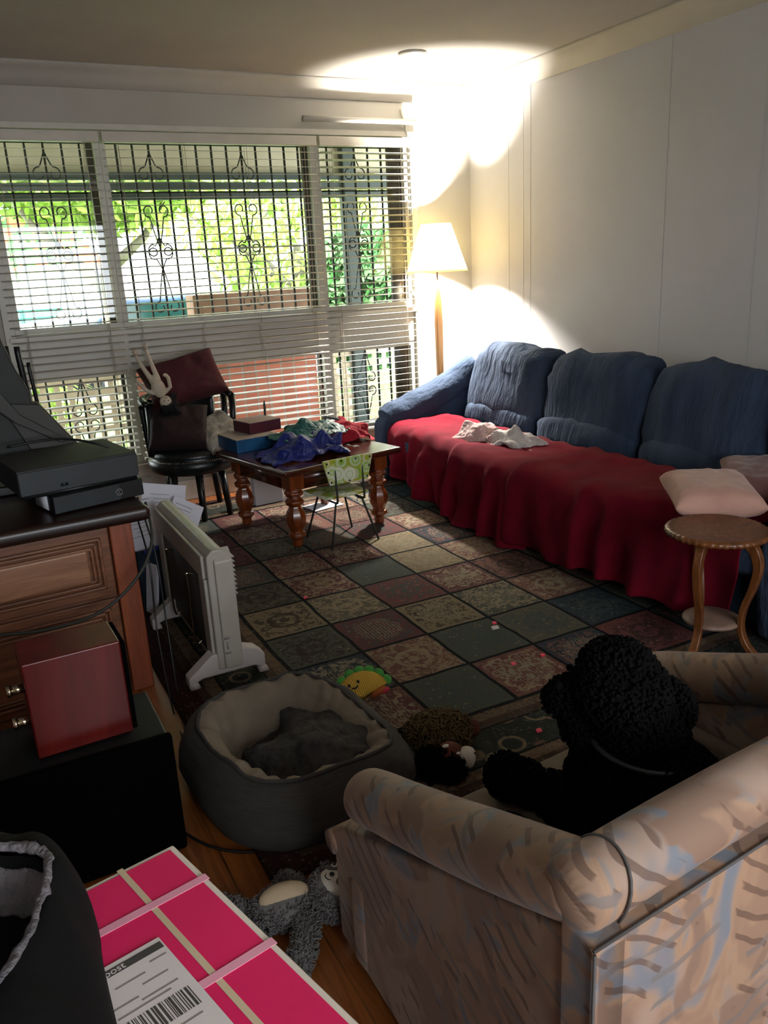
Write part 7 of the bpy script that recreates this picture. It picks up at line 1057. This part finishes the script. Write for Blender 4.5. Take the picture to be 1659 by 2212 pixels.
# sloth / lemur lying on the boards
t = thing('plush_sloth', 'grey plush sloth with cream belly lying on the floorboards', 'plush toy', (.46, 1.57, 0)); sloth = t
E_ = [((.455, 1.585, .048), (.075, .052, .048), rotm(0, 0, -8)), ((.555, 1.555, .055), (.045, .062, .052), rotm(0, 0, -5))]
limbs = [[(.385, 1.60, .035), (.33, 1.67, .03), (.27, 1.73, .03)], [(.385, 1.565, .035), (.33, 1.57, .03), (.29, 1.59, .028)], [(.49, 1.535, .04), (.45, 1.46, .03), (.40, 1.405, .028)], [(.495, 1.625, .03), (.50, 1.66, .025), (.49, 1.68, .02)]]
g = G(); [g.ell(c, r_, 20, 14, m_) for c, r_, m_ in E_]
for L_ in limbs: g.tube(spl(L_, 5), [.026]*11, 12); g.ell(L_[-1], (.03, .03, .026), 12, 8)
g.ell((.578, 1.618, .055), (.02, .018, .03), 10, 8)
g.obj('body', mt['gfur'], t, w=True, remesh=.006)
g = G(); fe = E_+[(q, (.027, .027, .027), None) for L_ in limbs for q in spl(L_, 3)]+[((.578, 1.618, .055), (.02, .018, .03), None)]; tufts(g, [q for q in ellpts(fe, 26000, 9) if not (q[0].z > .06 and (((q[0].x-.455)/.066)**2+((q[0].y-1.588)/.04)**2 < 1 or ((q[0].x-.572)/.04)**2+((q[0].y-1.552)/.05)**2 < 1))], .012, .0018, 9, .8); g.obj('fur', mt['gfur'], t, w=True)
G().ell((.455, 1.588, .075), (.062, .034, .028), 20, 12, rotm(0, 0, -8)).obj('belly_patch', mt['cream'], t, w=True, label='cream belly patch')
fc = G().ell((.568, 1.552, .088), (.034, .045, .024), 18, 12, rotm(0, 8, -5)).obj('face_patch', mt['whitef'], t, w=True, label='white face patch')
for yy in (1.578, 1.528):
    m1 = G().ell((.582, yy, .106), (.017, .014, .008), 12, 8).obj('eye_patch', mt['mask'], fc, w=True)
    G().ell((.585, yy, .1135), (.008, .008, .003), 10, 8).obj('eye_white', mt['whitef'], fc, w=True)
    G().ell((.585, yy, .116), (.005, .005, .003), 10, 8).obj('pupil', mt['black'], fc, w=True)
G().ell((.567, 1.552, .115), (.006, .007, .004), 10, 8).obj('nose', mt['black'], fc, w=True)
G().tube(spl([(.558, 1.566, .109), (.551, 1.558, .111), (.552, 1.546, .111), (.558, 1.54, .11)], 4), .0014, 5).obj('mouth', mt['black'], fc, w=True)
sloth.location.y -= .035; sloth.location.x += .005
# scraps
for i, (x, y, m_, lab) in enumerate(((1.79, 2.59, 'whitet', 'small white scrap on the red rug square'), (1.815, 2.63, 'hotpink', 'pink scrap beside the white scrap on the rug'), (1.99, 2.17, 'hotpink', 'pink scrap on the rug in front of the dog'), (1.665, 2.29, 'hotpink', 'pink scrap near the middle of the rug, left of the dog'), (1.80, 2.285, 'hotpink', 'pink scrap on the rug above the dog head'), (1.245, 3.35, 'hotpink', 'pink scrap on the far left of the rug'), (1.46, 1.87, 'hotpink', 'pink scrap on the rug border between dog and toy'))):
    g = G(); g.prism([(-.014, -.008), (.012, -.011), (.017, .006), (.002, .012), (-.01, .008)], 2, RZ, RZ+.006); s_ = 1.2 if m_ == 'whitet' else .7
    g.move(lambda q: (x+q.x*s_, y+q.y*s_, q.z)); tag(g.obj('toy_scrap', mt[m_], smooth=False), lab, 'scrap', 'chewed toy scraps on the rug')

# ================================================================== CARVED SIDE TABLE
sx0, sy0 = 2.385, 2.0
t = thing('side_table', 'small round carved wooden side table with curved legs beside the sofa', 'side table', (sx0, sy0, RZ))
g = G(); g.lathe([(.0, .475), (.155, .475), (.18, .482), (.186, .492), (.18, .502), (.165, .505), (.15, .501), (.0, .5)], 128, (sx0, sy0, 0), rip=0)
g.v = [q+Vector((q.x-sx0, q.y-sy0, 0)).normalized()*(.004*math.sin(math.atan2(q.y-sy0, q.x-sx0)*44) if math.hypot(q.x-sx0, q.y-sy0) > .17 else 0) for q in g.v]
g.obj('table_top', mt['carved'], t, w=True)
g = G(); rr = random.Random(8)
for k_ in range(3):
    rr_ = .045+.04*k_; nn = 10+8*k_
    for j in range(nn): a = 2*math.pi*j/nn; g.ell((sx0+rr_*math.cos(a), sy0+rr_*math.sin(a), .4995), (.012, .006, .0025), 8, 6, rotm(0, 0, math.degrees(a)+35))
g.obj('carving', mt['carved'], t, w=True)
g = G(); g.lathe([(0, .13), (.09, .13), (.105, .138), (.105, .148), (.09, .155), (0, .152)], 64, (sx0-.01, sy0-.01, 0)); g.obj('lower_shelf', M('pale_carved_wood', '#7b6457', '#6a5448', rough=.5, vs_=20), t, w=True)
for a in (200, 283, 62):
    d = Vector((math.cos(R(a)), math.sin(R(a)), 0)); c = Vector((sx0, sy0, 0)); s_ = d.cross(Vector((0, 0, 1)))
    pr = [(.115, .478, .034), (.15, .44, .033), (.165, .38, .028), (.15, .30, .022), (.125, .22, .019), (.118, .14, .018), (.14, .08, .02), (.18, .04, .019), (.205, RZ, .016)]
    g = G(); pts = spl([(r_, z, wd) for r_, z, wd in pr], 4); vs_ = []
    for i, q in enumerate(pts):
        r_, z, wd = q; nx = pts[min(i+1, len(pts)-1)]-pts[max(i-1, 0)]; nrm = Vector((nx.y, -nx.x)).normalized()
        for aa, bb in ((-1, -1), (1, -1), (1, 1), (-1, 1)): vs_.append(c+d*(r_+nrm.x*-bb*wd*.55)+Vector((0, 0, z+nrm.y*-bb*wd*.55))+s_*aa*.015)
    k_ = len(pts); g.add(vs_, [(i*4+j, i*4+(j+1) % 4, (i+1)*4+(j+1) % 4, (i+1)*4+j) for i in range(k_-1) for j in range(4)]+[(3, 2, 1, 0), tuple((k_-1)*4+j for j in range(4))])
    g.obj('leg', mt['carved'], t, w=True, bevel=.004)

# ================================================================== PATTERNED ARMCHAIR
t = thing('patterned_armchair', 'peach patterned rolled-arm chair with its back to the camera, dog sitting in it', 'armchair', (.548, .592, 0), R(4.5))
W_ = .93; Dp = .83
sidep = [(0.0, .03), (0.0, .70), (.05, .69), (.19, .63), (.46, .50), (.62, .425), (.74, .372), (.79, .35), (.83, .31), (.83, .03)]
SH = .065
def side(xa, xb_, nm): G().prism(sidep, 0, xa, xb_).move(lambda q: (q.x+SH*q.y/.83, q.y, q.z)).obj(nm, mt['chair'], t, bevel=.008)
side(0, .06, 'side_panel'); side(W_-.06, W_, 'side_panel')
G().span((0, 0, .03), (W_, .06, .705)).obj('back_panel', mt['chair'], t, bevel=.006)
for xx, s_ in ((.038, 1), (W_-.038, -1)):
    pts = spl([(xx+SH*y_/.83, y_, z_) for y_, z_ in ((.045, .742), (.16, .69), (.34, .61), (.52, .535), (.64, .488), (.70, .462))], 5); n_ = len(pts)
    g = G(); g.tube(pts, [.053+.006*min(1, i/8) for i in range(n_)], 22, 1.0)
    e = Vector(pts[-1]); g.ell(e, (.058, .05, .058), 22, 14); g.obj('arm', mt['chair'], t, sub=1)
    G().span((xx+.04*s_-.0+.01, .1, .25), (xx+.04*s_+.05, .70, .42)).obj('inner_arm', mt['seat'], t, bevel=.02)
pts = [(x, .05+.004*math.sin(x*6), .742+.003*math.sin(x*3.2)) for x in [-.012+(W_+.024)*i/20 for i in range(21)]]
g = G(); g.tube(pts, .05, 22, 1.0); g.obj('back_roll', mt['chair'], t, sub=1)
G().span((.06, .06, .3), (W_-.06, .12, .72)).obj('inner_back', mt['seat'], t, bevel=.03)
g = G(); g.pillow((W_/2, .415, .33), W_-.15, .62, .14, None, 18, 0, 3, .006); g.obj('seat_cushion', mt['seat'], t, weld=True, sub=1)
G().span((.05, .68, .03), (W_-.05, .75, .26)).obj('front_rail', mt['chair'], t, bevel=.02)
G().tube([(.062, .84, .275), (.14, .84, .275)], .028, 16).obj('arm_front_roll', mt['chair'], t)
g = G(); g.tube([(-.003, .0, .03), (-.003, -.003, .70)], .0022, 8); g.tube([(-.004, -.002, .705), (W_, -.002, .705)], .0025, 8)
g.tube([(.055-.05*math.cos(R(a))*0+.02*math.sin(R(a)), .05+.0515*math.cos(R(a)), .742+.0515*math.sin(R(a))) for a in range(15, 225, 15)], .0022, 8)
g.obj('piping', mt['ink'], t)

# ================================================================== DOG
t = thing('black_dog', 'curly black dog sitting in the patterned armchair, looking away', 'dog', (1.0, .95, .43))
hc = Vector((.925, .955, .765))
els = [((.95, .86, .51), (.17, .14, .105), rotm(0, 0, 20)), ((.955, .87, .58), (.105, .11, .11), None), ((.945, .92, .65), (.08, .085, .11), rotm(-10, 0, 0)),
       (hc, (.074, .085, .072), None), (hc+Vector((.02, .0, -.035)), (.078, .08, .065), None), (hc+Vector((-.048, .065, -.03)), (.038, .046, .036), rotm(0, 0, 38)), (hc+Vector((-.062, .082, -.038)), (.028, .03, .028), rotm(0, 0, 38)),
       (hc+Vector((.072, -.04, -.03)), (.024, .045, .052), rotm(0, -12, 20)), (hc+Vector((-.045, .04, -.07)), (.038, .042, .05), None),
       (hc+Vector((.0, .01, .035)), (.062, .066, .05), None),
       ((.93, 1.0, .53), (.065, .07, .11), None), ((.90, 1.08, .47), (.042, .075, .045), rotm(0, 0, 10)), ((.885, 1.17, .46), (.038, .06, .04), None), ((.872, 1.225, .45), (.04, .042, .046), None),
       ((1.03, 1.06, .46), (.045, .08, .045), None), ((.80, .98, .445), (.05, .09, .04), rotm(0, 0, 25)), ((.775, 1.07, .44), (.038, .05, .034), None), ((1.02, .80, .46), (.11, .08, .08), None), ((.86, .82, .46), (.09, .09, .07), None)]
g = G()
for c, r_, m_ in els: g.ell(c, r_, 26, 18, m_)
g.obj('body', mt['fur'], t, w=True, remesh=.009, disp=.012, ds=.02)
g = G(); tufts(g, ellpts(els, 30000, 11), .010, .0036, 12, .7); g.obj('curly_coat', mt['fur'], t, w=True)
G().ell(hc+Vector((-.080, .104, -.028)), (.012, .012, .010), 12, 8).obj('nose', mt['fur'], t, w=True)
for s_ in (-1, 1): G().ell(hc+Vector((-.055+.03*s_, .085+.022*s_, .005)), (.007, .007, .007), 10, 8).obj('eye', mt['fur'], t, w=True)
cpts = [(.945+.09*math.cos(R(a)), .915+.093*math.sin(R(a)), .676+.01*math.sin(R(a-60))) for a in range(0, 361, 12)]
cl = G().tube(cpts, .005, 8).obj('collar', mt['collar'], t, w=True)

# ================================================================== PINK PARCEL + BLACK JACKET (near left)
PZ = .75
F = Vector((.143, .987, PZ)); bv = Vector((.262, -.965, 0)).normalized(); av = Vector((-.975, -.2, 0)).normalized()
def PP(a_, b_, z=0): return F+av*a_+bv*b_+Vector((0, 0, z))
t = thing('pink_parcel', 'hot pink parcel with white edges, tape strips and a post label', 'parcel', tuple(PP(.15, .24, -.09)), 0)
def quad(a0, b0, a1, b1, z0, z1):
    vs_ = [PP(a0, b0, z0), PP(a1, b0, z0), PP(a1, b1, z0), PP(a0, b1, z0), PP(a0, b0, z1), PP(a1, b0, z1), PP(a1, b1, z1), PP(a0, b1, z1)]
    return G().add(vs_, [(3, 2, 1, 0), (4, 5, 6, 7), (0, 1, 5, 4), (1, 2, 6, 5), (2, 3, 7, 6), (3, 0, 4, 7)])
quad(0, 0, .31, .47, -.09, 0).obj('carton', mt['boxw'], t, w=True, bevel=.003)
quad(.009, .009, .30, .46, 0, .0012).obj('pink_wrap', mt['pinkbox'], t, w=True, smooth=False)
quad(.072, .0, .080, .47, .0012, .002).obj('cream_tape', mt['tapec'], t, w=True, smooth=False)
quad(.0, .085, .31, .097, .002, .0026).obj('pink_tape', mt['tape'], t, w=True, smooth=False)
quad(.0, .235, .31, .247, .002, .0026).obj('pink_tape', mt['tape'], t, w=True, smooth=False)
lb = quad(.095, .145, .205, .325, .0028, .0034).obj('address_label', mt['label'], t, w=True, smooth=False)
quad(.097, .152, .205, .163, .0035, .0037).obj('label_header', mt['ink'], lb, w=True, smooth=False)
g = G(); rr = random.Random(21); b_ = .225; a_ = .105
while a_ < .195:
    w_ = rr.choice((.0008, .0012, .002, .003)); q = quad(a_, .232, a_+w_, .262, .0035, .0037); g.add(q.v, q.f); a_ += w_+rr.choice((.0008, .0014, .0022))
g.obj('barcode', mt['ink'], lb, w=True, smooth=False)
g = G()
for (p0, q0, p1) in ((.13, .182, .165), (.11, .196, .14), (.15, .208, .19), (.108, .215, .15), (.12, .222, .18), (.11, .272, .17), (.13, .282, .19), (.10, .172, .12), (.15, .30, .19)):
    q = quad(p0, q0, p1, q0+.0022, .0035, .0037); g.add(q.v, q.f)
g.obj('fine_print', mt['ink2'], lb, w=True, smooth=False)
fc_ = bpy.data.curves.new('label_word', 'FONT'); fc_.body = 'post'; fc_.size = .0135; fc_.extrude = .0001; fo = bpy.data.objects.new('label_word', fc_); COL.objects.link(fo)
fc_.materials.append(mt['label']); bpy.context.view_layer.update(); _tm = bpy.data.meshes.new_from_object(fo); bpy.data.objects.remove(fo); fo = bpy.data.objects.new('label_word', _tm); COL.objects.link(fo); fo.parent = lb
xa = -av; ya_ = -bv; za = Vector((0, 0, 1)); loc = PP(.166, .1615, .0039)
mm = Matrix(((xa.x, ya_.x, 0, loc.x), (xa.y, ya_.y, 0, loc.y), (0, 0, 1, loc.z), (0, 0, 0, 1))); fo.matrix_local = WM[lb.name].inverted() @ mm
sup = quad(.02, .02, .29, .45, -PZ, -.0905).obj('storage_carton', mt['cap'], bevel=.004); tag(sup, 'plain brown carton on the floor carrying the pink parcel', 'carton')
# jacket draped over the parcel's left side
t = thing('black_jacket', 'black jacket with grey fleece lining draped over the pink parcel', 'jacket', (-.12, .72, PZ))
jo = [(-0.237, 1.007), (-0.151, 1.018), (-0.098, 1.029), (-0.066, 1.027), (-0.033, 1.013), (-0.0, 0.97), (0.018, 0.93), (0.023, 0.899), (0.024, 0.857), (0.021, 0.82), (0.02, 0.77), (0.02, 0.718), (0.019, 0.64), (-0.038, 0.601)]
rimo = [(-0.162, 0.867), (-0.108, 0.923), (-0.08, 0.922), (-0.06, 0.917), (-0.032, 0.902), (-0.018, 0.885), (-0.01, 0.865), (-0.014, 0.838), (-0.019, 0.813), (-0.027, 0.792), (-0.044, 0.75), (-0.071, 0.71), (-0.096, 0.68), (-0.118, 0.662)]
def cr(L, a):
    k_ = a*(len(L)-1); i = min(int(k_), len(L)-2); f = k_-i; P_ = [Vector(L[max(0, min(len(L)-1, i+d))]) for d in (-1, 0, 1, 2)]; p0, p1, p2, p3 = P_
    return .5*((2*p1)+(p2-p0)*f+(2*p0-5*p1+4*p2-p3)*f*f+(3*p1-p0-3*p2+p3)*f**3)
def JP(u, v):
    o_ = cr(jo, u); q_ = cr(rimo, u); p = o_*(1-v)+q_*v
    z = PZ+.012+.115*math.sin(math.pi/2*min(1, v*1.1))**.6+.008*fb((p.x*9, p.y*9, 2), 1)*(1-v)+.007*math.sin(u*34+v*3)*math.sin(math.pi*v)
    if u < .12: z -= (.12-u)*.6*(1-v)
    return (p.x, p.y, z)
G().grid(JP, 90, 24).obj('shell', mt['jacket'], t, w=True, solid=.006)
cen = Vector((-.11, .68))
def JI(u, v):
    q_ = cr(rimo, u); p = q_+(cen-q_)*.8*v; z = PZ+.12-.112*min(1, v*1.6)**.6
    return (p.x, p.y, z+.008*fb((p.x*20, p.y*20, z*20), 1))
G().grid(JI, 90, 14).obj('lining', mt['jacket'], t, w=True, solid=.003)
G().grid(lambda u, v: (lambda q: (q[0]+.002, q[1]-.004, q[2]+.004+.003*fb((q[0]*70, q[1]*70, 1), 1)))(JI(.02+.40*u, .03+.17*v)), 60, 10).obj('fleece_lining', mt['fleece'], t, w=True, solid=.006, label='grey fleece lining')
g = G(); rim = [JP(.02+.93*i/80, 1) for i in range(81)]
g.tube([(q[0], q[1], q[2]+.003) for q in rim], [.0065-.003*i/80 for i in range(81)], 8); g.v = [q+Vector((fb(q, 60), fb(q+Vector((3, 3, 3)), 60), fb(q, 75)))*.003 for q in g.v]
g.obj('fleece_edge', mt['fleece'], t, w=True, label='fluffy grey edge')
